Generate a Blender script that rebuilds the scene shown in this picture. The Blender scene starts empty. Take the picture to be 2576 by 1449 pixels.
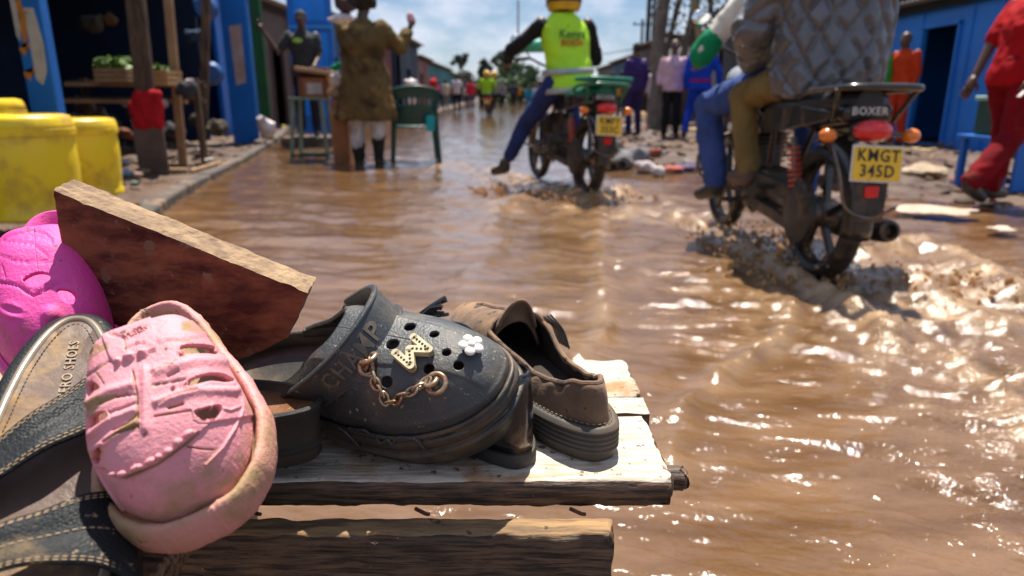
import bpy, bmesh, math, random
import numpy as np
from mathutils import Vector, Matrix, Euler
random.seed(7)
RNG = np.random.default_rng(7)
SC = bpy.context.scene
COL = SC.collection
R = math.radians

# ------------------------------------------------------------------ camera
CAM_H, PITCH, F = 0.78, R(15.76), 24.0 / 36.0 * 2576
cd = bpy.data.cameras.new("camera"); cam = bpy.data.objects.new("camera", cd); COL.objects.link(cam)
cam.location = (0, 0, CAM_H); cam.rotation_euler = (R(90) - PITCH, 0, 0)
cd.lens = 24; cd.sensor_width = 36; cd.clip_start = 0.02; cd.clip_end = 3000
cd.dof.use_dof = True; cd.dof.focus_distance = 0.60; cd.dof.aperture_fstop = 5.6; cd.dof.aperture_blades = 7
SC.camera = cam
# ------------------------------------------------------------------ light
SUN_EL, SUN_AZ = R(69), R(7)          # azimuth measured from +Y towards +X
w = bpy.data.worlds.new("World"); SC.world = w; w.use_nodes = True
nt = w.node_tree; nt.nodes.clear()
out = nt.nodes.new("ShaderNodeOutputWorld"); bg = nt.nodes.new("ShaderNodeBackground")
sky = nt.nodes.new("ShaderNodeTexSky"); sky.sky_type = 'NISHITA'; sky.sun_disc = False
sky.sun_elevation = SUN_EL; sky.sun_rotation = SUN_AZ; sky.air_density = 1.0; sky.dust_density = 0.2; sky.ozone_density = 2.5
bg.inputs[1].default_value = 0.052
tc = nt.nodes.new("ShaderNodeTexCoord"); mp = nt.nodes.new("ShaderNodeMapping"); mp.inputs['Scale'].default_value = (1.0, 1.0, 2.2)
mp.inputs['Location'].default_value = (0.3, 0.1, 0.15)
nz = nt.nodes.new("ShaderNodeTexNoise"); nz.inputs['Scale'].default_value = 7.5; nz.inputs['Detail'].default_value = 7; nz.inputs['Roughness'].default_value = 0.55
rp = nt.nodes.new("ShaderNodeValToRGB"); rp.color_ramp.elements[0].position = 0.43; rp.color_ramp.elements[1].position = 0.62
mx = nt.nodes.new("ShaderNodeMix"); mx.data_type = 'RGBA'
mx.inputs['B'].default_value = (9.4, 9.8, 11.2, 1)
mulf = nt.nodes.new("ShaderNodeMath"); mulf.operation = 'MULTIPLY'; mulf.inputs[1].default_value = 0.8
L = nt.links.new
L(tc.outputs['Generated'], mp.inputs['Vector']); L(mp.outputs[0], nz.inputs['Vector']); L(nz.outputs['Fac'], rp.inputs['Fac'])
L(rp.outputs['Color'], mulf.inputs[0]); L(mulf.outputs[0], mx.inputs['Factor'])
mx0 = nt.nodes.new("ShaderNodeMix"); mx0.data_type = 'RGBA'; mx0.inputs['Factor'].default_value = 0.28; mx0.inputs['B'].default_value = (3.3, 5.2, 9.4, 1)
L(sky.outputs[0], mx0.inputs['A']); L(mx0.outputs['Result'], mx.inputs['A'])
L(mx.outputs['Result'], bg.inputs['Color']); L(bg.outputs[0], out.inputs[0])
sd = bpy.data.lights.new("sun", 'SUN'); sun = bpy.data.objects.new("sun", sd); COL.objects.link(sun)
sd.energy = 5.0; sd.angle = R(0.55); sd.color = (1.0, 0.94, 0.84)
sdir = Vector((math.sin(SUN_AZ) * math.cos(SUN_EL), math.cos(SUN_AZ) * math.cos(SUN_EL), math.sin(SUN_EL)))
sun.rotation_euler = (-sdir).to_track_quat('-Z', 'Y').to_euler()
vs = SC.view_settings; vs.view_transform = 'Standard'; vs.look = 'None'; vs.exposure = 0.82; vs.gamma = 1.0; vs.use_curve_mapping = False
SC.cycles.max_bounces = 6; SC.cycles.diffuse_bounces = 3; SC.cycles.glossy_bounces = 3; SC.cycles.transmission_bounces = 4
SC.cycles.sample_clamp_indirect = 6.0
try:
    SC.cycles.use_denoising = True
except Exception:
    pass

# ------------------------------------------------------------------ picture point -> place
CP, SP = math.cos(PITCH), math.sin(PITCH)
def ray(px, py):
    xo, yo = px - 1288, 724.5 - py
    return np.array([xo, yo * SP + F * CP, yo * CP - F * SP]) / F
CAMP = np.array([0, 0, CAM_H])
def at(px, py, z=0.0):
    d = ray(px, py); return Vector(CAMP + d * ((z - CAM_H) / d[2]))
def aty(px, py, y):
    d = ray(px, py); return Vector(CAMP + d * (y / d[1]))
def atd(px, py, depth):
    return Vector(CAMP + ray(px, py) * depth)

# ------------------------------------------------------------------ numpy noise
_P = np.random.default_rng(3).permutation(256); _P = np.concatenate([_P, _P, _P])
_G = np.random.default_rng(4).uniform(-1, 1, (256, 3)); _G /= np.linalg.norm(_G, axis=1)[:, None]
def noise2(x, y, seed=0):
    x = np.asarray(x, float) + seed * 17.13; y = np.asarray(y, float) + seed * 5.71
    xi = np.floor(x).astype(int); yi = np.floor(y).astype(int); xf = x - xi; yf = y - yi; xi &= 255; yi &= 255
    u = xf * xf * xf * (xf * (xf * 6 - 15) + 10); v = yf * yf * yf * (yf * (yf * 6 - 15) + 10)
    def g(ix, iy, dx, dy):
        h = _P[_P[ix] + iy]; return _G[h, 0] * dx + _G[h, 1] * dy
    a = g(xi, yi, xf, yf); b = g(xi + 1, yi, xf - 1, yf); c = g(xi, yi + 1, xf, yf - 1); d = g(xi + 1, yi + 1, xf - 1, yf - 1)
    return ((a + (b - a) * u) * (1 - v) + (c + (d - c) * u) * v) * 1.7
def fbm(x, y, oct=4, seed=0):
    s, a = 0, 1.0
    for i in range(oct):
        s = s + a * noise2(x * 2 ** i, y * 2 ** i, seed + i * 3); a *= 0.5
    return s
def sst(a, b, x):
    t = np.clip((np.asarray(x, float) - a) / (b - a), 0, 1); return t * t * (3 - 2 * t)
def curve(xs, ys, k=7):
    X = np.linspace(xs[0], xs[-1], 241); Y = np.interp(X, xs, ys)
    K = np.hanning(2 * k + 3)[1:-1]; K /= K.sum()
    Yp = np.concatenate([2 * Y[0] - Y[k:0:-1], Y, 2 * Y[-1] - Y[-2:-k - 2:-1]])
    Y = np.convolve(Yp, K, 'valid')
    return lambda x: np.interp(x, X, Y)

# ------------------------------------------------------------------ materials
MATS = {}
def _rgb(c):
    return (c[0], c[1], c[2], 1.0)
def mat(name, c, c2=None, scale=8.0, detail=5, rough=0.6, bump=0.0, bscale=60.0, mud=None, stretch=(1, 1, 1),
        metal=0.0, spec=0.5, lo=0.35, hi=0.65, coat=0.0, wave=None, rvar=0.0, sheen=0.0, voro=False, dots=None, bstretch=None, trans=0.0):
    """Noise mixed colours c/c2; mud=(colour, scale, lo, hi) a third layer of dirt; bump from fine noise."""
    if name in MATS: return MATS[name]
    m = bpy.data.materials.new(name); m.use_nodes = True; MATS[name] = m
    t = m.node_tree; N = t.nodes; bs = N['Principled BSDF']; K = t.links.new
    bs.inputs['Roughness'].default_value = rough; bs.inputs['Metallic'].default_value = metal
    bs.inputs['Specular IOR Level'].default_value = spec
    if coat: bs.inputs['Coat Weight'].default_value = coat; bs.inputs['Coat Roughness'].default_value = 0.15
    if sheen: bs.inputs['Sheen Weight'].default_value = sheen
    if trans: bs.inputs['Transmission Weight'].default_value = trans
    tc = N.new("ShaderNodeTexCoord"); mp = N.new("ShaderNodeMapping"); mp.inputs['Scale'].default_value = stretch
    K(tc.outputs['Object'], mp.inputs['Vector']); vec = mp.outputs[0]
    def noise(s, d=5, r=0.55, v=None):
        n = N.new("ShaderNodeTexNoise"); n.inputs['Scale'].default_value = s; n.inputs['Detail'].default_value = d; n.inputs['Roughness'].default_value = r
        K(v or vec, n.inputs['Vector']); return n.outputs['Fac']
    def ramp(f, a, b):
        r = N.new("ShaderNodeMapRange"); r.inputs['From Min'].default_value = a; r.inputs['From Max'].default_value = b; K(f, r.inputs['Value']); return r.outputs[0]
    def mix(f, a, b):
        x = N.new("ShaderNodeMix"); x.data_type = 'RGBA'
        if isinstance(f, float): x.inputs['Factor'].default_value = f
        else: K(f, x.inputs['Factor'])
        for s, v in (('A', a), ('B', b)):
            if isinstance(v, tuple): x.inputs[s].default_value = _rgb(v)
            else: K(v, x.inputs[s])
        return x.outputs['Result']
    col = tuple(c)
    if c2 is not None: col = mix(ramp(noise(scale, detail), lo, hi), tuple(c), tuple(c2))
    if wave:  # wood-like streaks: (scale, colour, stretch)
        mp2 = N.new("ShaderNodeMapping"); mp2.inputs['Scale'].default_value = wave[2]; K(tc.outputs['Object'], mp2.inputs['Vector'])
        f = ramp(noise(wave[0], 8, 0.65, mp2.outputs[0]), 0.42, 0.6); col = mix(f, col, tuple(wave[1]))
    if mud:
        f = ramp(noise(mud[1], 7, 0.62, tc.outputs['Object']), mud[2], mud[3]); col = mix(f, col, tuple(mud[0]))
    if dots:
        f = ramp(noise(dots[1], 3, 0.6, tc.outputs['Object']), dots[2], dots[3]); col = mix(f, col, tuple(dots[0]))
    if isinstance(col, tuple): bs.inputs['Base Color'].default_value = _rgb(col)
    else: K(col, bs.inputs['Base Color'])
    if rvar:
        r = N.new("ShaderNodeMapRange"); r.inputs['To Min'].default_value = max(0.03, rough - rvar); r.inputs['To Max'].default_value = min(1, rough + rvar)
        r.inputs['From Min'].default_value = 0.3; r.inputs['From Max'].default_value = 0.7
        K(noise(scale * 1.7, 5), r.inputs['Value']); K(r.outputs[0], bs.inputs['Roughness'])
    if bump:
        b = N.new("ShaderNodeBump"); b.inputs['Strength'].default_value = 1.0; b.inputs['Distance'].default_value = bump
        v = vec
        if bstretch:
            mp3 = N.new("ShaderNodeMapping"); mp3.inputs['Scale'].default_value = bstretch; K(tc.outputs['Object'], mp3.inputs['Vector']); v = mp3.outputs[0]
        if voro:
            n = N.new("ShaderNodeTexVoronoi"); n.inputs['Scale'].default_value = bscale; K(v, n.inputs['Vector']); K(n.outputs['Distance'], b.inputs['Height'])
        else: K(noise(bscale, 6, 0.6, v), b.inputs['Height'])
        K(b.outputs[0], bs.inputs['Normal'])
    return m

# ------------------------------------------------------------------ objects
def tag(o, label=None, cat=None, group=None, kind=None):
    if label: o['label'] = label
    if cat: o['category'] = cat
    if group: o['group'] = group
    if kind: o['kind'] = kind
    return o
def thing(name, label, cat, loc=(0, 0, 0), rot=None, group=None):
    o = bpy.data.objects.new(name, None); COL.objects.link(o); o.location = loc; o.empty_display_size = 0.05
    if rot is not None:
        if isinstance(rot, Matrix): o.rotation_euler = rot.to_euler()
        elif isinstance(rot, (int, float)): o.rotation_euler = (0, 0, rot)
        else: o.rotation_euler = rot
    return tag(o, label, cat, group)
def mk(name, V, Fc, m, parent=None, smooth=True, loc=None, rot=None, bevel=0, solid=0, sub=0, kind=None):
    me = bpy.data.meshes.new(name); me.from_pydata([tuple(v) for v in V], [], [tuple(int(i) for i in f) for f in Fc]); me.update()
    if smooth: me.polygons.foreach_set('use_smooth', [True] * len(me.polygons))
    if smooth and len(me.vertices) < 6000: me.set_sharp_from_angle(angle=R(42))
    o = bpy.data.objects.new(name, me); COL.objects.link(o); o.parent = parent
    if m is not None: me.materials.append(m)
    if loc is not None: o.location = loc
    if rot is not None: o.rotation_euler = rot
    if solid:
        s = o.modifiers.new("solid", 'SOLIDIFY'); s.thickness = abs(solid); s.offset = -1 if solid > 0 else 1
    if sub:
        s = o.modifiers.new("sub", 'SUBSURF'); s.levels = sub; s.render_levels = sub
    if bevel:
        b = o.modifiers.new("bevel", 'BEVEL'); b.width = bevel; b.segments = 2; b.limit_method = 'ANGLE'; b.angle_limit = R(35)
        if smooth is False: pass
    if kind: o['kind'] = kind
    return o
class MB:
    """collects shapes into one mesh"""
    def __init__(s): s.V = []; s.F = []
    def add(s, V, Fc):
        n = len(s.V); s.V += [tuple(v) for v in V]; s.F += [tuple(int(i) + n for i in f) for f in Fc]; return s
    def box(s, c, size, rot=None, M=None):
        x, y, z = size[0] / 2, size[1] / 2, size[2] / 2
        P = [Vector(p) for p in [(-x, -y, -z), (x, -y, -z), (x, y, -z), (-x, y, -z), (-x, -y, z), (x, -y, z), (x, y, z), (-x, y, z)]]
        if rot is not None: E = Euler(rot).to_matrix(); P = [E @ p for p in P]
        P = [p + Vector(c) for p in P]
        if M is not None: P = [M @ p for p in P]
        return s.add(P, [(0, 3, 2, 1), (4, 5, 6, 7), (0, 1, 5, 4), (1, 2, 6, 5), (2, 3, 7, 6), (3, 0, 4, 7)])
    def bar(s, a, b, w, h=None, up=(0, 0, 1)):
        a, b = Vector(a), Vector(b); h = h or w; d = (b - a); Ln = d.length
        if Ln < 1e-6: return s
        y = d / Ln; x = y.cross(Vector(up))
        if x.length < 1e-4: x = Vector((1, 0, 0))
        x.normalize(); z = x.cross(y); P = []
        for q in (a, b):
            for sx, sz in ((-1, -1), (1, -1), (1, 1), (-1, 1)): P.append(q + x * sx * w / 2 + z * sz * h / 2)
        return s.add(P, [(0, 1, 2, 3), (7, 6, 5, 4), (0, 4, 5, 1), (1, 5, 6, 2), (2, 6, 7, 3), (3, 7, 4, 0)])
    def tube(s, pts, r, n=10, closed=False, caps=True):
        V, Fc = tube(pts, r, n, closed, caps); return s.add(V, Fc)
    def ell(s, c, rad, n=16, m=10, rot=None):
        V = []; E = Euler(rot).to_matrix() if rot is not None else None
        for i in range(m + 1):
            th = math.pi * i / m
            for j in range(n):
                ph = 2 * math.pi * j / n
                p = Vector((rad[0] * math.sin(th) * math.cos(ph), rad[1] * math.sin(th) * math.sin(ph), rad[2] * math.cos(th)))
                if E: p = E @ p
                V.append(p + Vector(c))
        Fc = [(i * n + j, (i + 1) * n + j, (i + 1) * n + (j + 1) % n, i * n + (j + 1) % n) for i in range(m) for j in range(n)]
        return s.add(V, Fc)
    def lathe(s, prof, n=24, c=(0, 0, 0), axis=None, sx=1, sy=1):
        V = []
        E = Vector((0, 0, 1)).rotation_difference(Vector(axis)).to_matrix() if axis is not None else None
        for r, z in prof:
            for j in range(n):
                a = 2 * math.pi * j / n; p = Vector((r * math.cos(a) * sx, r * math.sin(a) * sy, z))
                if E: p = E @ p
                V.append(p + Vector(c))
        Fc = [(i * n + j, i * n + (j + 1) % n, (i + 1) * n + (j + 1) % n, (i + 1) * n + j) for i in range(len(prof) - 1) for j in range(n)]
        return s.add(V, Fc)
    def prism(s, poly, t, M=None):
        """poly: 2D points in XZ, extruded along +Y by t (M maps to the place)"""
        n = len(poly); P = [Vector((p[0], 0, p[1])) for p in poly] + [Vector((p[0], t, p[1])) for p in poly]
        if M is not None: P = [M @ p for p in P]
        return s.add(P, [tuple(range(n)), tuple(range(2 * n - 1, n - 1, -1))] + [(i, n + i, n + (i + 1) % n, (i + 1) % n) for i in range(n)])
    def build(s, name, m, parent=None, **k):
        return mk(name, s.V, s.F, m, parent, **k)
def tube(pts, r, n=10, closed=False, caps=True):
    P = [Vector(p) for p in pts]; k = len(P); rs = [r] * k if isinstance(r, (int, float)) else list(r)
    V = []; prev = None
    for i in range(k):
        if closed: t = P[(i + 1) % k] - P[i - 1]
        else: t = P[min(i + 1, k - 1)] - P[max(i - 1, 0)]
        if t.length < 1e-9: t = Vector((0, 0, 1))
        t.normalize()
        if prev is None:
            x = t.orthogonal().normalized()
        else:
            x = prev - t * prev.dot(t)
            if x.length < 1e-6: x = t.orthogonal()
            x.normalize()
        prev = x; y = t.cross(x)
        for j in range(n):
            a = 2 * math.pi * j / n; V.append(P[i] + (x * math.cos(a) + y * math.sin(a)) * rs[i])
    Fc = []
    for i in range(k if closed else k - 1):
        for j in range(n):
            Fc.append((i * n + j, i * n + (j + 1) % n, ((i + 1) % k) * n + (j + 1) % n, ((i + 1) % k) * n + j))
    if caps and not closed:
        Fc.append(tuple(range(n - 1, -1, -1))); Fc.append(tuple(range((k - 1) * n, k * n)))
    return V, Fc
def smoothpath(pts, k=6):
    """Catmull-Rom through the points"""
    P = [Vector(p) for p in pts]; P = [2 * P[0] - P[1]] + P + [2 * P[-1] - P[-2]]; o = []
    for i in range(1, len(P) - 2):
        for j in range(k):
            t = j / k; a, b, c, d = P[i - 1:i + 3]
            o.append(0.5 * ((2 * b) + (c - a) * t + (2 * a - 5 * b + 4 * c - d) * t * t + (3 * b - a - 3 * c + d) * t ** 3))
    o.append(P[-2]); return o
def textmesh(txt, size, depth=0.0, space=1.0, bold=0.0):
    cu = bpy.data.curves.new("t", 'FONT'); cu.body = txt; cu.size = size; cu.extrude = depth; cu.align_x = 'CENTER'; cu.align_y = 'CENTER'
    cu.space_character = space; cu.resolution_u = 2; cu.offset = bold
    o = bpy.data.objects.new("t", cu); COL.objects.link(o)
    dg = bpy.context.evaluated_depsgraph_get(); me = o.evaluated_get(dg).to_mesh()
    V = [v.co.copy() for v in me.vertices]; Fc = [tuple(p.vertices) for p in me.polygons]
    bpy.data.objects.remove(o); bpy.data.curves.remove(cu); return V, Fc
def remesh(V, Fc, voxel, smooth_it=6):
    me = bpy.data.meshes.new("r"); me.from_pydata([tuple(v) for v in V], [], [tuple(f) for f in Fc]); me.update()
    o = bpy.data.objects.new("r", me); COL.objects.link(o)
    a = o.modifiers.new("a", 'REMESH'); a.mode = 'VOXEL'; a.voxel_size = voxel
    b = o.modifiers.new("b", 'SMOOTH'); b.iterations = smooth_it; b.factor = 0.5
    dg = bpy.context.evaluated_depsgraph_get(); me2 = o.evaluated_get(dg).to_mesh()
    n = len(me2.vertices); A = np.empty(n * 3); me2.vertices.foreach_get('co', A); A = A.reshape(-1, 3)
    Fo = [tuple(p.vertices) for p in me2.polygons]
    nr = np.empty(n * 3); me2.vertices.foreach_get('normal', nr)
    bpy.data.objects.remove(o); bpy.data.meshes.remove(me); return A, Fo, nr.reshape(-1, 3)
def copy_tree(o, parent=None, **over):
    c = o.copy(); COL.objects.link(c); c.parent = parent
    for ch in list(o.children): copy_tree(ch, c)
    return c
# ------------------------------------------------------------------ shoe toolkit
def proj(P):
    P = np.asarray(P, float) - CAMP
    dep = P[..., 1] * CP - P[..., 2] * SP; up = P[..., 1] * SP + P[..., 2] * CP
    return 1288 + F * P[..., 0] / dep, 724.5 - F * up / dep, dep
def pose(px, py, depth, n, toe):
    """frame whose +z is n given in (right, up, towards camera) of the sight line, and whose +y runs along 'toe' in the picture"""
    v = Vector(ray(px, py)).normalized(); u = Vector((0, 0, 1)); u = (u - v * u.dot(v)).normalized(); r = v.cross(u)
    z = (r * n[0] + u * n[1] - v * n[2]).normalized()
    a, b = toe; base = r * a - u * b
    c = -(base.dot(z)) / (v.dot(z)); y = (base + v * c).normalized(); x = y.cross(z)
    o = atd(px, py, depth)
    M = Matrix((x, y, z)).transposed().to_4x4(); M.translation = o; return M
def frame(o, y, up):
    y = Vector(y).normalized(); z = Vector(up); z = (z - y * z.dot(y)).normalized(); x = y.cross(z)
    M = Matrix((x, y, z)).transposed().to_4x4(); M.translation = Vector(o); return M
def sdf_poly(px, py, poly):
    d = np.full(px.shape, 1e9); inside = np.zeros(px.shape, bool); n = len(poly)
    for i in range(n):
        x1, y1 = poly[i]; x2, y2 = poly[(i + 1) % n]; ex, ey = x2 - x1, y2 - y1
        t = np.clip(((px - x1) * ex + (py - y1) * ey) / (ex * ex + ey * ey + 1e-9), 0, 1)
        d = np.minimum(d, np.hypot(px - x1 - t * ex, py - y1 - t * ey))
        c = ((y1 > py) != (y2 > py)) & (px < (x2 - x1) * (py - y1) / (y2 - y1 + 1e-12) + x1); inside ^= c
    return np.where(inside, -d, d)
def dline(px, py, pts):
    d = np.full(px.shape, 1e9)
    for (x1, y1), (x2, y2) in zip(pts[:-1], pts[1:]):
        ex, ey = x2 - x1, y2 - y1
        t = np.clip(((px - x1) * ex + (py - y1) * ey) / (ex * ex + ey * ey + 1e-9), 0, 1)
        d = np.minimum(d, np.hypot(px - x1 - t * ex, py - y1 - t * ey))
    return d
def roundpoly(poly, k=5):
    P = [Vector((p[0], p[1], 0)) for p in poly]; P = P[-2:] + P + P[:2]; o = []
    for i in range(2, len(P) - 2):
        a, b, c, d = P[i - 1:i + 3]
        for j in range(k):
            t = j / k; q = 0.5 * ((2 * b) + (c - a) * t + (2 * a - 5 * b + 4 * c - d) * t * t + (3 * b - a - 3 * c + d) * t ** 3); o.append((q.x, q.y))
    return o
def clipmesh(V, Fc, D):
    """keep the part with D>0; returns verts, faces"""
    V = [tuple(v) for v in V]; cache = {}; out = []
    def cut(a, b):
        k = (a, b) if a < b else (b, a)
        if k not in cache:
            t = D[a] / (D[a] - D[b]); A, B = V[a], V[b]
            V.append(tuple(A[i] + (B[i] - A[i]) * t for i in range(3))); cache[k] = len(V) - 1
        return cache[k]
    pos = D > 0
    for f in Fc:
        s = [pos[i] for i in f]
        if all(s): out.append(f); continue
        if not any(s): continue
        g = []
        for i in range(len(f)):
            a, b = f[i], f[(i + 1) % len(f)]
            if pos[a]: g.append(a)
            if pos[a] != pos[b]: g.append(cut(a, b))
        if len(g) > 2: out.append(tuple(g))
    used = sorted({i for f in out for i in f}); mp = {j: i for i, j in enumerate(used)}
    return [V[i] for i in used], [tuple(mp[i] for i in f) for f in out]
def loops(V, Fc):
    cnt = {}
    for f in Fc:
        for i in range(len(f)):
            a, b = f[i], f[(i + 1) % len(f)]; k = (min(a, b), max(a, b)); cnt[k] = cnt.get(k, 0) + 1
    adj = {}
    for (a, b), c in cnt.items():
        if c == 1: adj.setdefault(a, []).append(b); adj.setdefault(b, []).append(a)
    res = []; seen = set()
    for s in adj:
        if s in seen: continue
        lp = [s]; seen.add(s); cur = s
        while True:
            nx = [q for q in adj[cur] if q not in seen]
            if not nx: break
            cur = nx[0]; seen.add(cur); lp.append(cur)
        if len(lp) > 5: res.append([V[i] for i in lp])
    return res
def gridnormals(P):
    a = np.gradient(P, axis=0); b = np.roll(P, -1, 1) - np.roll(P, 1, 1); n = np.cross(a, b); n /= (np.linalg.norm(n, axis=2, keepdims=True) + 1e-12)
    return n
class Shoe:
    def __init__(s, L, ws, wr, wl, cx=(0, 0), ya=0.3, yb=0.75, k=0.85, spring=0.0, nphi=260, warp=0.0):
        s.L = L; s.wr = curve(ws, wr); s.wl = curve(ws, wl); s.cx = curve(np.linspace(0, 1, len(cx)), cx); s.ya, s.yb, s.k, s.spring, s.nphi = ya, yb, k, spring, nphi
        t_ = np.linspace(0, 2 * np.pi, nphi, endpoint=False); s.phi = t_ + warp * np.cos(t_); s.defs = []
    def outline(s, phi, off=0):
        c = np.cos(phi); sy = (np.sin(phi) + 1) / 2
        x = s.cx(sy) + np.where(c > 0, s.wr(sy), -s.wl(sy)) * np.abs(c) ** s.k; y = (sy - 0.5) * s.L
        if np.any(off):
            dx = np.roll(x, -1) - np.roll(x, 1); dy = np.roll(y, -1) - np.roll(y, 1); l = np.hypot(dx, dy) + 1e-9
            x = x + dy / l * off; y = y - dx / l * off
        return x, y
    def core(s, phi):
        sy = np.clip((np.sin(phi) + 1) / 2, s.ya, s.yb); return s.cx(sy), (sy - 0.5) * s.L
    def deform(s, P):
        sy = P[..., 1] / s.L + 0.5
        P = P.copy(); P[..., 2] += s.spring * np.clip((sy - 0.7) / 0.3, 0, 2) ** 2
        for d in s.defs: P = d(P)
        return P
    def rows(s, rows):
        out = []
        for kind, a, z in rows:
            if kind == 'o': x, y = s.outline(s.phi, a)
            else:
                px, py = s.outline(s.phi, 0); qx, qy = s.core(s.phi); x = qx + (px - qx) * a; y = qy + (py - qy) * a
            sy = y / s.L + 0.5; zz = z(sy) if callable(z) else np.full_like(x, z)
            out.append(np.stack([x, y, zz], 1))
        return s.deform(np.array(out))
    def gridfaces(s, nr, cap=None):
        n = s.nphi; Fc = [(i * n + j, (i + 1) * n + j, (i + 1) * n + (j + 1) % n, i * n + (j + 1) % n) for i in range(nr - 1) for j in range(n)]
        return Fc
    def sole(s, rows, name, m, parent):
        P = s.rows(rows); nr = len(rows); V = P.reshape(-1, 3)
        Fc = [tuple(reversed(f)) for f in s.gridfaces(nr)]
        Fc = [(f[3], f[2], f[1], f[0]) for f in Fc]
        return mk(name, V, Fc, m, parent)
    def upper(s, H, p, q, zb, nr=64, off=0.0, disp=None, r0=0.0, noise=0.0):
        t = np.linspace(0, 1, nr); r = r0 + (1 - r0) * (1 - (1 - t) ** 1.9)
        px, py = s.outline(s.phi, off); qx, qy = s.core(s.phi)
        X = qx + (px - qx) * r[:, None]; Y = qy + (py - qy) * r[:, None]; sy = Y / s.L + 0.5
        pp = p(sy) if callable(p) else p; qq = q(sy) if callable(q) else q
        h = np.clip(1 - r[:, None] ** pp, 0, 1) ** (1 / qq); Z = (zb(sy) if callable(zb) else zb) + H(sy) * h
        P = s.deform(np.stack([X, Y, Z], 2))
        n = gridnormals(P)
        if disp is not None:
            P = P + n * disp(P, X, Y, sy, np.broadcast_to(r[:, None], X.shape))[..., None]; n = gridnormals(P)
        s.P, s.N, s.X, s.Y, s.SY, s.RR = P, n, X, Y, sy, np.broadcast_to(r[:, None], X.shape); return P
def setdirt(o, vals):
    a = o.data.attributes.new("dirt", 'FLOAT', 'POINT'); a.data.foreach_set('value', np.asarray(vals, float))
def superell(X, Y, cx, cy, a, b, e=4):
    f = (np.abs((X - cx) / a) ** e + np.abs((Y - cy) / b) ** e) ** (1 / e); return (f - 1) * min(a, b)
def wpts(P, M):
    A = np.array(M); return P @ A[:3, :3].T + A[:3, 3]
def pick(P, N, M, px, py, rad=9):
    """vertex of the posed surface seen at picture point px,py: local position and normal"""
    Wp = wpts(P.reshape(-1, 3), M); A = np.array(M)[:3, :3]; Wn = N.reshape(-1, 3) @ A.T
    x, y, d = proj(Wp); facing = np.einsum('ij,ij->i', Wn, CAMP - Wp) > 0
    e = np.hypot(x - px, y - py) + np.where(facing, 0, 500); k = np.argmin(e)
    near = np.where(e < e[k] + 4)[0]; k = near[np.argmin(d[near])]
    return Vector(P.reshape(-1, 3)[k]), Vector(N.reshape(-1, 3)[k])
MUDC = (0.33, 0.19, 0.09)
RIM_TAN = (0.36, 0.24, 0.13)
def place(root, M):
    root.matrix_world = M; return root
# ------------------------------------------------------------------ bench and board
BZ = 0.46
wood_white = mat('whitewashed_wood', (0.70, 0.64, 0.55), (0.55, 0.47, 0.37), 9, rough=0.75, bump=0.0022, bscale=60, bstretch=(1, 3.5, 3),
                 wave=(7.0, (0.42, 0.33, 0.24), (2.2, 34, 8)), mud=((0.36, 0.19, 0.08), 9, 0.55, 0.66), dots=((0.16, 0.10, 0.06), 95, 0.62, 0.67))
wood_edge = mat('shaded_edge_wood', (0.11, 0.062, 0.036), (0.22, 0.115, 0.055), 18, rough=0.6, bump=0.003, bscale=30, bstretch=(1, 6, 6),
                wave=(9.0, (0.025, 0.015, 0.010), (2, 22, 30)), dots=((0.45, 0.36, 0.25), 90, 0.70, 0.74))  # plank sides and underparts coloured dark for the shade they stand in
wood_beam = mat('muddy_beam_wood', (0.36, 0.21, 0.085), (0.24, 0.14, 0.065), 7, rough=0.8, bump=0.002, bscale=22, bstretch=(1, 8, 8),
                wave=(6.0, (0.11, 0.065, 0.035), (1.5, 18, 18)), dots=((0.05, 0.03, 0.02), 40, 0.66, 0.70))
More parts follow.
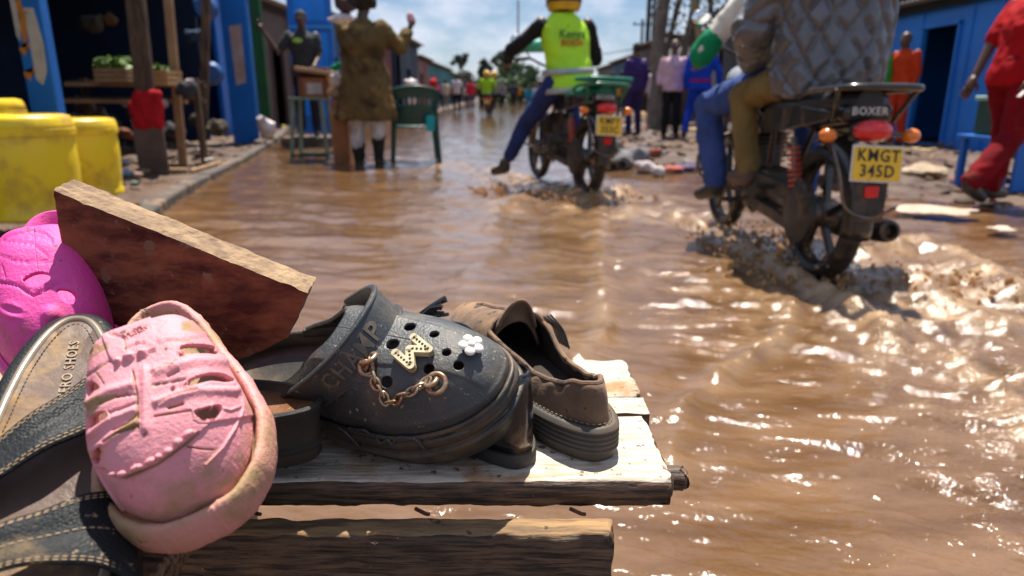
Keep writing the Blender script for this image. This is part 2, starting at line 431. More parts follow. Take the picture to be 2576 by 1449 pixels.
def rough_plank(name, x0, x1, y0, y1, z0, z1, mtop, mside, parent, seed=0, nx=70, ny=16, nz=4, chip=0.004, skew=0.0, amp=0.0012, corner=0.0):
    """a worn plank with uneven edges: six gridded sides of one rounded block"""
    rnd = np.random.default_rng(seed); V = []; Fc = []; idx = {}
    def vid(i, j, k):
        key = (i, j, k)
        if key in idx: return idx[key]
        u, v, t = i / nx, j / ny, k / nz
        x = x0 + (x1 - x0) * u; y = y0 + (y1 - y0) * v; z = z0 + (z1 - z0) * t
        x += skew * (v - 0.5)
        ex = (1 if i == nx else 0) - (1 if i == 0 else 0); ey = (1 if j == ny else 0) - (1 if j == 0 else 0); ez = (1 if k == nz else 0) - (1 if k == 0 else 0)
        n1 = float(fbm(x * 22 + seed, z * 60 + y * 9, 3, seed)); n2 = float(fbm(y * 40 + seed, z * 70, 3, seed + 5)); n3 = float(fbm(x * 30, y * 90, 3, seed + 9))
        e = abs(ex) + abs(ey) + abs(ez)
        if e >= 2:
            q = chip * (0.35 + 0.5 * abs(n1 + n2)); x -= ex * q; y -= ey * q * 0.8; z -= ez * q * 0.6
        if corner and ex > 0:
            d = max(0, abs(v - 0.5) * 2 - 0.75) / 0.25; x -= corner * d * d
        x += ex * n2 * amp * 1.5; y += ey * n1 * amp * 1.3; z += ez * n3 * amp * (1 if ez > 0 else 1.5)
        idx[key] = len(V); V.append((x, y, z)); return idx[key]
    mi = []
    for i in range(nx):
        for j in range(ny):
            Fc.append((vid(i, j, nz), vid(i + 1, j, nz), vid(i + 1, j + 1, nz), vid(i, j + 1, nz))); mi.append(0)
            Fc.append((vid(i, j, 0), vid(i, j + 1, 0), vid(i + 1, j + 1, 0), vid(i + 1, j, 0))); mi.append(1)
        for k in range(nz):
            Fc.append((vid(i, 0, k), vid(i + 1, 0, k), vid(i + 1, 0, k + 1), vid(i, 0, k + 1))); mi.append(1)
            Fc.append((vid(i, ny, k), vid(i, ny, k + 1), vid(i + 1, ny, k + 1), vid(i + 1, ny, k))); mi.append(1)
    for j in range(ny):
        for k in range(nz):
            Fc.append((vid(nx, j, k), vid(nx, j + 1, k), vid(nx, j + 1, k + 1), vid(nx, j, k + 1))); mi.append(1)
            Fc.append((vid(0, j, k), vid(0, j, k + 1), vid(0, j + 1, k + 1), vid(0, j + 1, k))); mi.append(1)
    o = mk(name, V, Fc, mtop, parent, smooth=True); o.data.materials.append(mside)
    o.data.polygons.foreach_set('material_index', mi)
    return o
bench = thing('bench', 'rough whitewashed plank bench holding the muddy shoes in the foreground', 'bench', (0, 0, 0))
fe = at(1700, 1212, BZ); yfront = fe.y
xr = fe.x
rough_plank('plank', -1.1, xr, yfront, yfront + 0.128, BZ - 0.026, BZ, wood_white, wood_edge, bench, 3, nx=240, ny=26, chip=0.006, skew=-0.004, corner=0.010)
rough_plank('plank', -1.1, xr + 0.004, yfront + 0.1305, yfront + 0.170, BZ - 0.026, BZ + 0.0005, wood_white, wood_edge, bench, 5, nx=200, ny=10, chip=0.002, skew=0.0)
rough_plank('plank', -1.1, xr + 0.004, yfront + 0.1725, yfront + 0.285, BZ - 0.026, BZ - 0.0005, wood_white, wood_edge, bench, 8, nx=200, ny=18, chip=0.004, skew=0.0, corner=0.022)
# cross piece whose knotty end shows beyond the front plank
m = MB(); c = at(1712, 1180, BZ - 0.026)
m.tube(smoothpath([(xr - 0.5, c.y + 0.012, BZ - 0.046), (xr - 0.1, c.y + 0.012, BZ - 0.044), (c.x - 0.012, c.y + 0.008, BZ - 0.040), (c.x + 0.001, c.y + 0.006, BZ - 0.040), (c.x + 0.007, c.y + 0.006, BZ - 0.040)], 6),
       [0.012] * 12 + [0.0125] * 5 + [0.0115] * 4 + [0.010] * 3 + [0.006], 14)
m.build('crossbar', wood_edge, bench)
# long beam under the planks
BMZ = 0.438; yb0 = at(1500, 1347, BMZ).y; yb1 = at(1500, 1301, BMZ).y
rough_plank('beam', -1.1, at(1548, 1340, BMZ).x, yb0, yb1, BMZ - 0.15, BMZ, wood_beam, mat('beam_side_wood', (0.20, 0.115, 0.06), (0.09, 0.052, 0.03), 9, rough=0.6, bump=0.004,
            bscale=20, bstretch=(1, 10, 10), wave=(7.0, (0.02, 0.012, 0.008), (2.5, 30, 42)), dots=((0.5, 0.4, 0.28), 110, 0.71, 0.75)), bench, 12, nx=220, ny=8, nz=14, chip=0.003, amp=0.0022)  # beam sides darker in colour than its lit top, for their shade
# legs and stretcher
for x, y, zt in ((0.02, yb0 + 0.014, BMZ - 0.15), (-0.36, yfront + 0.25, BZ - 0.03), (-0.36, yfront + 0.04, BZ - 0.03), (-0.95, yfront + 0.05, BZ - 0.03), (-0.95, yfront + 0.24, BZ - 0.03)):
    m = MB().box((x, y, (zt - 0.16) / 2), (0.045, 0.045 if zt > 0.4 else 0.026, zt + 0.16)); m.build('leg', wood_edge, bench, bevel=0.003, smooth=False)
# second, lower display board on the left that carries the sandal and the pink clog
rough_plank('shelf_board', -1.1, -0.235, 0.30, 0.47, 0.452, 0.478, wood_edge, wood_edge, bench, 21, nx=60, ny=10)
for k in range(3):
    c = [at(1453, 1284, 0.435), at(1060, 1290, 0.43), at(640, 1285, 0.43)][k]
    m = MB().tube([(c.x - 0.006, yfront + 0.004, BZ - 0.029), (c.x + 0.004, yfront - 0.001, BZ - 0.031), (c.x + 0.007, yfront - 0.003, BZ - 0.030)], 0.0017, 8)
    m.build('nail', mat('rusty_iron', (0.10, 0.05, 0.03), (0.22, 0.10, 0.05), 60, rough=0.7, metal=0.3), bench)
# red board
board_face = mat('dark_red_painted_wood', (0.095, 0.020, 0.017), (0.050, 0.014, 0.011), 14, rough=0.85, spec=0.2, bump=0.0016, bscale=70,
                 wave=(4.0, (0.26, 0.080, 0.042), (3.0, 3.0, 9.0)), mud=((0.03, 0.012, 0.010), 9, 0.50, 0.66), dots=((0.20, 0.10, 0.07), 60, 0.63, 0.68), lo=0.3, hi=0.7)
board_edge = mat('sawn_board_edge', (0.40, 0.26, 0.14), (0.28, 0.18, 0.10), 22, rough=0.85, bump=0.0035, bscale=95, mud=((0.17, 0.10, 0.06), 30, 0.54, 0.66), wave=(20, (0.22, 0.14, 0.08), (3, 3, 3)))
BD0, BD1, BD2 = 0.56, 0.60, 0.055
fpts = [atd(132, 476, BD0), atd(773, 735, BD1), atd(736, 826, BD1 + BD2 * .6), atd(675, 856, BD1 + BD2 * .75), atd(560, 892, BD1 + BD2), atd(420, 905, BD0 + 0.02 + BD2), atd(215, 860, BD0 + BD2 * 1.1), atd(150, 620, BD0 + BD2 * .35)]
nrm = (fpts[1] - fpts[0]).cross(fpts[6] - fpts[0]).normalized()
if nrm.y > 0: nrm = -nrm
org = fpts[0]; pl = [p - nrm * (p - org).dot(nrm) for p in fpts]
bx = (pl[1] - pl[0]).normalized(); thick = 0.030
tdir = -nrm
def board_mesh():
    # dense polygon outline with an uneven top edge, extruded backwards in steps
    dens = []
    for i in range(len(pl)):
        a, b = pl[i], pl[(i + 1) % len(pl)]; k = max(2, int((b - a).length / 0.004))
        for j in range(k): dens.append(a.lerp(b, j / k))
    V = []; Fc = []; n = len(dens); S = 6; up = Vector((0, 0, 1))
    for s_ in range(S + 1):
        for i, p in enumerate(dens):
            q = fbm(np.array([i * 0.21]), np.array([s_ * 0.8]), 3, 31)[0]; q2 = fbm(np.array([i * 0.55]), np.array([s_ * 1.4]), 2, 37)[0]
            off = up * (0.0011 * q + 0.0006 * q2) + bx * (0.0008 * q2)
            if s_ == 0: off = off - up * 0.0012 + tdir * 0.0008
            V.append(p + tdir * thick * s_ / S + off)
    # notch in the top edge
    c = atd(205, 505, BD0)
    for k in range(len(V)):
        d = (V[k] - c).length
        if d < 0.007: V[k] = V[k] - up * (0.007 - d) * 1.0
    for s_ in range(S):
        for i in range(n): Fc.append((s_ * n + i, s_ * n + (i + 1) % n, (s_ + 1) * n + (i + 1) % n, (s_ + 1) * n + i))
    front = tuple(range(n)); back = tuple(range(S * n + n - 1, S * n - 1, -1))
    return V, Fc, front, back
V, Fc, fr, bk = board_mesh()
o = mk('red_plank', V, Fc + [fr, bk], board_edge, None, smooth=False); o.data.materials.append(board_face)
o.data.polygons[len(Fc)].material_index = 1; o.data.polygons[len(Fc) + 1].material_index = 1
tag(o, 'thick short board with dark red painted face, propped behind the shoes', 'board')
# small block that props the board
# ------------------------------------------------------------------ black clog with charms
rubber = mat('black_clog_rubber', (0.026, 0.031, 0.036), (0.055, 0.060, 0.062), 9, rough=0.45, bump=0.0007, bscale=420, mud=((0.13, 0.105, 0.08), 22, 0.50, 0.72), dots=((0.30, 0.22, 0.15), 210, 0.64, 0.70), rvar=0.12)
rubber_dirty = mat('dirty_black_rubber', (0.020, 0.022, 0.022), (0.060, 0.045, 0.03), 16, rough=0.5, bump=0.0006, bscale=220, mud=((0.17, 0.11, 0.06), 13, 0.52, 0.70), rvar=0.15)
gold = mat('tarnished_gold_metal', (0.52, 0.40, 0.27), (0.33, 0.19, 0.11), 80, rough=0.36, metal=0.7, mud=((0.27, 0.14, 0.08), 110, 0.50, 0.62), bump=0.0006, bscale=160)
cream = mat('cream_plastic', (0.60, 0.52, 0.33), (0.50, 0.40, 0.24), 70, rough=0.45)
white_pl = mat('white_plastic', (0.74, 0.72, 0.66), (0.6, 0.55, 0.48), 60, rough=0.4)
dark = mat('dark_socket', (0.02, 0.017, 0.015), rough=0.8)

BC = Shoe(0.285, [0, .15, .35, .55, .75, .9, 1], [.042, .043, .044, .054, .062, .062, .058], [.042, .043, .043, .050, .057, .058, .056], cx=(0.0, 0.0, 0.0, 0.001, 0.002), ya=0.16, yb=0.78, k=0.80, spring=0.012, nphi=300)
MBC = frame((-0.134, 0.628, 0.481), (0.280, -0.124, 0.022), (-0.08, -0.50, 0.86)) @ Matrix.Scale(1.15, 4)
clog = place(thing('clog', 'black rubber clog with white letter charm, gold chain and flower charm on the bench', 'clog'), MBC)
Z = 0.030
rows = [('r', 0.0, 0), ('r', 0.8, 0), ('o', -0.012, 0.0), ('o', -0.007, 0.0008), ('o', -0.004, 0.006), ('o', -0.001, 0.016), ('o', 0.001, 0.0235), ('o', 0.0036, 0.0250), ('o', 0.0048, 0.0268), ('o', 0.0046, 0.0285), ('o', 0.0022, 0.0298), ('o', 0.0004, 0.0302),
        ('o', 0.0006, 0.0318), ('o', 0.0022, 0.033), ('o', 0.0026, 0.038), ('o', 0.0020, 0.0415), ('o', 0.0002, 0.0425), ('o', 0.0002, 0.0435), ('o', 0.0014, 0.0445), ('o', 0.0012, 0.0465), ('o', -0.0010, 0.0475), ('o', -0.0030, 0.046),
        ('o', -0.006, 0.034), ('r', 0.85, 0.031), ('r', 0.5, 0.030), ('r', 0.0, 0.030)]
BC.sole(rows, 'sole', rubber_dirty, clog)
Hc = curve([0, .1, .25, .38, .50, .62, .78, .92, 1.0], [.026, .022, .016, .030, .056, .054, .047, .038, .030])
pc = curve([0, .3, .45, .6, 1], [9, 9, 4, 3.0, 2.7]); qc = curve([0, .3, .5, 1], [3, 3, 2.3, 2.2])
def bc_disp(P, X, Y, sy, r):
    d = 0.0012 * np.exp(-((r - 0.985) / 0.012) ** 2)
    d = d + 0.0010 * sst(0.0215, 0.0195, np.abs(X + 0.000)) * sst(0.50, 0.52, sy) * 0 
    # flattened top panel of the vamp
    e = np.abs(X - 0.002) - (0.028 - 0.010 * sst(0.5, 0.95, sy)); d = d - 0.0012 * sst(-0.001, 0.001, e) * sst(0.98, 0.90, r) * sst(0.45, 0.50, sy)
    return d
P = BC.upper(Hc, pc, qc, 0.0455, nr=90, off=-0.003, disp=bc_disp)
Wp = wpts(P.reshape(-1, 3), MBC).reshape(P.shape); px_, py_, dep_ = proj(Wp)
Wn = BC.N @ np.array(MBC)[:3, :3].T; face_ = np.einsum('ijk,ijk->ij', Wn, CAMP - Wp) > 0
D = superell(BC.X, BC.Y, 0.0, -0.066, 0.0345, 0.074, 3.2)
zz2 = lambda x, y: (603.7 + 0.3704 * x, 704.3 + 0.3703 * y)
for hx, hy, rr in ((1040, 425, 12), (1400, 480, 8.5), (1485, 570, 9.5), (1270, 595, 10), (990, 675, 11), (1150, 300, 11), (1320, 355, 9)):
    a, b = zz2(hx, hy); q, nn = pick(P, BC.N, MBC, a, b)
    dd = np.sqrt((BC.P[..., 0] - q.x) ** 2 + (BC.P[..., 1] - q.y) ** 2 + (BC.P[..., 2] - q.z) ** 2) - 0.0042 * rr / 10; D = np.minimum(D, dd)
V, Fc = clipmesh(P.reshape(-1, 3), BC.gridfaces(90), D.reshape(-1)); 
up = mk('upper', V, Fc, rubber, clog, solid=0.0036)
# heel strap, swung up over the opening
SW, SL, SYp, SZp, SA = 0.0500, 0.080, -0.024, 0.064, R(150)
def strapP(t, v, off=0.0):
    """t in 0..1 from near pivot to far pivot, v across the band, off outwards"""
    th = math.pi * t; cx_, sx_ = math.cos(th), math.sin(th)
    ex = 0.80; x = SW * math.copysign(abs(cx_) ** ex, cx_) ; l = SL * abs(sx_) ** ex
    d = Vector((0, -math.cos(SA), math.sin(SA))); wv = Vector((0, math.sin(SA), math.cos(SA)))
    wd = 0.0125 + 0.0030 * math.sin(th)
    nv = Vector((x / SW ** 2, 0, 0)) + d * (l / SL ** 2); nv.normalize()
    return Vector((x, SYp, SZp)) + d * l + wv * (v * wd) + nv * off - d * 0.0
def band(t0, t1, prof, nt=70):
    """prof: closed loop of (v, off)"""
    V = []; n = len(prof)
    for i in range(nt + 1):
        t = t0 + (t1 - t0) * i / nt
        for v, off in prof: V.append(strapP(t, v, off))
    Fc = [(i * n + j, i * n + (j + 1) % n, (i + 1) * n + (j + 1) % n, (i + 1) * n + j) for i in range(nt) for j in range(n)]
    Fc += [tuple(range(n)), tuple(range(nt * n + n - 1, nt * n - 1, -1))]
    return V, Fc
prof = [(-1, 0.0), (-1, 0.0030), (-0.93, 0.0044), (-0.84, 0.0044), (-0.78, 0.0028), (0.0, 0.0026), (0.78, 0.0028), (0.84, 0.0044), (0.93, 0.0044), (1, 0.0030), (1, 0.0), (0.9, -0.0008), (-0.9, -0.0008)]
V, Fc = band(-0.02, 1.02, prof); st = mk('strap', V, Fc, rubber, clog)
TV, TF = textmesh("CHAMP", 0.0190, 0.0007, 1.15, 0.0003)
tl = 3.35
V = []
for v in TV:
    t = 0.34 + v.x / 0.215 * 1.0; V.append(strapP(t, -(v.y) / 0.0145 * 1.0, 0.0026 + v.z + 0.0004))
mk('lettering', V, TF, mat('worn_relief_rubber', (0.075, 0.07, 0.062), (0.16, 0.12, 0.08), 120, rough=0.5), st, smooth=False)
for sx in (1, -1):
    m = MB().lathe([(0.0, -0.004), (0.008, -0.004), (0.0085, 0.001), (0.007, 0.003), (0.0, 0.0036)], 20, (sx * (SW + 0.003), SYp - 0.002, SZp), (sx, 0, 0)); m.build('rivet', rubber, clog)
# zigzag relief on the near side of the sole
def side_at(px, py):
    A = wpts(SOLEP.reshape(-1, 3), MBC); x, y, d = proj(A); e = np.hypot(x - px, y - py) + (SOLEP.reshape(-1, 3)[:, 0] < 0) * 500; k = np.argmin(e); return Vector(SOLEP.reshape(-1, 3)[k])
SOLEP = BC.rows(rows[4:21])
for seg in ([(840, 1045), (870, 1085), (905, 1120)], [(945, 1095), (955, 1115), (975, 1105), (990, 1118), (1000, 1100), (1045, 1100), (1060, 1120), (1075, 1130)], [(880, 1075), (935, 1085), (945, 1150)], [(1080, 1110), (1150, 1095), (1250, 1050), (1300, 990)]):
    pts = [side_at(*q) + Vector((0.0006, 0, 0)) for q in seg]
    MB().tube(smoothpath(pts, 5), 0.0012, 6).build('relief_line', rubber, clog)
# letter charm
def charm_frame(px, py, ang, lift=0.0015):
    q, n = pick(BC.P, BC.N, MBC, *zz2(px, py)); n = n.normalized(); q = q + n * lift
    y = Vector((math.cos(ang), math.sin(ang), 0)); y = (y - n * y.dot(n)).normalized(); x = y.cross(n)
    M = Matrix((x, y, n)).transposed().to_4x4(); M.translation = q; return M
Mm = charm_frame(1175, 505, R(63)); S = 0.0088
strokes = [((-1, -1), (-1, 1)), ((-1, 1), (0, -0.35)), ((0, -0.35), (1, 1)), ((1, 1), (1, -1))]
lc = thing('letter_charm', None, None); lc.parent = clog; lc.matrix_local = Mm
def slab(a, b, w, z0, z1, rnd=0.25):
    m = MB(); a = Vector((a[0] * S, a[1] * S, 0)); b = Vector((b[0] * S, b[1] * S, 0)); m.bar(a + Vector((0, 0, (z0 + z1) / 2)), b + Vector((0, 0, (z0 + z1) / 2)), w, z1 - z0)
    for q in (a, b): m.lathe([(0, z1), (w / 2, z1), (w / 2, z0), (0, z0)], 14, (q.x, q.y, 0))
    return m
mb = MB(); bs_ = MB()
for k, (a, b) in enumerate(strokes):
    e = 0.00004 * k
    t_ = slab(a, b, 0.0060, -0.001, 0.0046 + e); mb.add(t_.V, t_.F)
mb.build('letter_body', cream, lc, smooth=False)
dots_ = MB()
for a, b in strokes:
    for j in range(6 if a[0] == b[0] else 4):
        u = (j + (0.3 if a[0] == b[0] else 0.8)) / (5.6 if a[0] == b[0] else 4.6); q = Vector((a[0] + (b[0] - a[0]) * u, a[1] + (b[1] - a[1]) * u, 0)) * S
        d_ = MB().lathe([(0, 0.0052), (0.00095, 0.0050), (0.0011, 0.0044)], 6, (q.x, q.y, 0.0)); dots_.add(d_.V, d_.F)
dots_.build('stud', mat('stud_black', (0.03, 0.028, 0.022), rough=0.25), lc)
# flower charm
fl = thing('flower_charm', None, None); fl.parent = clog; fl.matrix_local = charm_frame(1562, 458, R(20), 0.004)
for k in range(5):
    a = R(72 * k + 10); MB().ell((0.0058 * math.cos(a), 0.0058 * math.sin(a), 0.0012), (0.0040, 0.0040, 0.0020), 12, 8).build('petal', white_pl, fl)
MB().ell((0, 0, 0.002), (0.003, 0.003, 0.0022), 12, 8).build('flower_centre', white_pl, fl)
MB().tube([(0, 0, -0.004), (0, 0, 0.001)], 0.0035, 10).build('charm_stem', cream, fl)
# chain
path = [(880, 560), (862, 600), (905, 632), (925, 680), (945, 715), (960, 755), (975, 790), (1010, 830), (1060, 812), (1100, 790), (1150, 765), (1200, 735), (1235, 705), (1270, 680)]
pp = []
for a, b in path:
    q, n = pick(BC.P, BC.N, MBC, *zz2(a, b)); pp.append(q + n.normalized() * 0.0035)
pp = smoothpath(pp, 8); cum = [0]
for i in range(1, len(pp)): cum.append(cum[-1] + (pp[i] - pp[i - 1]).length)
tot = cum[-1]; step = 0.0062; nl = int(tot / step); chain = thing('chain', None, None); chain.parent = clog
for k in range(nl + 1):
    s_ = k * step; i = min(np.searchsorted(cum, s_), len(pp) - 2); q = pp[i]; t = (pp[min(i + 2, len(pp) - 1)] - pp[max(i - 2, 0)]).normalized()
    _, n = pick(BC.P, BC.N, MBC, *[float(z_) for z_ in proj(wpts(np.array(q), MBC))[:2]]); n = (n - t * n.dot(t)).normalized(); b = t.cross(n)
    an = R(35 if k % 2 else -50) + random.uniform(-.3, .3); u = n * math.sin(an) + b * math.cos(an)
    pts = [q + t * 0.0050 * math.cos(R(a)) + u * 0.0030 * math.sin(R(a)) for a in range(0, 360, 24)]
    MB().tube(pts, 0.00105, 7, closed=True).build('link', gold, chain)
for (a, b, rr, tilt) in ((890, 545, 0.0060, 0.7), (868, 590, 0.0048, -0.4), (1335, 700, 0.0072, 0.25), (1300, 692, 0.0045, 1.0)):
    q, n = pick(BC.P, BC.N, MBC, *zz2(a, b)); n = n.normalized(); u = n.orthogonal().normalized(); v = n.cross(u); q = q + n * 0.0035
    u2 = (u * math.cos(tilt) + n * math.sin(tilt))
    pts = [q + (u2 * math.cos(R(x)) + v * math.sin(R(x))) * rr for x in range(0, 360, 15)]
    MB().tube(pts, 0.0019, 9, closed=True).build('ring', gold, chain)
# ------------------------------------------------------------------ light pink clog
def soft_mat(name, c, c2, dirtc, rough=0.6, fine=330, bump=0.0009, dirt_scale=14, base_mud=(0.60, 0.72), sss=None):
    m = mat(name, c, c2, 11, rough=rough, bump=bump, bscale=fine, mud=(dirtc, dirt_scale, base_mud[0], base_mud[1]), dots=((0.10, 0.055, 0.03), 85, 0.685, 0.72), rvar=0.1)
    t = m.node_tree; N = t.nodes; bs = N['Principled BSDF']; src = bs.inputs['Base Color'].links[0].from_socket
    at_ = N.new("ShaderNodeAttribute"); at_.attribute_name = "dirt"; nz_ = N.new("ShaderNodeTexNoise"); nz_.inputs['Scale'].default_value = 70; nz_.inputs['Detail'].default_value = 6
    tc_ = N.new("ShaderNodeTexCoord"); t.links.new(tc_.outputs['Object'], nz_.inputs['Vector'])
    a = N.new("ShaderNodeMath"); a.operation = 'ADD'; t.links.new(at_.outputs['Fac'], a.inputs[0]); t.links.new(nz_.outputs['Fac'], a.inputs[1])
    mr = N.new("ShaderNodeMapRange"); mr.inputs['From Min'].default_value = 0.80; mr.inputs['From Max'].default_value = 1.15; t.links.new(a.outputs[0], mr.inputs['Value'])
    mx_ = N.new("ShaderNodeMix"); mx_.data_type = 'RGBA'; mx_.inputs['B'].default_value = _rgb(dirtc); t.links.new(mr.outputs[0], mx_.inputs['Factor']); t.links.new(src, mx_.inputs['A'])
    t.links.new(mx_.outputs['Result'], bs.inputs['Base Color'])
    return m
pink = soft_mat('light_pink_foam', (0.76, 0.31, 0.35), (0.68, 0.25, 0.28), (0.33, 0.20, 0.09))
pink_sole = soft_mat('dirty_pink_sole', (0.68, 0.27, 0.27), (0.50, 0.24, 0.17), (0.34, 0.21, 0.10), dirt_scale=18, base_mud=(0.45, 0.60))
PC = Shoe(0.235, [0, .15, .35, .55, .72, .88, 1], [.034, .035, .038, .048, .057, .058, .053], [.034, .035, .038, .047, .054, .055, .052], cx=(0, 0, 0, 0), ya=0.18, yb=0.78, k=0.70, spring=0.004, nphi=660, warp=0.58)
Mp = pose(396, 1034, 0.412, (-0.27, 0.69, 0.67), (0.02, 1.0)) @ Matrix.Diagonal((1.06, 0.94, 0.97, 1)); o_ = Mp @ Vector((0.0, -0.058, -0.078)); Mp.translation = o_
pclog = place(thing('clog', 'light pink clog streaked with tan mud, toe towards the viewer', 'clog'), Mp)
rows = [('r', 0.0, 0), ('r', 0.8, 0), ('o', -0.010, 0.0), ('o', -0.004, 0.0010), ('o', -0.001, 0.004), ('o', 0.0016, 0.010), ('o', 0.0028, 0.017), ('o', 0.0026, 0.025), ('o', 0.0012, 0.0315), ('o', -0.0006, 0.0345), ('o', -0.0026, 0.0355), ('o', -0.0046, 0.0345), ('o', -0.0058, 0.0315),
        ('o', -0.0085, 0.024), ('r', 0.7, 0.022), ('r', 0.4, 0.022), ('r', 0.0, 0.022)]
so = PC.sole(rows, 'sole', pink_sole, pclog)
co = np.array([v.co[:] for v in so.data.vertices]); no = np.array([v.normal[:] for v in so.data.vertices]); co += no * (0.0007 * fbm(co[:, 0] * 70 + co[:, 2] * 60, co[:, 1] * 70, 4, 61) - 0.0009 * sst(.45, .8, fbm(co[:, 0] * 160, co[:, 1] * 160 + co[:, 2] * 150, 2, 62)))[:, None]; so.data.vertices.foreach_set('co', co.reshape(-1)); so.data.update()
SP_ = PC.rows(rows); WP_ = wpts(SP_.reshape(-1, 3), Mp)
setdirt(so, 0.22 * fbm(WP_[:, 0] * 26, WP_[:, 2] * 26 + WP_[:, 1] * 9, 4, 2) + 0.16 + np.repeat(np.arange(len(rows)) >= 13, PC.nphi) * 0.7)
Hp = curve([0, .1, .25, .38, .46, .56, .70, .82, .92, 1.0], [.030, .024, .018, .046, .070, .069, .062, .051, .038, .028])
pp_ = curve([0, .3, .45, .6, .85, 1], [9, 9, 4.5, 3.6, 3.4, 3.4]); qp_ = curve([0, .3, .5, 1], [3, 3, 2.4, 2.3])
zA = lambda *p: [(x * .4906, 737.9 + y * .4907) for x, y in p]
P0 = PC.upper(Hp, pp_, qp_, 0.0300, nr=185, off=-0.0066)
W0 = wpts(P0.reshape(-1, 3), Mp).reshape(P0.shape); X0, Y0, d0 = proj(W0)
Nw = PC.N @ np.array(Mp)[:3, :3].T; FC = np.einsum('ijk,ijk->ij', Nw, CAMP - W0) > 0; FC &= PC.SY > 0.36
grooves = [([(680, 400), (690, 450), (702, 520), (706, 600), (710, 690)], 2.2, .0013), ([(775, 415), (830, 380), (905, 345)], 1.7, .0010), ([(780, 470), (860, 458), (950, 440)], 2.0, .0013), ([(800, 575), (870, 535), (960, 505), (1010, 500)], 1.7, .001),
           ([(792, 630), (860, 618), (975, 600)], 2.2, .0014), ([(860, 425), (915, 398)], 2.6, .0014), ([(865, 586), (935, 566)], 3.2, .0018), ([(880, 495), (888, 488)], 3.4, .0016), ([(510, 565), (590, 530), (690, 518)], 2.0, .0012), ([(590, 530), (650, 512)], 3.0, .001),
           ([(560, 612), (640, 585), (700, 560)], 2.0, .0012), ([(540, 760), (600, 720), (700, 682)], 2.6, .0016), ([(580, 700), (650, 670), (700, 628)], 2.0, .0013), ([(445, 425), (500, 385), (565, 345)], 1.8, .0012), ([(470, 290), (440, 350)], 1.6, .0010),
           ([(490, 405), (515, 440), (535, 470)], 1.0, .0007), ([(552, 602), (570, 622), (575, 642)], 1.0, .0007), ([(935, 450), (938, 495)], 1.1, .0008), ([(920, 452), (924, 495)], 1.1, .0008), ([(912, 280), (905, 322)], 1.1, .0006), ([(990, 650), (1020, 668), (1075, 668)], 1.0, .0006),
           ([(530, 905), (560, 935), (630, 950), (720, 915), (800, 880), (880, 825), (960, 765), (1020, 715)], 3.0, .0016), ([(960, 785), (1040, 798), (1100, 800)], 1.6, .0012), ([(980, 600), (990, 640)], 1.2, .0006), ([(645, 290), (700, 268), (745, 262)], 1.5, .0010), ([(560, 215), (640, 235), (645, 290)], 1.6, .0010)]
ridges = [([(1150, 440), (1200, 470), (1240, 530), (1245, 590), (1220, 680), (1150, 790), (1060, 880)], 3.0, .0013), ([(940, 320), (1060, 318), (1150, 330)], 2.4, .001), ([(960, 500), (1080, 458), (1190, 470)], 3.2, .001), ([(745, 400), (745, 690)], 12, .0020),
          ([(1080, 575), (1180, 600), (1230, 580)], 2.5, .001), ([(460, 560), (560, 500), (680, 470)], 10, .0024), ([(470, 720), (560, 650), (690, 600)], 9, .0024), ([(480, 800), (600, 720), (700, 660)], 9, .0022), ([(800, 400), (1000, 345), (1180, 350)], 12, .0024), ([(800, 560), (1000, 500), (1200, 500)], 11, .0024)]
bumps = [(580, 925, 24, 15, -15), (628, 925, 26, 17, -10), (700, 895, 34, 17, -22), (770, 862, 32, 17, -25), (812, 838, 20, 15, -28), (862, 812, 28, 18, -32), (912, 765, 30, 20, -38), (965, 722, 36, 18, -38), (665, 330, 36, 16, -12), (735, 312, 32, 15, -12), (610, 350, 16, 12, 0)]
patch = zA((525, 215), (775, 128), (800, 215), (803, 290), (700, 322), (600, 372), (565, 330))
patch2 = zA((800, 205), (860, 140), (1000, 140), (1060, 215), (960, 235), (870, 240), (810, 248))
def pk_disp(P, X, Y, sy, r):
    d = np.zeros(X.shape)
    for pts, w_, h in grooves: d -= h * 1.7 * np.exp(-(dline(X0, Y0, zA(*pts)) / (w_ * 1.0)) ** 2)
    for pts, w_, h in ridges: d += h * np.exp(-(dline(X0, Y0, zA(*pts)) / w_) ** 2)
    for x, y, a, b, an in bumps:
        (cx_, cy_), = zA((x, y)); c, s = math.cos(R(an)), math.sin(R(an)); u = (X0 - cx_) * c + (Y0 - cy_) * s; v = -(X0 - cx_) * s + (Y0 - cy_) * c
        q = (u / (a * .45)) ** 2 + (v / (b * .52)) ** 2; d += 0.0026 * np.sqrt(np.clip(1 - q, 0, 1))
    d += 0.0016 * sst(1.3, -1.3, sdf_poly(X0, Y0, patch)) - 0.0007 * sst(1.0, -1.0, sdf_poly(X0, Y0, zA((640, 225), (745, 165), (725, 200), (700, 262), (745, 262), (650, 292), (640, 240), (560, 215), (580, 205))))
    d += 0.0006 * sst(1.3, -1.3, sdf_poly(X0, Y0, patch2)) + 0.00012 * fbm(X * 300, Y * 300, 3, 4)
    # toe cap set lower than the vamp, beyond the seam
    cap = sdf_poly(X0, Y0, zA((520, 900), (560, 940), (640, 958), (740, 920), (860, 850), (960, 780), (1030, 710), (1080, 660), (1500, 600), (1400, 1400), (300, 1400), (300, 860))); d -= 0.0016 * sst(2, -4, cap)
    return np.where(FC, d, 0)
P = PC.upper(Hp, pp_, qp_, 0.0300, nr=185, off=-0.0066, disp=pk_disp)
D = superell(PC.X, PC.Y, 0.0, -0.062, 0.031, 0.054, 3.0)
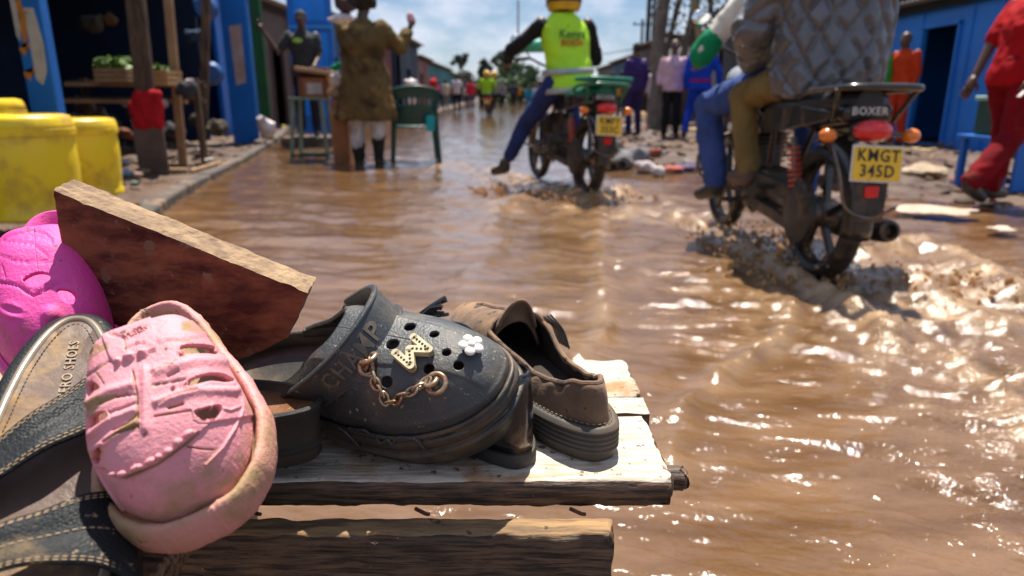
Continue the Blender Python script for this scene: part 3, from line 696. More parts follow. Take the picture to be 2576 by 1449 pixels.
holes = [zA((925, 270), (1000, 258), (1090, 268), (1135, 302), (1120, 318), (1040, 312), (960, 318), (918, 326)), zA((945, 462), (1000, 425), (1080, 406), (1150, 412), (1205, 445), (1165, 458), (1080, 450), (1000, 470), (950, 492)),
         zA((995, 600), (1060, 580), (1120, 568), (1146, 590), (1120, 640), (1070, 657), (1020, 640)), zA((440, 478), (468, 448), (512, 482), (480, 505), (450, 540)), zA((452, 645), (500, 605), (548, 608), (555, 640), (512, 668), (455, 695)), zA((468, 855), (500, 800), (532, 788), (515, 850), (492, 886))]
for h in holes: D = np.minimum(D, np.where(FC, sdf_poly(X0, Y0, roundpoly(h, 4)) * 2.5e-4, 1))
DI = np.zeros(X0.shape)
for pts, s_ in ((zA((500, 170), (640, 95), (800, 90), (880, 110), (700, 140), (560, 190)), 1), (zA((930, 150), (1000, 120), (1060, 190), (1020, 215), (930, 190)), .9), (zA((440, 560), (520, 520), (600, 520), (520, 570), (460, 660), (445, 640)), .9), (zA((500, 270), (560, 250), (570, 290), (520, 300)), 1),
                (zA((700, 630), (712, 690), (600, 720), (560, 760)), .9), (zA((840, 240), (960, 235), (1000, 255), (860, 250)), .9), (zA((420, 330), (470, 260), (500, 250), (520, 300), (440, 370)), .8)):
    DI += s_ * sst(5, -4, sdf_poly(X0, Y0, pts))
for pts, w_, h in grooves: DI += 0.95 * np.exp(-(dline(X0, Y0, zA(*pts)) / (w_ * 2.0)) ** 2)
DI = np.where(FC, np.clip(DI, 0, 1.1) * 0.62, 0.1) + 0.45 * sst(0.93, 1.0, PC.RR)
PV = np.concatenate([P.reshape(-1, 3), DI.reshape(-1, 1)], 1)
def clip4(PV, Fc, D):
    V = [tuple(v) for v in PV]; cache = {}; out = []
    def cut(a, b):
        k = (a, b) if a < b else (b, a)
        if k not in cache:
            t = D[a] / (D[a] - D[b]); V.append(tuple(V[a][i] + (V[b][i] - V[a][i]) * t for i in range(4))); cache[k] = len(V) - 1
        return cache[k]
    pos = D > 0
    for f in Fc:
        s = [pos[i] for i in f]
        if all(s): out.append(f); continue
        if not any(s): continue
        g = []
        for i in range(len(f)):
            a, b = f[i], f[(i + 1) % len(f)]
            if pos[a]: g.append(a)
            if pos[a] != pos[b]: g.append(cut(a, b))
        if len(g) > 2: out.append(tuple(g))
    used = sorted({i for f in out for i in f}); mp = {j: i for i, j in enumerate(used)}
    return [V[i][:3] for i in used], [tuple(mp[i] for i in f) for f in out], [V[i][3] for i in used]
V, Fc, DV = clip4(PV, PC.gridfaces(185), D.reshape(-1))
up = mk('upper', V, Fc, pink, pclog, solid=0.0042); setdirt(up, DV)

# small relief lettering on the tongue patch
TV, TF = textmesh("YUSEN", 0.0125, 0.0004, 1.15, 0.00008)
def on_surface(S_, M_, px, py): return pick(S_.P, S_.N, M_, px, py)
V = []; a0 = zA((655, 232))[0]
for v in TV:
    th = R(-26) ; u, w_ = v.x / 0.0125 * 19, v.y / 0.0125 * 19; arc = -0.010 * u * u * 0.6
    px_t = 700 * .4906 + u * math.cos(th) - (-w_) * math.sin(th) * 1; py_t = 737.9 + 190 * .4907 + u * math.sin(th) - w_ * math.cos(th) + 0 * arc
    q, n = on_surface(PC, Mp, px_t, py_t); V.append(q + n.normalized() * (0.0002 + v.z))
mk('lettering', V, TF, mat('pink_relief', (0.50, 0.16, 0.18), (0.40, 0.20, 0.12), 120, rough=0.6), pclog, smooth=False)
# ------------------------------------------------------------------ hot pink clog
hot = soft_mat('hot_pink_foam', (0.80, 0.055, 0.36), (0.76, 0.07, 0.31), (0.42, 0.10, 0.08), base_mud=(0.66, 0.78))
HC = Shoe(0.24, [0, .2, .4, .6, .8, 1], [.038, .038, .040, .050, .055, .050], [.038, .038, .040, .048, .052, .048], cx=(0, 0, 0), ya=0.18, yb=0.78, k=0.78, spring=0.004, nphi=360)
Mh = pose(112, 728, 0.57, (-0.12, 0.74, 0.66), (-0.12, 1.0)); Mh.translation = Mh @ Vector((0.0, -0.050, -0.075))
hclog = place(thing('clog', 'hot pink clog with slotted holes at the left edge, half under the red board', 'clog'), Mh)
rows = [('r', 0.0, 0), ('r', 0.8, 0), ('o', -0.010, 0.0), ('o', -0.002, 0.002), ('o', 0.0022, 0.010), ('o', 0.003, 0.020), ('o', 0.001, 0.027), ('o', -0.003, 0.029), ('o', -0.008, 0.025), ('r', 0.7, 0.02), ('r', 0.0, 0.02)]
so = HC.sole(rows, 'sole', hot, hclog); setdirt(so, np.full(len(so.data.vertices), 0.15))
Hh = curve([0, .1, .25, .38, .48, .60, .75, .88, 1.0], [.030, .024, .018, .040, .074, .072, .062, .050, .034])
P0 = HC.upper(Hh, 3.4, 2.3, 0.0275, nr=110, off=-0.004); W0 = wpts(P0.reshape(-1, 3), Mh).reshape(P0.shape); X0, Y0, d0 = proj(W0)
Nw = HC.N @ np.array(Mh)[:3, :3].T; FC = (np.einsum('ijk,ijk->ij', Nw, CAMP - W0) > 0) & (HC.SY > 0.36)
zB = lambda *p: [(x * .3472, 402.5 + y * .3472) for x, y in p]
hg = [([(0, 890), (60, 895), (130, 912), (190, 955), (240, 985), (310, 955), (385, 905), (430, 880), (520, 870)], 2.6, .0022), ([(0, 690), (100, 728), (200, 742), (300, 736), (400, 742)], 2.0, .0016), ([(20, 580), (120, 535), (230, 512), (330, 540), (380, 580)], 2.0, .0014), ([(20, 590), (160, 600), (240, 610), (340, 690)], 1.8, .0014),
      ([(230, 555), (300, 560), (380, 600)], 1.8, .0012), ([(10, 760), (40, 850), (20, 840)], 1.6, .0012), ([(150, 870), (200, 915), (280, 925), (370, 880)], 2.0, -.0010)]
def h_disp(P, X, Y, sy, r):
    d = np.zeros(X.shape)
    for pts, w_, h in hg: d -= h * np.exp(-(dline(X0, Y0, zB(*pts)) / w_) ** 2)
    for x, y, a, b, an, hh in ((370, 1125, 70, 62, 0, .006), (90, 1090, 95, 36, 18, -.0035), (90, 1095, 105, 62, 18, .003)):
        (cx_, cy_), = zB((x, y)); c, s = math.cos(R(an)), math.sin(R(an)); u = (X0 - cx_) * c + (Y0 - cy_) * s; v = -(X0 - cx_) * s + (Y0 - cy_) * c
        d += hh * np.exp(-((u / (a * .3)) ** 2 + (v / (b * .3)) ** 2) ** 1.5)
    return np.where(FC, d, 0)
P = HC.upper(Hh, 3.4, 2.3, 0.0275, nr=110, off=-0.004, disp=h_disp)
D = superell(HC.X, HC.Y, 0.0, -0.062, 0.033, 0.056, 3.0)
for h in (zB((162, 872), (200, 838), (270, 812), (345, 818), (366, 852), (340, 884), (270, 908), (205, 908)), zB((412, 938), (500, 938), (560, 985), (540, 1040), (490, 1040), (440, 1010)), zB((-60, 800), (-20, 790), (-10, 830), (-50, 850))): D = np.minimum(D, np.where(FC, sdf_poly(X0, Y0, roundpoly(h, 4)) * 2.5e-4, 1))
V, Fc, DV = clip4(np.concatenate([P.reshape(-1, 3), np.full((P.shape[0] * P.shape[1], 1), 0.1) + 0.3 * sst(.6, 1, HC.SY).reshape(-1, 1)], 1), HC.gridfaces(110), D.reshape(-1))
up = mk('upper', V, Fc, hot, hclog, solid=0.0040); setdirt(up, DV)
# ------------------------------------------------------------------ generic leather shoes
def arch(fn, u0, u1, v0, v1, nu, nv, name, m, parent, solid=0.002):
    V = [fn(u0 + (u1 - u0) * i / nu, v0 + (v1 - v0) * j / nv) for j in range(nv + 1) for i in range(nu + 1)]
    Fc = [(j * (nu + 1) + i, j * (nu + 1) + i + 1, (j + 1) * (nu + 1) + i + 1, (j + 1) * (nu + 1) + i) for j in range(nv) for i in range(nu)]
    return mk(name, V, Fc, m, parent, solid=-solid)
def stitches(path, m, parent, step=0.0042, ln=0.0028, r=0.00055, name='stitching'):
    P = smoothpath(path, 8); cum = [0.0]
    for i in range(1, len(P)): cum.append(cum[-1] + (P[i] - P[i - 1]).length)
    mb = MB(); s_ = 0.0
    def ptat(x):
        i = max(0, min(int(np.searchsorted(cum, x)) - 1, len(P) - 2)); t = (x - cum[i]) / max(1e-9, cum[i + 1] - cum[i]); return P[i].lerp(P[i + 1], min(max(t, 0), 1))
    while s_ + ln < cum[-1]:
        a, b = ptat(s_), ptat(s_ + ln); c = (a + b) / 2; mb.tube([a, c, b], [r * .6, r, r * .6], 5); s_ += step
    o = mb.build(name, m, parent); o['kind'] = 'stuff'; return o
thread = mat('tan_thread', (0.42, 0.31, 0.19), (0.30, 0.20, 0.12), 200, rough=0.8)
blk_leather = mat('black_grained_leather', (0.007, 0.009, 0.011), (0.018, 0.020, 0.022), 10, spec=0.22, rough=0.6, bump=0.00045, bscale=520, voro=True, mud=((0.16, 0.11, 0.06), 18, 0.58, 0.72), dots=((0.28, 0.20, 0.12), 120, 0.66, 0.72), rvar=0.15)
blk_dull = mat('dull_black_rubber', (0.016, 0.017, 0.017), (0.045, 0.035, 0.025), 14, rough=0.62, bump=0.0006, bscale=200, mud=((0.14, 0.09, 0.05), 12, 0.56, 0.72))
insole = mat('muddy_brown_insole', (0.085, 0.050, 0.036), (0.135, 0.082, 0.058), 12, spec=0.3, rough=0.5, bump=0.0006, bscale=160, mud=((0.27, 0.16, 0.06), 15, 0.54, 0.64), rvar=0.2)
wet_insole = mat('wet_mud_insole', (0.17, 0.075, 0.035), (0.24, 0.12, 0.065), 40, rough=0.18, bump=0.0028, bscale=55, mud=((0.40, 0.26, 0.16), 45, 0.62, 0.68))
piping = mat('worn_shiny_piping', (0.24, 0.18, 0.13), (0.40, 0.32, 0.24), 30, rough=0.2, metal=0.35, mud=((0.3, 0.17, 0.07), 40, 0.58, 0.68))
glossy = mat('glossy_black_leather', (0.010, 0.010, 0.012), (0.020, 0.018, 0.018), 12, rough=0.10, bump=0.0012, bscale=55, coat=0.7, mud=((0.15, 0.085, 0.045), 24, 0.60, 0.72))
tan_in = mat('tan_leather_lining', (0.26, 0.10, 0.04), (0.20, 0.075, 0.03), 30, rough=0.55)
suede = mat('muddy_brown_canvas', (0.115, 0.066, 0.040), (0.20, 0.118, 0.066), 22, rough=0.9, bump=0.0010, bscale=230, mud=((0.29, 0.165, 0.080), 11, 0.50, 0.68), dots=((0.05, 0.03, 0.02), 60, 0.60, 0.66), sheen=0.1)
suede_in = mat('dark_shoe_lining', (0.022, 0.015, 0.012), (0.05, 0.032, 0.022), 25, rough=0.9)
ridged = mat('ridged_rubber_sole', (0.045, 0.040, 0.034), (0.085, 0.065, 0.048), 20, rough=0.65, mud=((0.15, 0.095, 0.055), 12, 0.52, 0.70))

def welt(SH, Mx, loopP, r, m, parent, name='collar_binding', lift=0.0):
    pts = [Vector(p) for p in loopP]; n = len(pts)
    if n < 8: return
    sm = []
    for i in range(0, n, 2):
        a = Vector((0, 0, 0))
        for k in range(-3, 4): a += pts[(i + k) % n]
        sm.append(a / 7 + Vector((0, 0, lift)))
    MB().tube(sm, r, 8, closed=True).build(name, m, parent)

# ---- wide leather slide sandal on the left
SD = Shoe(0.30, [0, .15, .35, .55, .75, .9, 1], [.037, .038, .038, .045, .051, .048, .040], [.037, .038, .038, .045, .051, .048, .040], cx=(0, 0, 0), ya=0.16, yb=0.80, k=0.86, nphi=200)
Ms = pose(58, 1240, 0.41, (-0.04, 0.62, 0.78), (-0.40, 1.0)); Ms.translation = Ms @ Vector((-0.006, -0.020, -0.030))
sandal = place(thing('sandal', 'muddy black leather sandal with two wide stitched straps and brown insole, lower left', 'sandal'), Ms)
rows = [('r', 0.0, 0), ('r', 0.8, 0), ('o', 0.006, 0.0), ('o', 0.009, 0.003), ('o', 0.009, 0.014), ('o', 0.008, 0.0165), ('o', 0.004, 0.0185), ('o', 0.001, 0.0195), ('o', -0.001, 0.019), ('r', .9, 0.018), ('r', 0.0, 0.018)]
SD.sole(rows, 'sole', blk_leather, sandal)
x_, y_ = SD.outline(SD.phi, -0.0035); MB().tube([(x_[i], y_[i], 0.0205) for i in range(0, SD.nphi, 2)], 0.0032, 10, closed=True).build('piping', piping, sandal)
P = SD.rows([('o', -0.005, 0.020), ('o', -0.0065, 0.0215), ('r', .8, 0.0218), ('r', .5, 0.0208), ('r', 0.0, 0.0206)]); V = P.reshape(-1, 3)
V = np.concatenate([V[:, :2], (V[:, 2] + 0.0007 * fbm(V[:, 0] * 45, V[:, 1] * 45, 3, 6))[:, None]], 1)
ins = mk('insole', V, [tuple(reversed(f)) for f in SD.gridfaces(5)], insole, sandal)
x_, y_ = SD.outline(SD.phi, -0.0100); pts = [(x_[i], y_[i], 0.0216) for i in range(0, SD.nphi, 3)]
stitches(pts[:-2], mat('dark_thread', (0.05, 0.03, 0.02), rough=0.7), ins, 0.0036, 0.0024)
for txt, xo, sz in (("HERO SHOES", -0.002, 0.0095), ("HANDMADE", -0.016, 0.0072)):
    if txt == "HANDMADE": txt = "LEATHER"
    TV, TF = textmesh(txt, sz, 0.0003, 1.1, 0.0001); mk('lettering', [(xo + v.y, -0.103 - v.x + 0.012, 0.0213 + v.z) for v in TV], TF, mat('worn_gold_print', (0.38, 0.27, 0.15), (0.22, 0.14, 0.09), 200, rough=0.6), ins, smooth=False)
def strap_fn(yc, wd, hgt, slant, curv=0.0, edge=0.0):
    def f(u, v):  # u -1..1 across, v 0..1 along the shoe
        y = yc + (v - .5) * wd * (1 + 0.15 * u * u - 0.35 * u) + slant * u + curv * (1 - u * u) * (v - 0.2)
        s_ = y / SD.L + .5; wv = float(SD.wr(s_)) + 0.007
        a = abs(u); z = 0.010 + hgt * max(0, 1 - a ** 2.6) ** 0.62 + 0.0012 * math.sin(3.1 * math.pi * v) * (1 - a) + 0.0010 * math.sin(u * 9 + v * 2)
        return Vector((u * wv, y, z))
    return f
for yc, wd, hg, sl, cv in ((-0.020, 0.042, 0.030, 0.046, 0.0), (0.066, 0.043, 0.032, 0.014, -0.012)):
    f = strap_fn(yc, wd, hg, sl, cv); st = arch(f, -1, 1, 0, 1, 44, 14, 'strap', blk_leather, sandal, 0.0022)
    for vv in ((0.07, 0.13, 0.90, 0.95) if yc < 0 else (0.06, 0.10, 0.52, 0.92, 0.96)):
        stitches([f(-0.98 + 1.96 * i / 24, vv) + Vector((0, 0, 0.0026)) for i in range(25)], thread, st)
f = strap_fn(0.066, 0.043, 0.032, 0.014, -0.012); q = f(0.28, 0.55)
MB().tube([q + Vector((0.000, -0.006, .004)), q + Vector((0.001, 0, .0048)), q + Vector((-0.001, 0.006, .004))], [.001, .0025, .001], 6).tube([q + Vector((-0.004, -0.003, .004)), q + Vector((0, 0, .005)), q + Vector((0.003, 0.005, .004))], [.0006, .0016, .0006], 6).build('thread_knot', thread, sandal)

# ---- black mule heel between the pink and the black clog
ML = Shoe(0.27, [0, .15, .35, .6, .8, 1], [.041, .042, .040, .047, .048, .04], [.041, .042, .040, .047, .048, .04], cx=(0, 0), ya=0.16, yb=0.82, k=0.84, nphi=180)
hb = at(778, 1100, BZ + 0.018)
Mm_ = frame(Vector((-0.160, 0.533, 0.479)) + Vector((-0.995, 0.04, 0)).normalized() * 0.137, (-0.995, 0.04, 0.0), (0.0, -0.05, 1)) @ Matrix.Diagonal((1, 1, 1.08, 1))
mule = place(thing('mule', 'black open-backed shoe with a wet muddy brown insole, between pink and black clogs', 'shoe'), Mm_)
rows = [('r', 0.0, 0), ('r', 0.8, 0), ('o', -0.006, 0), ('o', -0.004, 0.003), ('o', -0.0045, 0.010), ('o', -0.0015, 0.0125), ('o', -0.001, 0.015), ('o', -0.004, 0.0165), ('o', -0.0035, 0.030), ('o', -0.001, 0.0415), ('o', 0.0012, 0.0455), ('o', 0.0010, 0.0480), ('o', -0.001, 0.0495), ('o', -0.0034, 0.0490), ('o', -0.0042, 0.044), ('r', .8, 0.040)]
ML.sole(rows, 'sole', blk_dull, mule)
P = ML.rows([('o', -0.0045, 0.0415), ('r', .85, 0.0418), ('r', .6, 0.0413), ('r', .3, .041), ('r', 0.0, 0.041)])
mk('insole', P.reshape(-1, 3), [tuple(reversed(f)) for f in ML.gridfaces(5)], wet_insole, mule)
def mstrap(u, v):
    y = 0.03 + v * 0.07; s_ = y / ML.L + .5; a = abs(u); return Vector((u * (float(ML.wr(s_)) + .001), y, 0.040 + (0.034 - 0.012 * v) * max(0, 1 - a ** 2.8) ** .6))
arch(mstrap, -1, 1, 0, 1, 30, 10, 'vamp', blk_leather, mule)

# ---- black loafer under the clog
LF = Shoe(0.285, [0, .12, .35, .6, .8, 1], [.034, .038, .035, .044, .042, .030], [.034, .038, .035, .042, .040, .030], cx=(0, 0), ya=0.14, yb=0.80, k=0.80, spring=0.006, nphi=240)
hl = at(1318, 1176, BZ); dl = Vector((-0.50, 0.866, 0))
Ml = frame(Vector((hl.x, hl.y, BZ)) + dl * 0.158, dl, (0, 0, 1)) @ Matrix.Scale(1.12, 4)
loafer = place(thing('loafer', 'glossy black tassel loafer with tan lining, lying under the black clog', 'shoe'), Ml)
LF.sole([('r', 0.0, 0), ('r', 0.8, 0), ('o', -0.001, 0), ('o', 0.001, 0.002), ('o', 0.001, 0.010), ('o', 0.000, 0.012), ('o', -0.003, 0.013), ('r', .8, .012), ('r', 0.0, .012)], 'sole', blk_dull, loafer)
Hl = curve([0, .08, .25, .42, .52, .65, .85, 1], [.066, .064, .052, .052, .066, .056, .042, .030])
P = LF.upper(Hl, curve([0, .3, .5, 1], [14, 10, 3.4, 2.8]), curve([0, .3, .5, 1], [3, 3, 2.2, 2.2]), 0.012, nr=80, off=-0.002, disp=lambda P, X, Y, sy, r: 0.0008 * fbm(X * 60, Y * 40, 3, 8) * sst(0, .2, 1 - r + .1))
a_, b_ = (0.84 - LF.RR) * 0.045, 0.006 - 8 * LF.X ** 2 - LF.Y; D = -(a_ + b_ - np.sqrt(a_ * a_ + b_ * b_ + 1e-6))
V, Fc = clipmesh(P.reshape(-1, 3), LF.gridfaces(80), D.reshape(-1)); up = mk('upper', V, Fc, glossy, loafer, solid=0.0026); up.data.materials.append(tan_in); up.modifiers['solid'].material_offset = 1; up.modifiers['solid'].material_offset_rim = 0
for lp in loops(V, Fc):
    if len(lp) > 60 and max(p[2] for p in lp) > 0.045: welt(LF, Ml, lp, 0.0018, glossy, loafer)
mb = MB(); tq = Ml.inverted() @ atd(1040, 802, 0.80)
tas = thing('tassel', None, None); tas.parent = loafer; tas.matrix_local = Ml.inverted() @ Matrix.Translation(atd(1046, 803, 0.80))
mb = MB().tube([(-0.012, 0, -0.004), (0.006, 0.002, 0.001)], [0.007, 0.0085], 12); mb.build('tassel_band', mat('silver_brown_band', (0.35, 0.27, 0.2), (0.12, 0.08, 0.05), 150, rough=0.35, metal=0.4), tas)
for k in range(9):
    a = (k - 4) * 0.12; h = random.uniform(-.003, .005)
    MB().tube(smoothpath([(0.004, 0.003 * math.sin(k), 0.001 + a * 0.008), (0.018, 0.006 * math.sin(k * 2), 0.008 + a * 0.020 + h), (0.034 + random.uniform(-.004, .004), 0.008 * math.sin(k), 0.010 + a * 0.034 + h)], 4), [0.0022] * 4 + [0.0026] * 4 + [0.0022], 7).build('fringe', glossy, tas)

# ---- brown slip-on on the right
SN = Shoe(0.295, [0, .12, .35, .6, .8, 1], [.034, .037, .036, .047, .046, .036], [.034, .037, .036, .045, .044, .036], cx=(0, 0), ya=0.14, yb=0.80, k=0.76, spring=0.006, nphi=300)
hl = at(1520, 1160, BZ); dl = Vector((-0.47, 0.88, 0)).normalized()
Mn = frame(Vector((hl.x, hl.y, BZ)) + dl * 0.166, dl, (0, 0, 1)) @ Matrix.Scale(1.12, 4)
slip = place(thing('slip_on_shoe', 'worn brown slip-on shoe with ridged sole and crushed heel, right end of bench', 'shoe'), Mn)
rows = [('r', 0.0, 0), ('r', 0.8, 0), ('o', -0.003, 0), ('o', 0.0015, 0.0015), ('o', 0.003, 0.006)]
for k in range(5): z = 0.0085 + k * 0.0042; rows += [('o', 0.0034, z), ('o', 0.0046, z + 0.0010), ('o', 0.0044, z + 0.0022), ('o', 0.0028, z + 0.0030)]
rows += [('o', 0.0022, 0.0298), ('o', -0.001, 0.0308), ('o', -0.004, 0.0300), ('r', .8, .024), ('r', 0.0, .024)]
SN.sole(rows, 'sole', ridged, slip)
Hs = curve([0, .06, .16, .30, .42, .50, .60, .8, 1], [.034, .036, .026, .024, .038, .054, .052, .040, .028])
def sn_def(P):
    P = P.copy(); s_ = P[..., 1] / .295 + .5; hz = np.clip((P[..., 2] - .03) / .05, 0, 1)
    sq = sst(.42, .30, s_) * sst(.0, .14, s_)            # walls between heel and vamp lean inwards
    P[..., 0] += -np.sign(P[..., 0]) * sq * hz * 0.012 * np.abs(P[..., 0]) / .03
    P[..., 1] += sst(.12, 0, s_) * hz * 0.008
    return P
P = SN.upper(Hs, curve([0, .3, .5, 1], [16, 10, 3.2, 2.8]), curve([0, .3, .5, 1], [3.4, 3, 2.2, 2.2]), 0.028, nr=90, off=-0.004,
             disp=lambda P, X, Y, sy, r: 0.0016 * fbm(X * 34, Y * 30, 3, 9) * sst(1, .9, r) + 0.0012 * np.sin(sy * 90 + X * 60) * sst(.5, .2, sy) * sst(1, .9, r))
P = sn_def(P)
a_, b_ = (0.80 - SN.RR) * 0.045, 0.012 - 10 * SN.X ** 2 - SN.Y; D = -(a_ + b_ - np.sqrt(a_ * a_ + b_ * b_ + 1e-6))
V, Fc = clipmesh(P.reshape(-1, 3), SN.gridfaces(90), D.reshape(-1)); up = mk('upper', V, Fc, suede, slip, solid=0.0030); up.data.materials.append(suede_in); up.modifiers['solid'].material_offset = 1; up.modifiers['solid'].material_offset_rim = 0
for lp in loops(V, Fc):
    if len(lp) > 60 and max(p[2] for p in lp) > 0.052: welt(SN, Mn, lp, 0.0024, suede, slip); 
x_, y_ = SN.outline(SN.phi, -0.0015)
stitches([(x_[i], y_[i], 0.0325) for i in range(0, SN.nphi, 3)], mat('brown_thread', (0.2, .13, .08), rough=.8), slip, 0.0050, 0.0032)
P = SN.rows([('o', -0.008, 0.031), ('r', .8, 0.031), ('r', .5, .0305), ('r', 0.0, 0.0305)]); mk('insole', P.reshape(-1, 3), [tuple(reversed(f)) for f in SN.gridfaces(4)], suede_in, slip)
def tongue(u, v):  # stands up at the front of the opening, curling
    y = 0.012 + 0.010 * v + 0.020 * v * v * (-1) ; zz = 0.074 + 0.036 * v - 0.010 * v * v - 0.034 * abs(u) ** 2.2
    return Vector((u * 0.030 * (1 - .22 * v), y - 0.008 * (1 - u * u), zz))
tg = arch(tongue, -1, 1, 0, 1, 26, 12, 'tongue', suede, slip, 0.003)
def elastic(u, v): return Vector((0.031 + 0.004 * u, -0.012 + v * 0.03, 0.066 - 0.018 * u))
mbx = MB()
for k in range(6): mbx.tube(smoothpath([(0.034 - 0.0012 * k, -0.006 + 0.0045 * k, 0.079 - 0.002 * k), (0.040, -0.020 + 0.0045 * k, 0.066), (0.041, -0.030 + 0.004 * k, 0.050)], 5), 0.0010, 6)
mbx.build('elastic_gusset', suede_in, slip)
# ------------------------------------------------------------------ flooded road
def fastgrid(name, P, m, attrs=None, kind='structure'):
    ny, nx = P.shape[:2]; me = bpy.data.meshes.new(name); n = nx * ny
    me.vertices.add(n); me.vertices.foreach_set('co', P.reshape(-1).astype(np.float32))
    i = np.arange(ny - 1)[:, None] * nx + np.arange(nx - 1)[None]; q = np.stack([i, i + 1, i + nx + 1, i + nx], 2).reshape(-1, 4)
    me.loops.add(q.size); me.loops.foreach_set('vertex_index', q.reshape(-1).astype(np.int32))
    me.polygons.add(len(q)); me.polygons.foreach_set('loop_start', np.arange(0, q.size, 4, dtype=np.int32))
    try: me.polygons.foreach_set('loop_total', np.full(len(q), 4, dtype=np.int32))
    except Exception: pass
    me.update(calc_edges=True); me.polygons.foreach_set('use_smooth', np.ones(len(q), bool)); me.materials.append(m)
    for k, v in (attrs or {}).items():
        a = me.attributes.new(k, 'FLOAT', 'POINT'); a.data.foreach_set('value', v.reshape(-1).astype(np.float32))
    o = bpy.data.objects.new(name, me); COL.objects.link(o); o['kind'] = kind; return o
def viewgrid(px0, px1, nx, py0, py1, ny):
    px = np.linspace(px0, px1, nx)[None] + np.zeros((ny, 1)); py = np.linspace(py1, py0, ny)[:, None] + np.zeros((1, nx))
    xo = px - 1288; yo = 724.5 - py; dx, dy, dz = xo, yo * SP + F * CP, yo * CP - F * SP; t = -CAM_H / dz
    return dx * t, dy * t
def W(*pts): return [tuple(at(x, y, 0))[:2] for x, y in pts]
def distline(x, y, pts):
    """distance to polyline and signed side"""
    d = np.full(x.shape, 1e9); s = np.zeros(x.shape)
    for (x1, y1), (x2, y2) in zip(pts[:-1], pts[1:]):
        ex, ey = x2 - x1, y2 - y1; L2 = ex * ex + ey * ey + 1e-9; t = np.clip(((x - x1) * ex + (y - y1) * ey) / L2, 0, 1)
        dd = np.hypot(x - x1 - t * ex, y - y1 - t * ey); sg = np.sign((x - x1) * ey - (y - y1) * ex)
        k = dd < d; d = np.where(k, dd, d); s = np.where(k, sg, s)
    return d, s
KERB = [(-1.55, 1.2), (-1.95, 3.0)] + W((390, 530), (470, 478), (560, 432), (640, 388), (700, 348), (745, 318)) + [(-4.4, 20), (-3.7, 26), (-3.5, 40), (-3.9, 70), (-5, 160)]
BANK = [(9.0, 3.6), (4.6, 4.35), (3.2, 4.75), (2.3, 5.2), (1.75, 6.2), (1.45, 7.4), (1.25, 9.5), (1.2, 12.5), (0.9, 18), (1.2, 30), (2.0, 60), (6, 160)]
def kx(y): return np.interp(y, [p[1] for p in KERB], [p[0] for p in KERB])
def bx_(y): return np.interp(y, [p[1] for p in BANK], [p[0] for p in BANK])
def ground_h(x, y):
    dl_ = kx(y) - x; h = -0.14 + 0.17 * sst(0.0, 0.12, dl_) + 0.10 * sst(0.2, 1.2, dl_) * (0.5 + 0.5 * fbm(x * 1.3, y * 1.3, 4, 2)) + 0.03 * fbm(x * 7, y * 7, 3, 5) * sst(0.1, .4, dl_)
    dr = x - bx_(y); dist, side = distline(x, y, BANK); dr = np.where(side > 0, dist, -dist)
    h = np.where(x > -0.5, np.maximum(h, -0.14 + 0.155 * sst(-0.5, 0.6, dr) + (0.035 + 0.05 * sst(0.5, 2.5, dr)) * fbm(x * 1.7, y * 1.1, 5, 11) * sst(-0.3, 0.8, dr) + 0.05 * sst(1.0, 4, dr)), h)
    return h
mudm = mat('wet_mud_ground', (0.062, 0.032, 0.018), (0.115, 0.062, 0.034), 1.1, detail=8, rough=0.5, bump=0.02, bscale=9, mud=((0.20, 0.12, 0.065), 1.7, 0.60, 0.72), rvar=0.3, dots=((0.05, 0.03, 0.02), 9, 0.62, 0.68))
gx, gy = viewgrid(-900, 3500, 300, 243.0, 1700, 270)
fastgrid('ground', np.stack([gx, gy, ground_h(gx, gy)], 2), mudm)
far = 2500
mk('distant_ground', [(-far, 120, -0.15), (far, 120, -0.15), (far, far, -0.15), (-far, far, -0.15), (-far, -30, -0.2), (far, -30, -0.2), (far, 120, -0.2), (-far, 120, -0.2)], [(0, 1, 2, 3), (4, 5, 6, 7)], mudm, None, kind='structure')
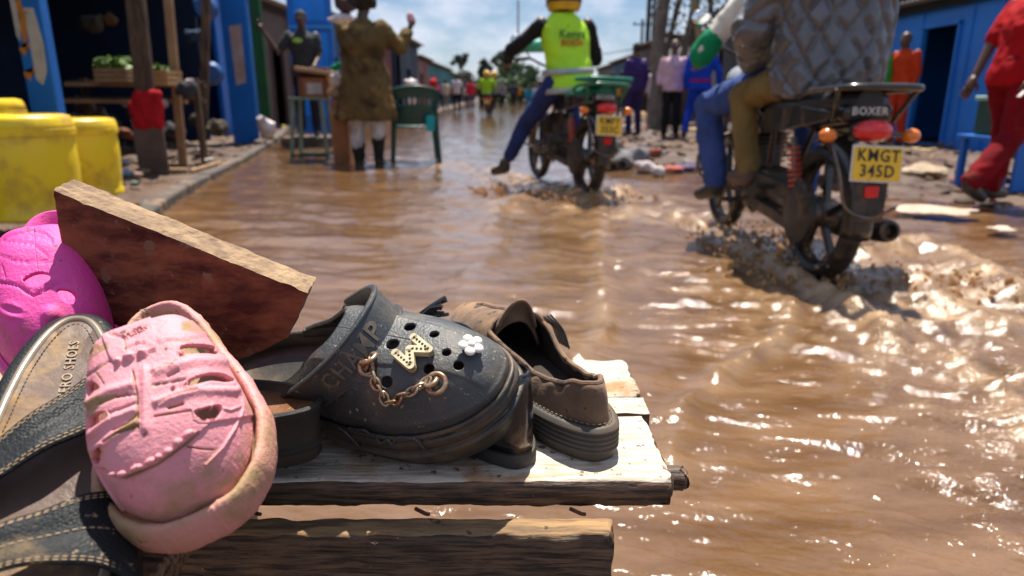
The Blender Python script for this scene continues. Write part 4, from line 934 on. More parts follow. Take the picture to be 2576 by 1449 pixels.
# water
TY2, TY1 = (1.435, 3.0), (0.61, 5.55)
def water_h(x, y):
    r = np.hypot(x, y)
    # turbulence zones
    d2 = np.hypot((x - TY2[0] - 0.25) / 1.3, (y - 2.6) / 1.0); d1 = np.hypot((x - TY1[0]) / 1.1, (y - 5.2) / 0.9)
    wk, ws = distline(x, y, W((2100, 700), (2230, 780), (2420, 930), (2576, 1110), (2800, 1400)))
    turb = 0.16 + 0.75 * np.exp(-d2 ** 2) + 0.95 * np.exp(-d1 ** 2) + 0.75 * np.exp(-(wk / 0.22) ** 2) + 0.14 * sst(1480, 1900, 1288 + F * x / np.maximum(y, .2)) * sst(5, 2.5, y)
    # long swells running across the street
    h = 0.0075 * np.sin(7.5 * (y + 0.35 * x) + 2.2 * noise2(x * 0.9, y * 0.8, 3)) * sst(0.2, 1.0, r)
    # elongated ripples, crests mostly across the view, bending to the right
    q = x * 0.32 + y; p = x - 0.32 * y
    nf = 0.50 + 0.50 * sst(1.5, 4.0, r); h = h + nf * 0.0150 * fbm(p * 1.9, q * 5.2, 2, 21) + nf * 0.0080 * (0.55 + turb) * fbm(p * 4.2, q * 15, 3, 22)
    h = h + 0.0026 * (0.35 + turb) * fbm(p * 11, q * 34, 3, 23) * sst(9, 3, r)
    h = h + turb * 0.015 * fbm(x * 6, y * 9, 2, 25) + np.clip(turb - .45, 0, 1) * 0.024 * np.abs(fbm(x * 4, y * 4, 3, 27))
    foam = np.zeros_like(x)
    crests = [(W((1799, 947), (1914, 877), (1981, 821), (2003, 780), (1975, 730), (1900, 680)), 0.035, 0.020, .5), (W((1690, 1180), (1712, 1080), (1745, 1000), (1799, 947)), 0.030, 0.012, .3),
              (W((1500, 455), (1505, 560), (1510, 660), (1525, 770), (1510, 850), (1440, 905)), 0.050, 0.016, .3), (W((1290, 560), (1230, 620), (1190, 690), (1180, 760)), 0.07, 0.010, .1),
              (W((1690, 540), (1800, 575), (1900, 640), (2010, 700), (2100, 745), (2240, 850)), 0.055, 0.050, .9), (W((2180, 640), (2300, 610), (2400, 640), (2480, 690), (2560, 740)), 0.09, 0.050, .9), (W((2150, 700), (2260, 700), (2380, 760), (2500, 820)), .08, .035, .7),
              (W((1240, 425), (1320, 455), (1400, 470), (1480, 500), (1560, 480)), 0.11, 0.060, 1.0), (W((1090, 420), (1150, 410), (1200, 430), (1260, 470)), 0.09, 0.030, .5), (W((1330, 480), (1260, 520), (1230, 580)), .08, .02, .3), (W((1540, 500), (1600, 540), (1680, 560)), .09, .02, .5),
              (W((2420, 900), (2500, 960), (2560, 1040), (2600, 1120)), .035, .018, .6)]
    for pts, w_, a, f in crests:
        d, s = distline(x + 0.03 * noise2(x * 6, y * 6, 31), y + 0.03 * noise2(x * 6, y * 6, 32), pts)
        g = np.exp(-(d / w_) ** 2); h = h + a * g * (0.75 + 0.5 * noise2(x * 9, y * 9, 35)) - a * 0.30 * np.exp(-((d - 2.2 * w_) / (1.4 * w_)) ** 2); foam = np.maximum(foam, f * np.exp(-(d / (w_ * 1.5)) ** 2))
        h = h + a * 0.28 * g * np.abs(fbm(x * 20, y * 20, 3, 37))
    # hollow behind the rear tyre
    h = h - 0.035 * np.exp(-(((x - 1.62) / .12) ** 2 + ((y - 2.45) / .13) ** 2)) - 0.03 * np.exp(-(((x - 1.9) / .1) ** 2 + ((y - 2.2) / .08) ** 2))
    foam = foam * (0.6 + 0.6 * fbm(x * 7, y * 7, 4, 41)) + 0.75 * np.exp(-d1 ** 2 * 2.2) * sst(-.2, .5, fbm(x * 5, y * 5, 4, 43)) + 0.55 * np.exp(-d2 ** 2 * 1.8) * sst(-.2, .6, fbm(x * 6, y * 6, 4, 44))
    foam += 0.16 * sst(0.35, 0.9, fbm(x * 3.2, y * 6.5, 5, 47)) * turb
    return h * sst(0.05, 0.3, y), np.clip(foam, 0, 1), np.clip(turb, 0, 1)
wx, wy = viewgrid(-500, 4200, 960, 244.0, 1640, 480)
wh, wf, wt = water_h(wx, wy); fade = sst(60, 8, np.hypot(wx, wy)); wh *= fade
water = bpy.data.materials.new('muddy_water'); water.use_nodes = True; t = water.node_tree; N = t.nodes; bs = N['Principled BSDF']; K = t.links.new
bs.inputs['IOR'].default_value = 1.33; bs.inputs['Roughness'].default_value = 0.07; bs.inputs['Specular IOR Level'].default_value = 1.0; bs.inputs['Coat Weight'].default_value = 0.5; bs.inputs['Coat Roughness'].default_value = 0.06; bs.inputs['Coat IOR'].default_value = 1.33
tc = N.new("ShaderNodeTexCoord"); at2 = N.new("ShaderNodeAttribute"); at2.attribute_name = 'foam'
n1 = N.new("ShaderNodeTexNoise"); n1.inputs['Scale'].default_value = 2.2; n1.inputs['Detail'].default_value = 7; n1.inputs['Roughness'].default_value = 0.62; mp0 = N.new('ShaderNodeMapping'); mp0.inputs['Scale'].default_value = (0.8, 3.0, 1); mp0.inputs['Rotation'].default_value = (0, 0, 0.3); K(tc.outputs['Object'], mp0.inputs['Vector']); K(mp0.outputs[0], n1.inputs['Vector']); r1 = N.new('ShaderNodeMapRange'); r1.inputs['From Min'].default_value = 0.36; r1.inputs['From Max'].default_value = 0.62; K(n1.outputs['Fac'], r1.inputs['Value'])
m1 = N.new("ShaderNodeMix"); m1.data_type = 'RGBA'; m1.inputs['A'].default_value = (0.100, 0.047, 0.016, 1); m1.inputs['B'].default_value = (0.185, 0.102, 0.050, 1); K(r1.outputs[0], m1.inputs['Factor'])
m2 = N.new("ShaderNodeMix"); m2.data_type = 'RGBA'; m2.inputs['B'].default_value = (0.40, 0.255, 0.135, 1); K(m1.outputs['Result'], m2.inputs['A']); K(at2.outputs['Fac'], m2.inputs['Factor']); K(m2.outputs['Result'], bs.inputs['Base Color'])
mr = N.new("ShaderNodeMapRange"); mr.inputs['To Min'].default_value = 0.11; mr.inputs['To Max'].default_value = 0.36; K(at2.outputs['Fac'], mr.inputs['Value']); K(mr.outputs[0], bs.inputs['Roughness'])
mp = N.new("ShaderNodeMapping"); mp.inputs['Scale'].default_value = (1, 2.4, 1); mp.inputs['Rotation'].default_value = (0, 0, 0.3); K(tc.outputs['Object'], mp.inputs['Vector'])
n2 = N.new("ShaderNodeTexNoise"); n2.inputs['Scale'].default_value = 26; n2.inputs['Detail'].default_value = 4; n2.inputs['Roughness'].default_value = 0.6; K(mp.outputs[0], n2.inputs['Vector'])
n3 = N.new("ShaderNodeTexNoise"); n3.inputs['Scale'].default_value = 95; n3.inputs['Detail'].default_value = 3; K(tc.outputs['Object'], n3.inputs['Vector'])
b1 = N.new("ShaderNodeBump"); b1.inputs['Distance'].default_value = 0.0016; K(n2.outputs['Fac'], b1.inputs['Height'])
b2 = N.new("ShaderNodeBump"); b2.inputs['Distance'].default_value = 0.0032; K(n3.outputs['Fac'], b2.inputs['Height']); K(b1.outputs[0], b2.inputs['Normal'])
ms = N.new("ShaderNodeMath"); ms.operation = 'MULTIPLY_ADD'; ms.inputs[1].default_value = 1.3; ms.inputs[2].default_value = 0.10; at3 = N.new('ShaderNodeAttribute'); at3.attribute_name = 'chop'; K(at3.outputs['Fac'], ms.inputs[0]); K(ms.outputs[0], b2.inputs['Strength']); K(b2.outputs[0], bs.inputs['Normal']); K(b2.outputs[0], bs.inputs['Coat Normal'])
fastgrid('flood_water', np.stack([wx, wy, wh], 2), water, {'foam': wf, 'chop': wt})
# splashing drops and tongues of brown water round the tyres
drop = mat('splash_water', (0.50, 0.31, 0.15), (0.58, 0.40, 0.22), 20, rough=0.12)
t = drop.node_tree; tr_ = t.nodes.new('ShaderNodeBsdfTranslucent'); tr_.inputs[0].default_value = (0.62, 0.40, 0.20, 1); ms_ = t.nodes.new('ShaderNodeMixShader'); ms_.inputs[0].default_value = 0.5
t.links.new(t.nodes['Principled BSDF'].outputs[0], ms_.inputs[1]); t.links.new(tr_.outputs[0], ms_.inputs[2]); t.links.new(ms_.outputs[0], t.nodes['Material Output'].inputs[0])
def splash(name, cx, cy, n, spread, hmax, label_seed, dirx=0.0):
    rnd = random.Random(label_seed); mb = MB()
    for i in range(n):
        a = rnd.uniform(0, 2 * math.pi); rr = spread * rnd.random() ** 0.7; x, y = cx + rr * math.cos(a) * 1.3 + dirx * rnd.random(), cy + rr * math.sin(a); z = rnd.random() ** 2.4 * hmax + 0.01
        s_ = rnd.uniform(0.002, 0.0075) * (1.5 if z < 0.05 else 0.8)
        mb.ell((x, y, z), (s_, s_, s_ * rnd.uniform(1, 2.6)), 6, 4, (rnd.uniform(-.8, .8), rnd.uniform(-.8, .8), 0))
    for i in range(n // 60):
        a = rnd.uniform(0, 2 * math.pi); rr = spread * rnd.uniform(0.2, 0.9); x, y = cx + rr * math.cos(a), cy + rr * math.sin(a); h = rnd.uniform(0.03, 0.09) * hmax / .16; l = Vector((math.cos(a), math.sin(a), 0)) * h * .9
        mb.tube(smoothpath([(x, y, -0.01), Vector((x, y, h * .6)) + l * .3, Vector((x, y, h)) + l * .8, Vector((x, y, h * .9)) + l * 1.2], 4), [0.020, .018, .016, .014, .012, .011, .010, .009, .008, .007, .006, .004, .003], 6)
    o = mb.build(name, drop, None); o['kind'] = 'stuff'; return o
splash('water_splash', 0.62, 5.35, 300, 0.42, 0.13, 1); splash('water_splash', -0.12, 5.75, 160, 0.22, 0.13, 5); splash('water_splash', 1.34, 3.05, 260, 0.34, 0.14, 2); splash('water_splash', 1.95, 2.75, 120, 0.30, 0.08, 3); splash('water_splash', 1.28, 3.7, 160, 0.30, 0.11, 4)
# kerb: worn stones set end to end along the left edge
kst = mat('kerb_stone', (0.085, 0.068, 0.058), (0.05, 0.04, 0.034), 9, rough=0.8, bump=0.006, bscale=30, mud=((0.24, 0.15, 0.09), 5, 0.52, 0.64))
kerb = thing('kerb', 'dark worn stone kerb running along the left edge of the flooded street', 'kerb', (0, 0, 0))
kp = [Vector((x, y, 0)) for x, y in KERB if 2.9 < y < 40]; kp = smoothpath(kp, 12); acc = 0; last = kp[0]; cnt = 0
for i in range(1, len(kp)):
    if (kp[i] - last).length > 0.85 and cnt < 26:
        d = (kp[i] - last); a = last + d * 0.012; b = kp[i] - d * 0.012; mb = MB().bar((a.x, a.y, 0.0), (b.x, b.y, 0.0 + random.uniform(-.008, .008)), 0.13, 0.14)
        o = mb.build('kerb_stone', kst, kerb, bevel=0.018); last = kp[i]; cnt += 1
# ------------------------------------------------------------------ people
skin = mat('dark_skin', (0.085, 0.040, 0.024), (0.11, 0.055, 0.033), 14, rough=0.45)
skin2 = mat('brown_skin', (0.13, 0.065, 0.038), (0.16, 0.082, 0.05), 14, rough=0.45)
hairm = mat('black_hair', (0.012, 0.010, 0.009), (0.022, 0.017, 0.014), 60, rough=0.8, bump=0.006, bscale=90)
shoe_m = mat('dark_boot', (0.018, 0.016, 0.015), (0.05, 0.035, 0.025), 20, rough=0.5)
def fab(name, c, k=0.75, mud=None, rough=0.85, scale=9):
    return mat(name, c, tuple(v * k for v in c), scale, rough=rough, spec=0.15, bump=0.004, bscale=24, mud=mud)
def rings(mb, rs, n=20):
    """horizontal ellipse rings (cx,cy,cz,w,d[,yaw]) bottom to top, closed"""
    V = []
    for q in rs:
        cx, cy, cz, w_, d_ = q[:5]; ya = q[5] if len(q) > 5 else 0; c, s = math.cos(ya), math.sin(ya)
        for j in range(n):
            a = 2 * math.pi * j / n; x = w_ * math.copysign(abs(math.cos(a)) ** .85, math.cos(a)); y = d_ * math.copysign(abs(math.sin(a)) ** .85, math.sin(a)); V.append((cx + x * c - y * s, cy + x * s + y * c, cz))
    Fc = [(i * n + j, i * n + (j + 1) % n, (i + 1) * n + (j + 1) % n, (i + 1) * n + j) for i in range(len(rs) - 1) for j in range(n)]
    Fc += [tuple(range(n - 1, -1, -1)), tuple(range((len(rs) - 1) * n, len(rs) * n))]
    mb.add(V, Fc)
def limb(mb, pts, rad, n=12):
    P = [Vector(p) for p in pts]; dense = []; R_ = []
    for i in range(len(P) - 1):
        for k in range(4): t = k / 4; dense.append(P[i].lerp(P[i + 1], t)); R_.append(rad[i] + (rad[i + 1] - rad[i]) * t)
    dense.append(P[-1]); R_.append(rad[-1]); mb.tube(dense, R_, n)
    for p, r in ((P[0], rad[0]), (P[-1], rad[-1])): mb.ell(p, (r, r, r), 10, 6)
    for p, r in zip(P[1:-1], rad[1:-1]): mb.ell(p, (r, r, r), 10, 6)
def finish(name, mb, m, parent, vox, wr=0.0, seed=0, it=4, stretch=(9, 9, 6)):
    A, Fc, Nn = remesh(mb.V, mb.F, vox, it)
    if wr:
        d = fbm(A[:, 0] * stretch[0] + A[:, 1] * stretch[1], A[:, 2] * stretch[2] + A[:, 0] * 3, 3, seed) + 0.6 * fbm(A[:, 0] * 22 - A[:, 1] * 15, A[:, 2] * 16, 2, seed + 7)
        A = A + Nn * (d * wr)[:, None]
    return mk(name, A, Fc, m, parent)
BASE = dict(pel=(0, 0, .94), chest=(0, .0, 1.28), neck=(0, 0, 1.47), head=(0, .02, 1.62), shL=(-.185, 0, 1.41), shR=(.185, 0, 1.41), elL=(-.24, -.02, 1.13), elR=(.24, -.02, 1.13), wrL=(-.25, .07, .88), wrR=(.25, .07, .88),
            hiL=(-.09, 0, .92), hiR=(.09, 0, .92), knL=(-.10, .03, .50), knR=(.10, .03, .50), anL=(-.11, -.01, .08), anR=(.11, -.01, .08), ftL=None, ftR=None)
def figure(root, J=None, top='shirt', topm=None, legm=None, sm=None, shoem=None, vox=0.017, sleeve=1.0, hair='short', coat=None, hem=None, yaw=0.0, bulk=1.0, leg_r=1.0, face=True, wr=0.010, seed=1, head_yaw=0.0, hands=True, barefoot=False, trouser_end=1.0, helmet=None):
    j = dict(BASE); j.update(J or {}); j = {k: (Vector(v) if v is not None else None) for k, v in j.items()}
    sm = sm or skin; mb = MB(); hd = j['head']; Q = Euler((0, 0, head_yaw))
    def hv(x, y, z): return hd + Q.to_matrix() @ Vector((x, y, z))
    # body: head, neck, trunk, arms, legs in one surface
    mb.ell(hv(0, -.012, .025), (.076, .094, .098), 16, 12); mb.ell(hv(0, .020, -.045), (.056, .066, .070), 14, 10)
    mb.tube([hv(0, .078, .012), hv(0, .098, -.020), hv(0, .085, -.030)], [.008, .015, .010], 8); mb.ell(hv(0, .082, -.058), (.024, .012, .010), 8, 6)
    for s in (-1, 1): mb.ell(hv(s * .078, -.008, -.005), (.010, .020, .030), 8, 6)
    limb(mb, [j['neck'] - Vector((0, 0, .04)), hd - Vector((0, .02, .06))], [.062, .054])
    tw = j['chest'] - j['pel']; m1_ = j['pel'] + tw * .45
    rings(mb, [(*(j['pel'] - Vector((0, 0, .08))), .13, .09, yaw), (*j['pel'], .155, .105, yaw), (*m1_, .135, .095, yaw), (*j['chest'], .165, .115, yaw), (*(j['chest'] + (j['neck'] - j['chest']) * .62), .155, .085, yaw), (*j['neck'], .06, .055, yaw)])
    for s in 'LR':
        limb(mb, [j['sh' + s], j['el' + s], j['wr' + s]], [.052, .040, .027])
        if not coat or True: limb(mb, [j['hi' + s], j['kn' + s], j['an' + s]], [.080, .056, .038])
        f = j['ft' + s] or j['an' + s] + Vector((0, .14, -.04)); limb(mb, [j['an' + s] + Vector((0, -.02, -.03)), f], [.038, .028])
    fw = j
    V0 = len(mb.V)
    A, Fc, Nn = remesh(mb.V, mb.F, vox * .8, 3); A = [tuple(a) for a in A]; mb2 = MB(); mb2.V = A; mb2.F = list(Fc)
    if hands:
        for s in 'LR':
            w_, e_ = j['wr' + s], j['el' + s]; d = (w_ - e_).normalized(); sd_ = d.orthogonal().normalized(); up_ = d.cross(sd_)
            mb2.tube([w_ - d * .02, w_ + d * .02, w_ + d * .06, w_ + d * .085], [.024, .030, .034, .022], 10)
            for q in range(4):
                o = sd_ * (q - 1.5) * .016; ln = (.066, .078, .072, .055)[q]; b = w_ + d * .078 + o
                mb2.tube([b, b + d * ln * .5 + up_ * .010, b + d * ln * .8 + up_ * .030, b + d * ln * .85 + up_ * .045], [.0095, .009, .008, .006], 7)
            b = w_ + d * .03 - sd_ * .028; mb2.tube([b, b - sd_ * .024 + d * .022 + up_ * .01, b - sd_ * .026 + d * .050 + up_ * .022], [.012, .010, .007], 7)
    mk('body', mb2.V, mb2.F, sm, root)
    if face:
        for s in (-1, 1):
            MB().ell(hv(s * .030, .079, .018), (.012, .006, .008), 8, 6).build('eye', mat('eye_white', (.6, .55, .5), rough=.3), root)
            MB().ell(hv(s * .030, .0845, .018), (.005, .003, .005), 6, 5).build('pupil', mat('pupil_black', (.01, .008, .008), rough=.2), root)
            MB().tube([hv(s * .016, .086, .036), hv(s * .045, .076, .038)], .004, 5).build('eyebrow', hairm, root)
        MB().tube([hv(-.022, .090, -.056), hv(0, .096, -.058), hv(.022, .090, -.056)], .004, 6).build('lips', mat('lips', (.10, .035, .03), rough=.4), root)
    if hair == 'short': MB().ell(hv(0, -.020, .038), (.081, .096, .094), 16, 12).build('hair', hairm, root)
    if hair == 'afro':
        mbh = MB(); mbh.ell(hv(0, -.035, .05), (.135, .135, .13), 16, 12)
        for q in range(40):
            a = random.uniform(0, 6.28); e = random.uniform(-.5, 1.4); mbh.ell(hv(.115 * math.cos(a) * math.cos(e), -.05 + .115 * math.sin(a) * math.cos(e), .03 + .12 * math.sin(e)), (.04, .04, .045), 7, 5)
        mbh.build('hair', hairm, root)
    if helmet:
        m = MB().lathe([(0, .150), (.06, .142), (.105, .105), (.132, .04), (.136, -.02), (.128, -.07), (.118, -.10), (.108, -.09), (.112, -.03), (.105, .03)], 28, hv(0, -.01, 0), None, 1.0, 1.12); m.build('helmet_shell', helmet[0], root, solid=.004)
        MB().lathe([(.1385, -.045), (.1405, -.03), (.1385, -.015)], 28, hv(0, -.01, 0), None, 1.0, 1.12).build('helmet_band', helmet[1], root)
        V = [hv((.142) * math.sin(a), .0 + .158 * math.cos(a), z) for z in (.045, -.06) for a in np.linspace(-1.0, 1.0, 14)]; mk('visor', V, [(i, i + 1, 15 + i, 14 + i) for i in range(13)], mat('smoke_visor', (.02, .02, .025), rough=.08), root, solid=.003)
    # garments
    mb = MB(); b = bulk
    ch, pe, ne = j['chest'], j['pel'], j['neck']
    if top != 'none':
        up_ = [(*m1_, .150 * b, .118 * b, yaw), (*(ch - Vector((0, 0, .02))), .182 * b, .135 * b, yaw), (*(ch + (ne - ch) * .5), .178 * b, .112 * b, yaw), (*(ch + (ne - ch) * .85), .105, .080, yaw), (*(ne + Vector((0, 0, .012))), .070, .066, yaw)]
        if hem: low = [(*h, yaw) for h in hem]
        else: low = [(*(pe - Vector((0, 0, .10))), .168 * b, .125 * b, yaw), (*pe, .168 * b, .124 * b, yaw)]
        rings(mb, low + up_, 26)
        for s in 'LR':
            sh, el, wrr = j['sh' + s] + Vector((0, 0, -.022)), j['el' + s], j['wr' + s]; r0, r1, r2 = .064 * b, .056 * b, .044 * b
            if sleeve >= 1: limb(mb, [sh, el, el.lerp(wrr, min(sleeve - 1, 1) * .98 + .0)], [r0, r1, r1 + (r2 - r1) * (sleeve - 1)])
            elif sleeve > 0: limb(mb, [sh, sh.lerp(el, sleeve)], [r0, r0 + (r1 - r0) * sleeve * .6])
        finish('shirt' if top == 'shirt' else top, mb, topm, root, vox, wr, seed)
    if legm:
        mb = MB(); rings(mb, [(*(pe - Vector((0, 0, .10))), .150, .112, yaw), (*pe, .162, .118, yaw), (*(pe + Vector((0, 0, .10))), .150, .112, yaw)])
        for s in 'LR':
            hi, kn, an = j['hi' + s], j['kn' + s], j['an' + s]; an2 = kn.lerp(an, .96 * trouser_end) if trouser_end else kn
            limb(mb, [hi, kn, an2], [.098 * leg_r, .074 * leg_r, .062 * leg_r])
        finish('trousers', mb, legm, root, vox, wr * .9, seed + 3)
    if shoem:
        for s in 'LR':
            a = j['an' + s]; f = j['ft' + s] or a + Vector((0, .15, -.045)); mb = MB(); d = (f - a); d.normalize()
            limb(mb, [a + Vector((0, 0, .02)), a + Vector((0, -.01, -.03)), f], [.052, .050, .040]); finish('shoe', mb, shoem, root, .014, 0)
    return j
def person(label, loc, rot, group=None, scale=1.0, **k):
    root = thing('person', label, 'person', loc, rot, group); j = figure(root, **k); root.scale = (scale,) * 3; return root, j

# ------------------------------------------------------------------ motorcycles
bk_paint = mat('black_bike_paint', (0.012, 0.012, 0.014), (0.03, 0.025, 0.02), 10, rough=0.25, coat=.4, mud=((0.17, 0.10, 0.055), 7, 0.55, 0.70))
bk_metal = mat('muddy_steel', (0.22, 0.20, 0.18), (0.12, 0.10, 0.085), 18, rough=0.4, metal=0.8, mud=((0.17, 0.10, 0.055), 9, 0.50, 0.66))
bk_dark = mat('dark_engine_metal', (0.035, 0.033, 0.032), (0.07, 0.06, 0.05), 18, rough=0.45, metal=0.4, mud=((0.16, 0.095, 0.05), 9, 0.52, 0.68))
tyre_m = mat('wet_tyre', (0.012, 0.012, 0.012), (0.03, 0.023, 0.018), 20, rough=0.38, mud=((0.12, 0.07, 0.035), 12, 0.58, 0.70))
red_l = mat('red_lens', (0.75, 0.010, 0.015), (0.62, 0.01, 0.012), 30, rough=0.12, coat=.6); amber = mat('amber_lens', (0.85, 0.22, 0.01), (0.7, 0.16, 0.01), 60, rough=0.15, coat=.6)
plate_y = mat('yellow_plate', (0.90, 0.55, 0.015), (0.85, 0.50, 0.015), 20, rough=0.4, mud=((0.4, 0.25, 0.12), 14, 0.60, 0.72)); plate_w = mat('white_plate_border', (0.80, 0.78, 0.72), (0.6, 0.55, 0.48), 30, rough=0.5)
ink = mat('plate_black', (0.015, 0.013, 0.012), rough=0.5)
def wheel(root, y, r, wdt, seed, cast=True):
    w_ = thing('wheel', None, None); w_.parent = root; w_.location = (0, y, r)
    V = []; n = 48; prof = [(-wdt / 2 * .7, r - .07), (-wdt / 2, r - .045), (-wdt / 2 * .86, r - .018), (-wdt / 2 * .45, r - .003), (0, r), (wdt / 2 * .45, r - .003), (wdt / 2 * .86, r - .018), (wdt / 2, r - .045), (wdt / 2 * .7, r - .07)]
    for i in range(n):
        a = 2 * math.pi * i / n
        for k, (x, rr) in enumerate(prof):
            if 2 <= k <= 6 and i % 2: rr -= .006
            V.append((x, rr * math.cos(a), rr * math.sin(a)))
    k_ = len(prof); Fc = [(i * k_ + q, i * k_ + q + 1, ((i + 1) % n) * k_ + q + 1, ((i + 1) % n) * k_ + q) for i in range(n) for q in range(k_ - 1)]
    Fc += [(i * k_ + k_ - 1, i * k_, ((i + 1) % n) * k_, ((i + 1) % n) * k_ + k_ - 1) for i in range(n)]
    mk('tyre', V, Fc, tyre_m, w_, smooth=False)
    MB().lathe([(r - .066, -.03), (r - .055, -.034), (r - .066, -.02), (r - .085, 0), (r - .066, .02), (r - .055, .034), (r - .066, .03)], 40, (0, 0, 0), (1, 0, 0)).build('rim', bk_paint, w_)
    mb = MB()
    for k in range(5):
        a = 2 * math.pi * (k + .3) / 5; d = Vector((0, math.cos(a), math.sin(a))); t = Vector((0, -math.sin(a), math.cos(a)))
        mb.bar(d * .03 + t * .015, d * (r - .07) - t * .02, .03, .030, (1, 0, 0))
    mb.build('spokes', bk_paint, w_, bevel=.004)
    MB().lathe([(0, -.06), (.05, -.06), (.062, -.04), (.062, .04), (.05, .06), (0, .06)], 20, (0, 0, 0), (1, 0, 0)).build('hub', bk_metal, w_)
    return w_
def motorcycle(label, loc, rotz, lean, seatm, rackm, plate1, plate2, detail=True, letters=None, tank=bk_paint, tall=False):
    root = thing('motorcycle', label, 'motorcycle', loc, (0, lean, rotz)); P = root
    wheel(P, 0.0, .300, .095, 1); wheel(P, 1.25, .300, .078, 2)
    tb = lambda nm, pts, r, m, n=10, par=P: MB().tube(smoothpath(pts, 5), r, n).build(nm, m, par)
    # frame
    mb = MB()
    for s in (-1, 1):
        mb.tube([(s * .07, 0.48, .42), (s * .10, .38, .66), (s * .10, .05, .70), (s * .09, -.20, .72)], .014, 8); mb.tube([(s * .05, 1.0, .88), (s * .08, .55, .70), (s * .10, .38, .66)], .016, 8); mb.tube([(s * .04, 1.0, .84), (s * .09, .86, .34), (s * .10, .55, .22), (s * .10, .40, .30)], .015, 8)
    mb.build('frame', bk_paint, P)
    for s in (-1, 1):
        MB().bar((s * .085, 0.0, .30), (s * .085, .46, .34), .025, .045).build('swingarm', bk_paint, P, bevel=.005)
        sh = MB(); sh.tube([(s * .115, .03, .34), (s * .118, .12, .62)], .014, 10); o = sh.build('shock_absorber', bk_metal, P)
        pts = [Vector((s * .115, .05, .40)).lerp(Vector((s * .118, .11, .58)), k / 72) + Vector((.026 * math.cos(k * .7), .026 * math.sin(k * .7), 0)) for k in range(73)]
        MB().tube(pts, .0055, 6).build('spring', mat('red_spring', (.55, .07, .02), rough=.4), o)
    # engine
    mb = MB().box((0, .60, .34), (.20, .30, .20)).box((0, .74, .50), (.15, .13, .20), (R(-18), 0, 0)); eng = mb.build('engine', bk_dark, P, bevel=.02)
    for k in range(7): MB().box((0, .755 - .006 * k + .02, .44 + .024 * k), (.21, .19, .007), (R(-18), 0, 0)).build('fin', bk_metal, eng)
    for s in (-1, 1): MB().lathe([(0, .045), (.06, .043), (.095, .03), (.105, 0), (.105, -.02)], 24, (s * .10, .56, .33), (s, 0, 0)).build('engine_cover', bk_dark, eng)
    # chain case with round sprocket end
    m = MB(); V = [];
    for k in range(28):
        a = 2 * math.pi * k / 28; V.append((-.125, -.005 + .115 * math.cos(a), .315 + .115 * math.sin(a)))
    m.lathe([(0, .016), (.105, .016), (.138, .006), (.142, -.018), (0, -.018)], 28, (-.118, .0, .305), (-1, 0, 0)); m.bar((-.118, .02, .375), (-.115, .52, .40), .032, .055); m.bar((-.118, .02, .235), (-.115, .52, .275), .032, .05); m.build('chain_case', bk_dark, P)
    # exhaust
    mb = MB().tube(smoothpath([(.08, .86, .46), (.13, .92, .30), (.15, .75, .20), (.15, .40, .19), (.155, .25, .22)], 5), .019, 12); ex = mb.build('exhaust_pipe', bk_metal, P)
    MB().lathe([(.0, -.01), (.022, 0), (.042, .05), (.050, .12), (.050, .48), (.044, .515), (.030, .52), (.028, .47), (0, .46)], 24, (.165, .28, .20), (0.02, -1, .12)).build('muffler', bk_dark, ex)
    # seat, tail, tank
    def seatz(y): return .785 + .03 * sst(.25, -.1, y) - .02 * sst(.3, .55, y)
    V = []; n = 20; ys = np.linspace(-.26, .60, 26)
    for y in ys:
        wd = np.interp(y, [-.26, -.2, .2, .45, .6], [.05, .115, .13, .115, .07]); zt = float(seatz(y)) + .012 * math.sin(y * 40) * .2
        for k in range(n):
            a = 2 * math.pi * k / n; V.append((wd * math.copysign(abs(math.cos(a)) ** .6, math.cos(a)), y, zt - .045 + .05 * math.copysign(abs(math.sin(a)) ** .7, math.sin(a))))
    Fc = [(i * n + j, i * n + (j + 1) % n, (i + 1) * n + (j + 1) % n, (i + 1) * n + j) for i in range(25) for j in range(n)] + [tuple(range(n - 1, -1, -1)), tuple(range(25 * n, 26 * n))]
    mk('seat', V, Fc, seatm, P)
    V = []; ys = np.linspace(.50, 1.02, 16)
    for y in ys:
        t = (y - .5) / .52; wd = .06 + .085 * math.sin(math.pi * min(1, .15 + t * .8)) ; zc = .80 + .06 * t; hh = .055 + .065 * math.sin(math.pi * (.1 + .8 * t))
        for k in range(n): a = 2 * math.pi * k / n; V.append((wd * math.cos(a), y, zc + hh * math.sin(a)))
    Fc = [(i * n + j, i * n + (j + 1) % n, (i + 1) * n + (j + 1) % n, (i + 1) * n + j) for i in range(15) for j in range(n)] + [tuple(range(n - 1, -1, -1)), tuple(range(15 * n, 16 * n))]
    mk('fuel_tank', V, Fc, tank, P)
    for s in (-1, 1):
        pl_ = [(.42, .62), (.10, .66), (-.18, .70), (-.20, .74), (.10, .76), (.45, .74), (.52, .66)]
        m = MB().prism([(-a if s > 0 else a, b) for a, b in pl_], .02, Matrix.Translation((s * .11, 0, 0)) @ Matrix.Rotation(R(90 if s < 0 else -90), 4, 'Z') @ Matrix.Identity(4)) if False else MB().add([(s * .105, a, b) for a, b in pl_] + [(s * .128, a, b) for a, b in pl_], [tuple(range(7)), tuple(range(13, 6, -1))] + [(i, 7 + i, 7 + (i + 1) % 7, (i + 1) % 7) for i in range(7)])
        m.build('side_panel', tank, P, bevel=.006)
    # rack
    mb = MB(); zr = .815
    mb.tube(smoothpath([(-.12, .10, .79), (-.145, -.05, zr), (-.150, -.28, zr + .010), (-.12, -.36, zr + .014), (0, -.375, zr + .016), (.12, -.36, zr + .014), (.150, -.28, zr + .010), (.145, -.05, zr), (.12, .10, .79)], 6), .0135, 10)
    for s in (-1, 0, 1): mb.tube([(s * .08, -.04, zr), (s * .08, -.365, zr + .014)], .009, 8)
    for s in (-1, 1): mb.tube([(s * .155, -.30, zr + .008), (s * .12, -.22, .70)], .010, 8)
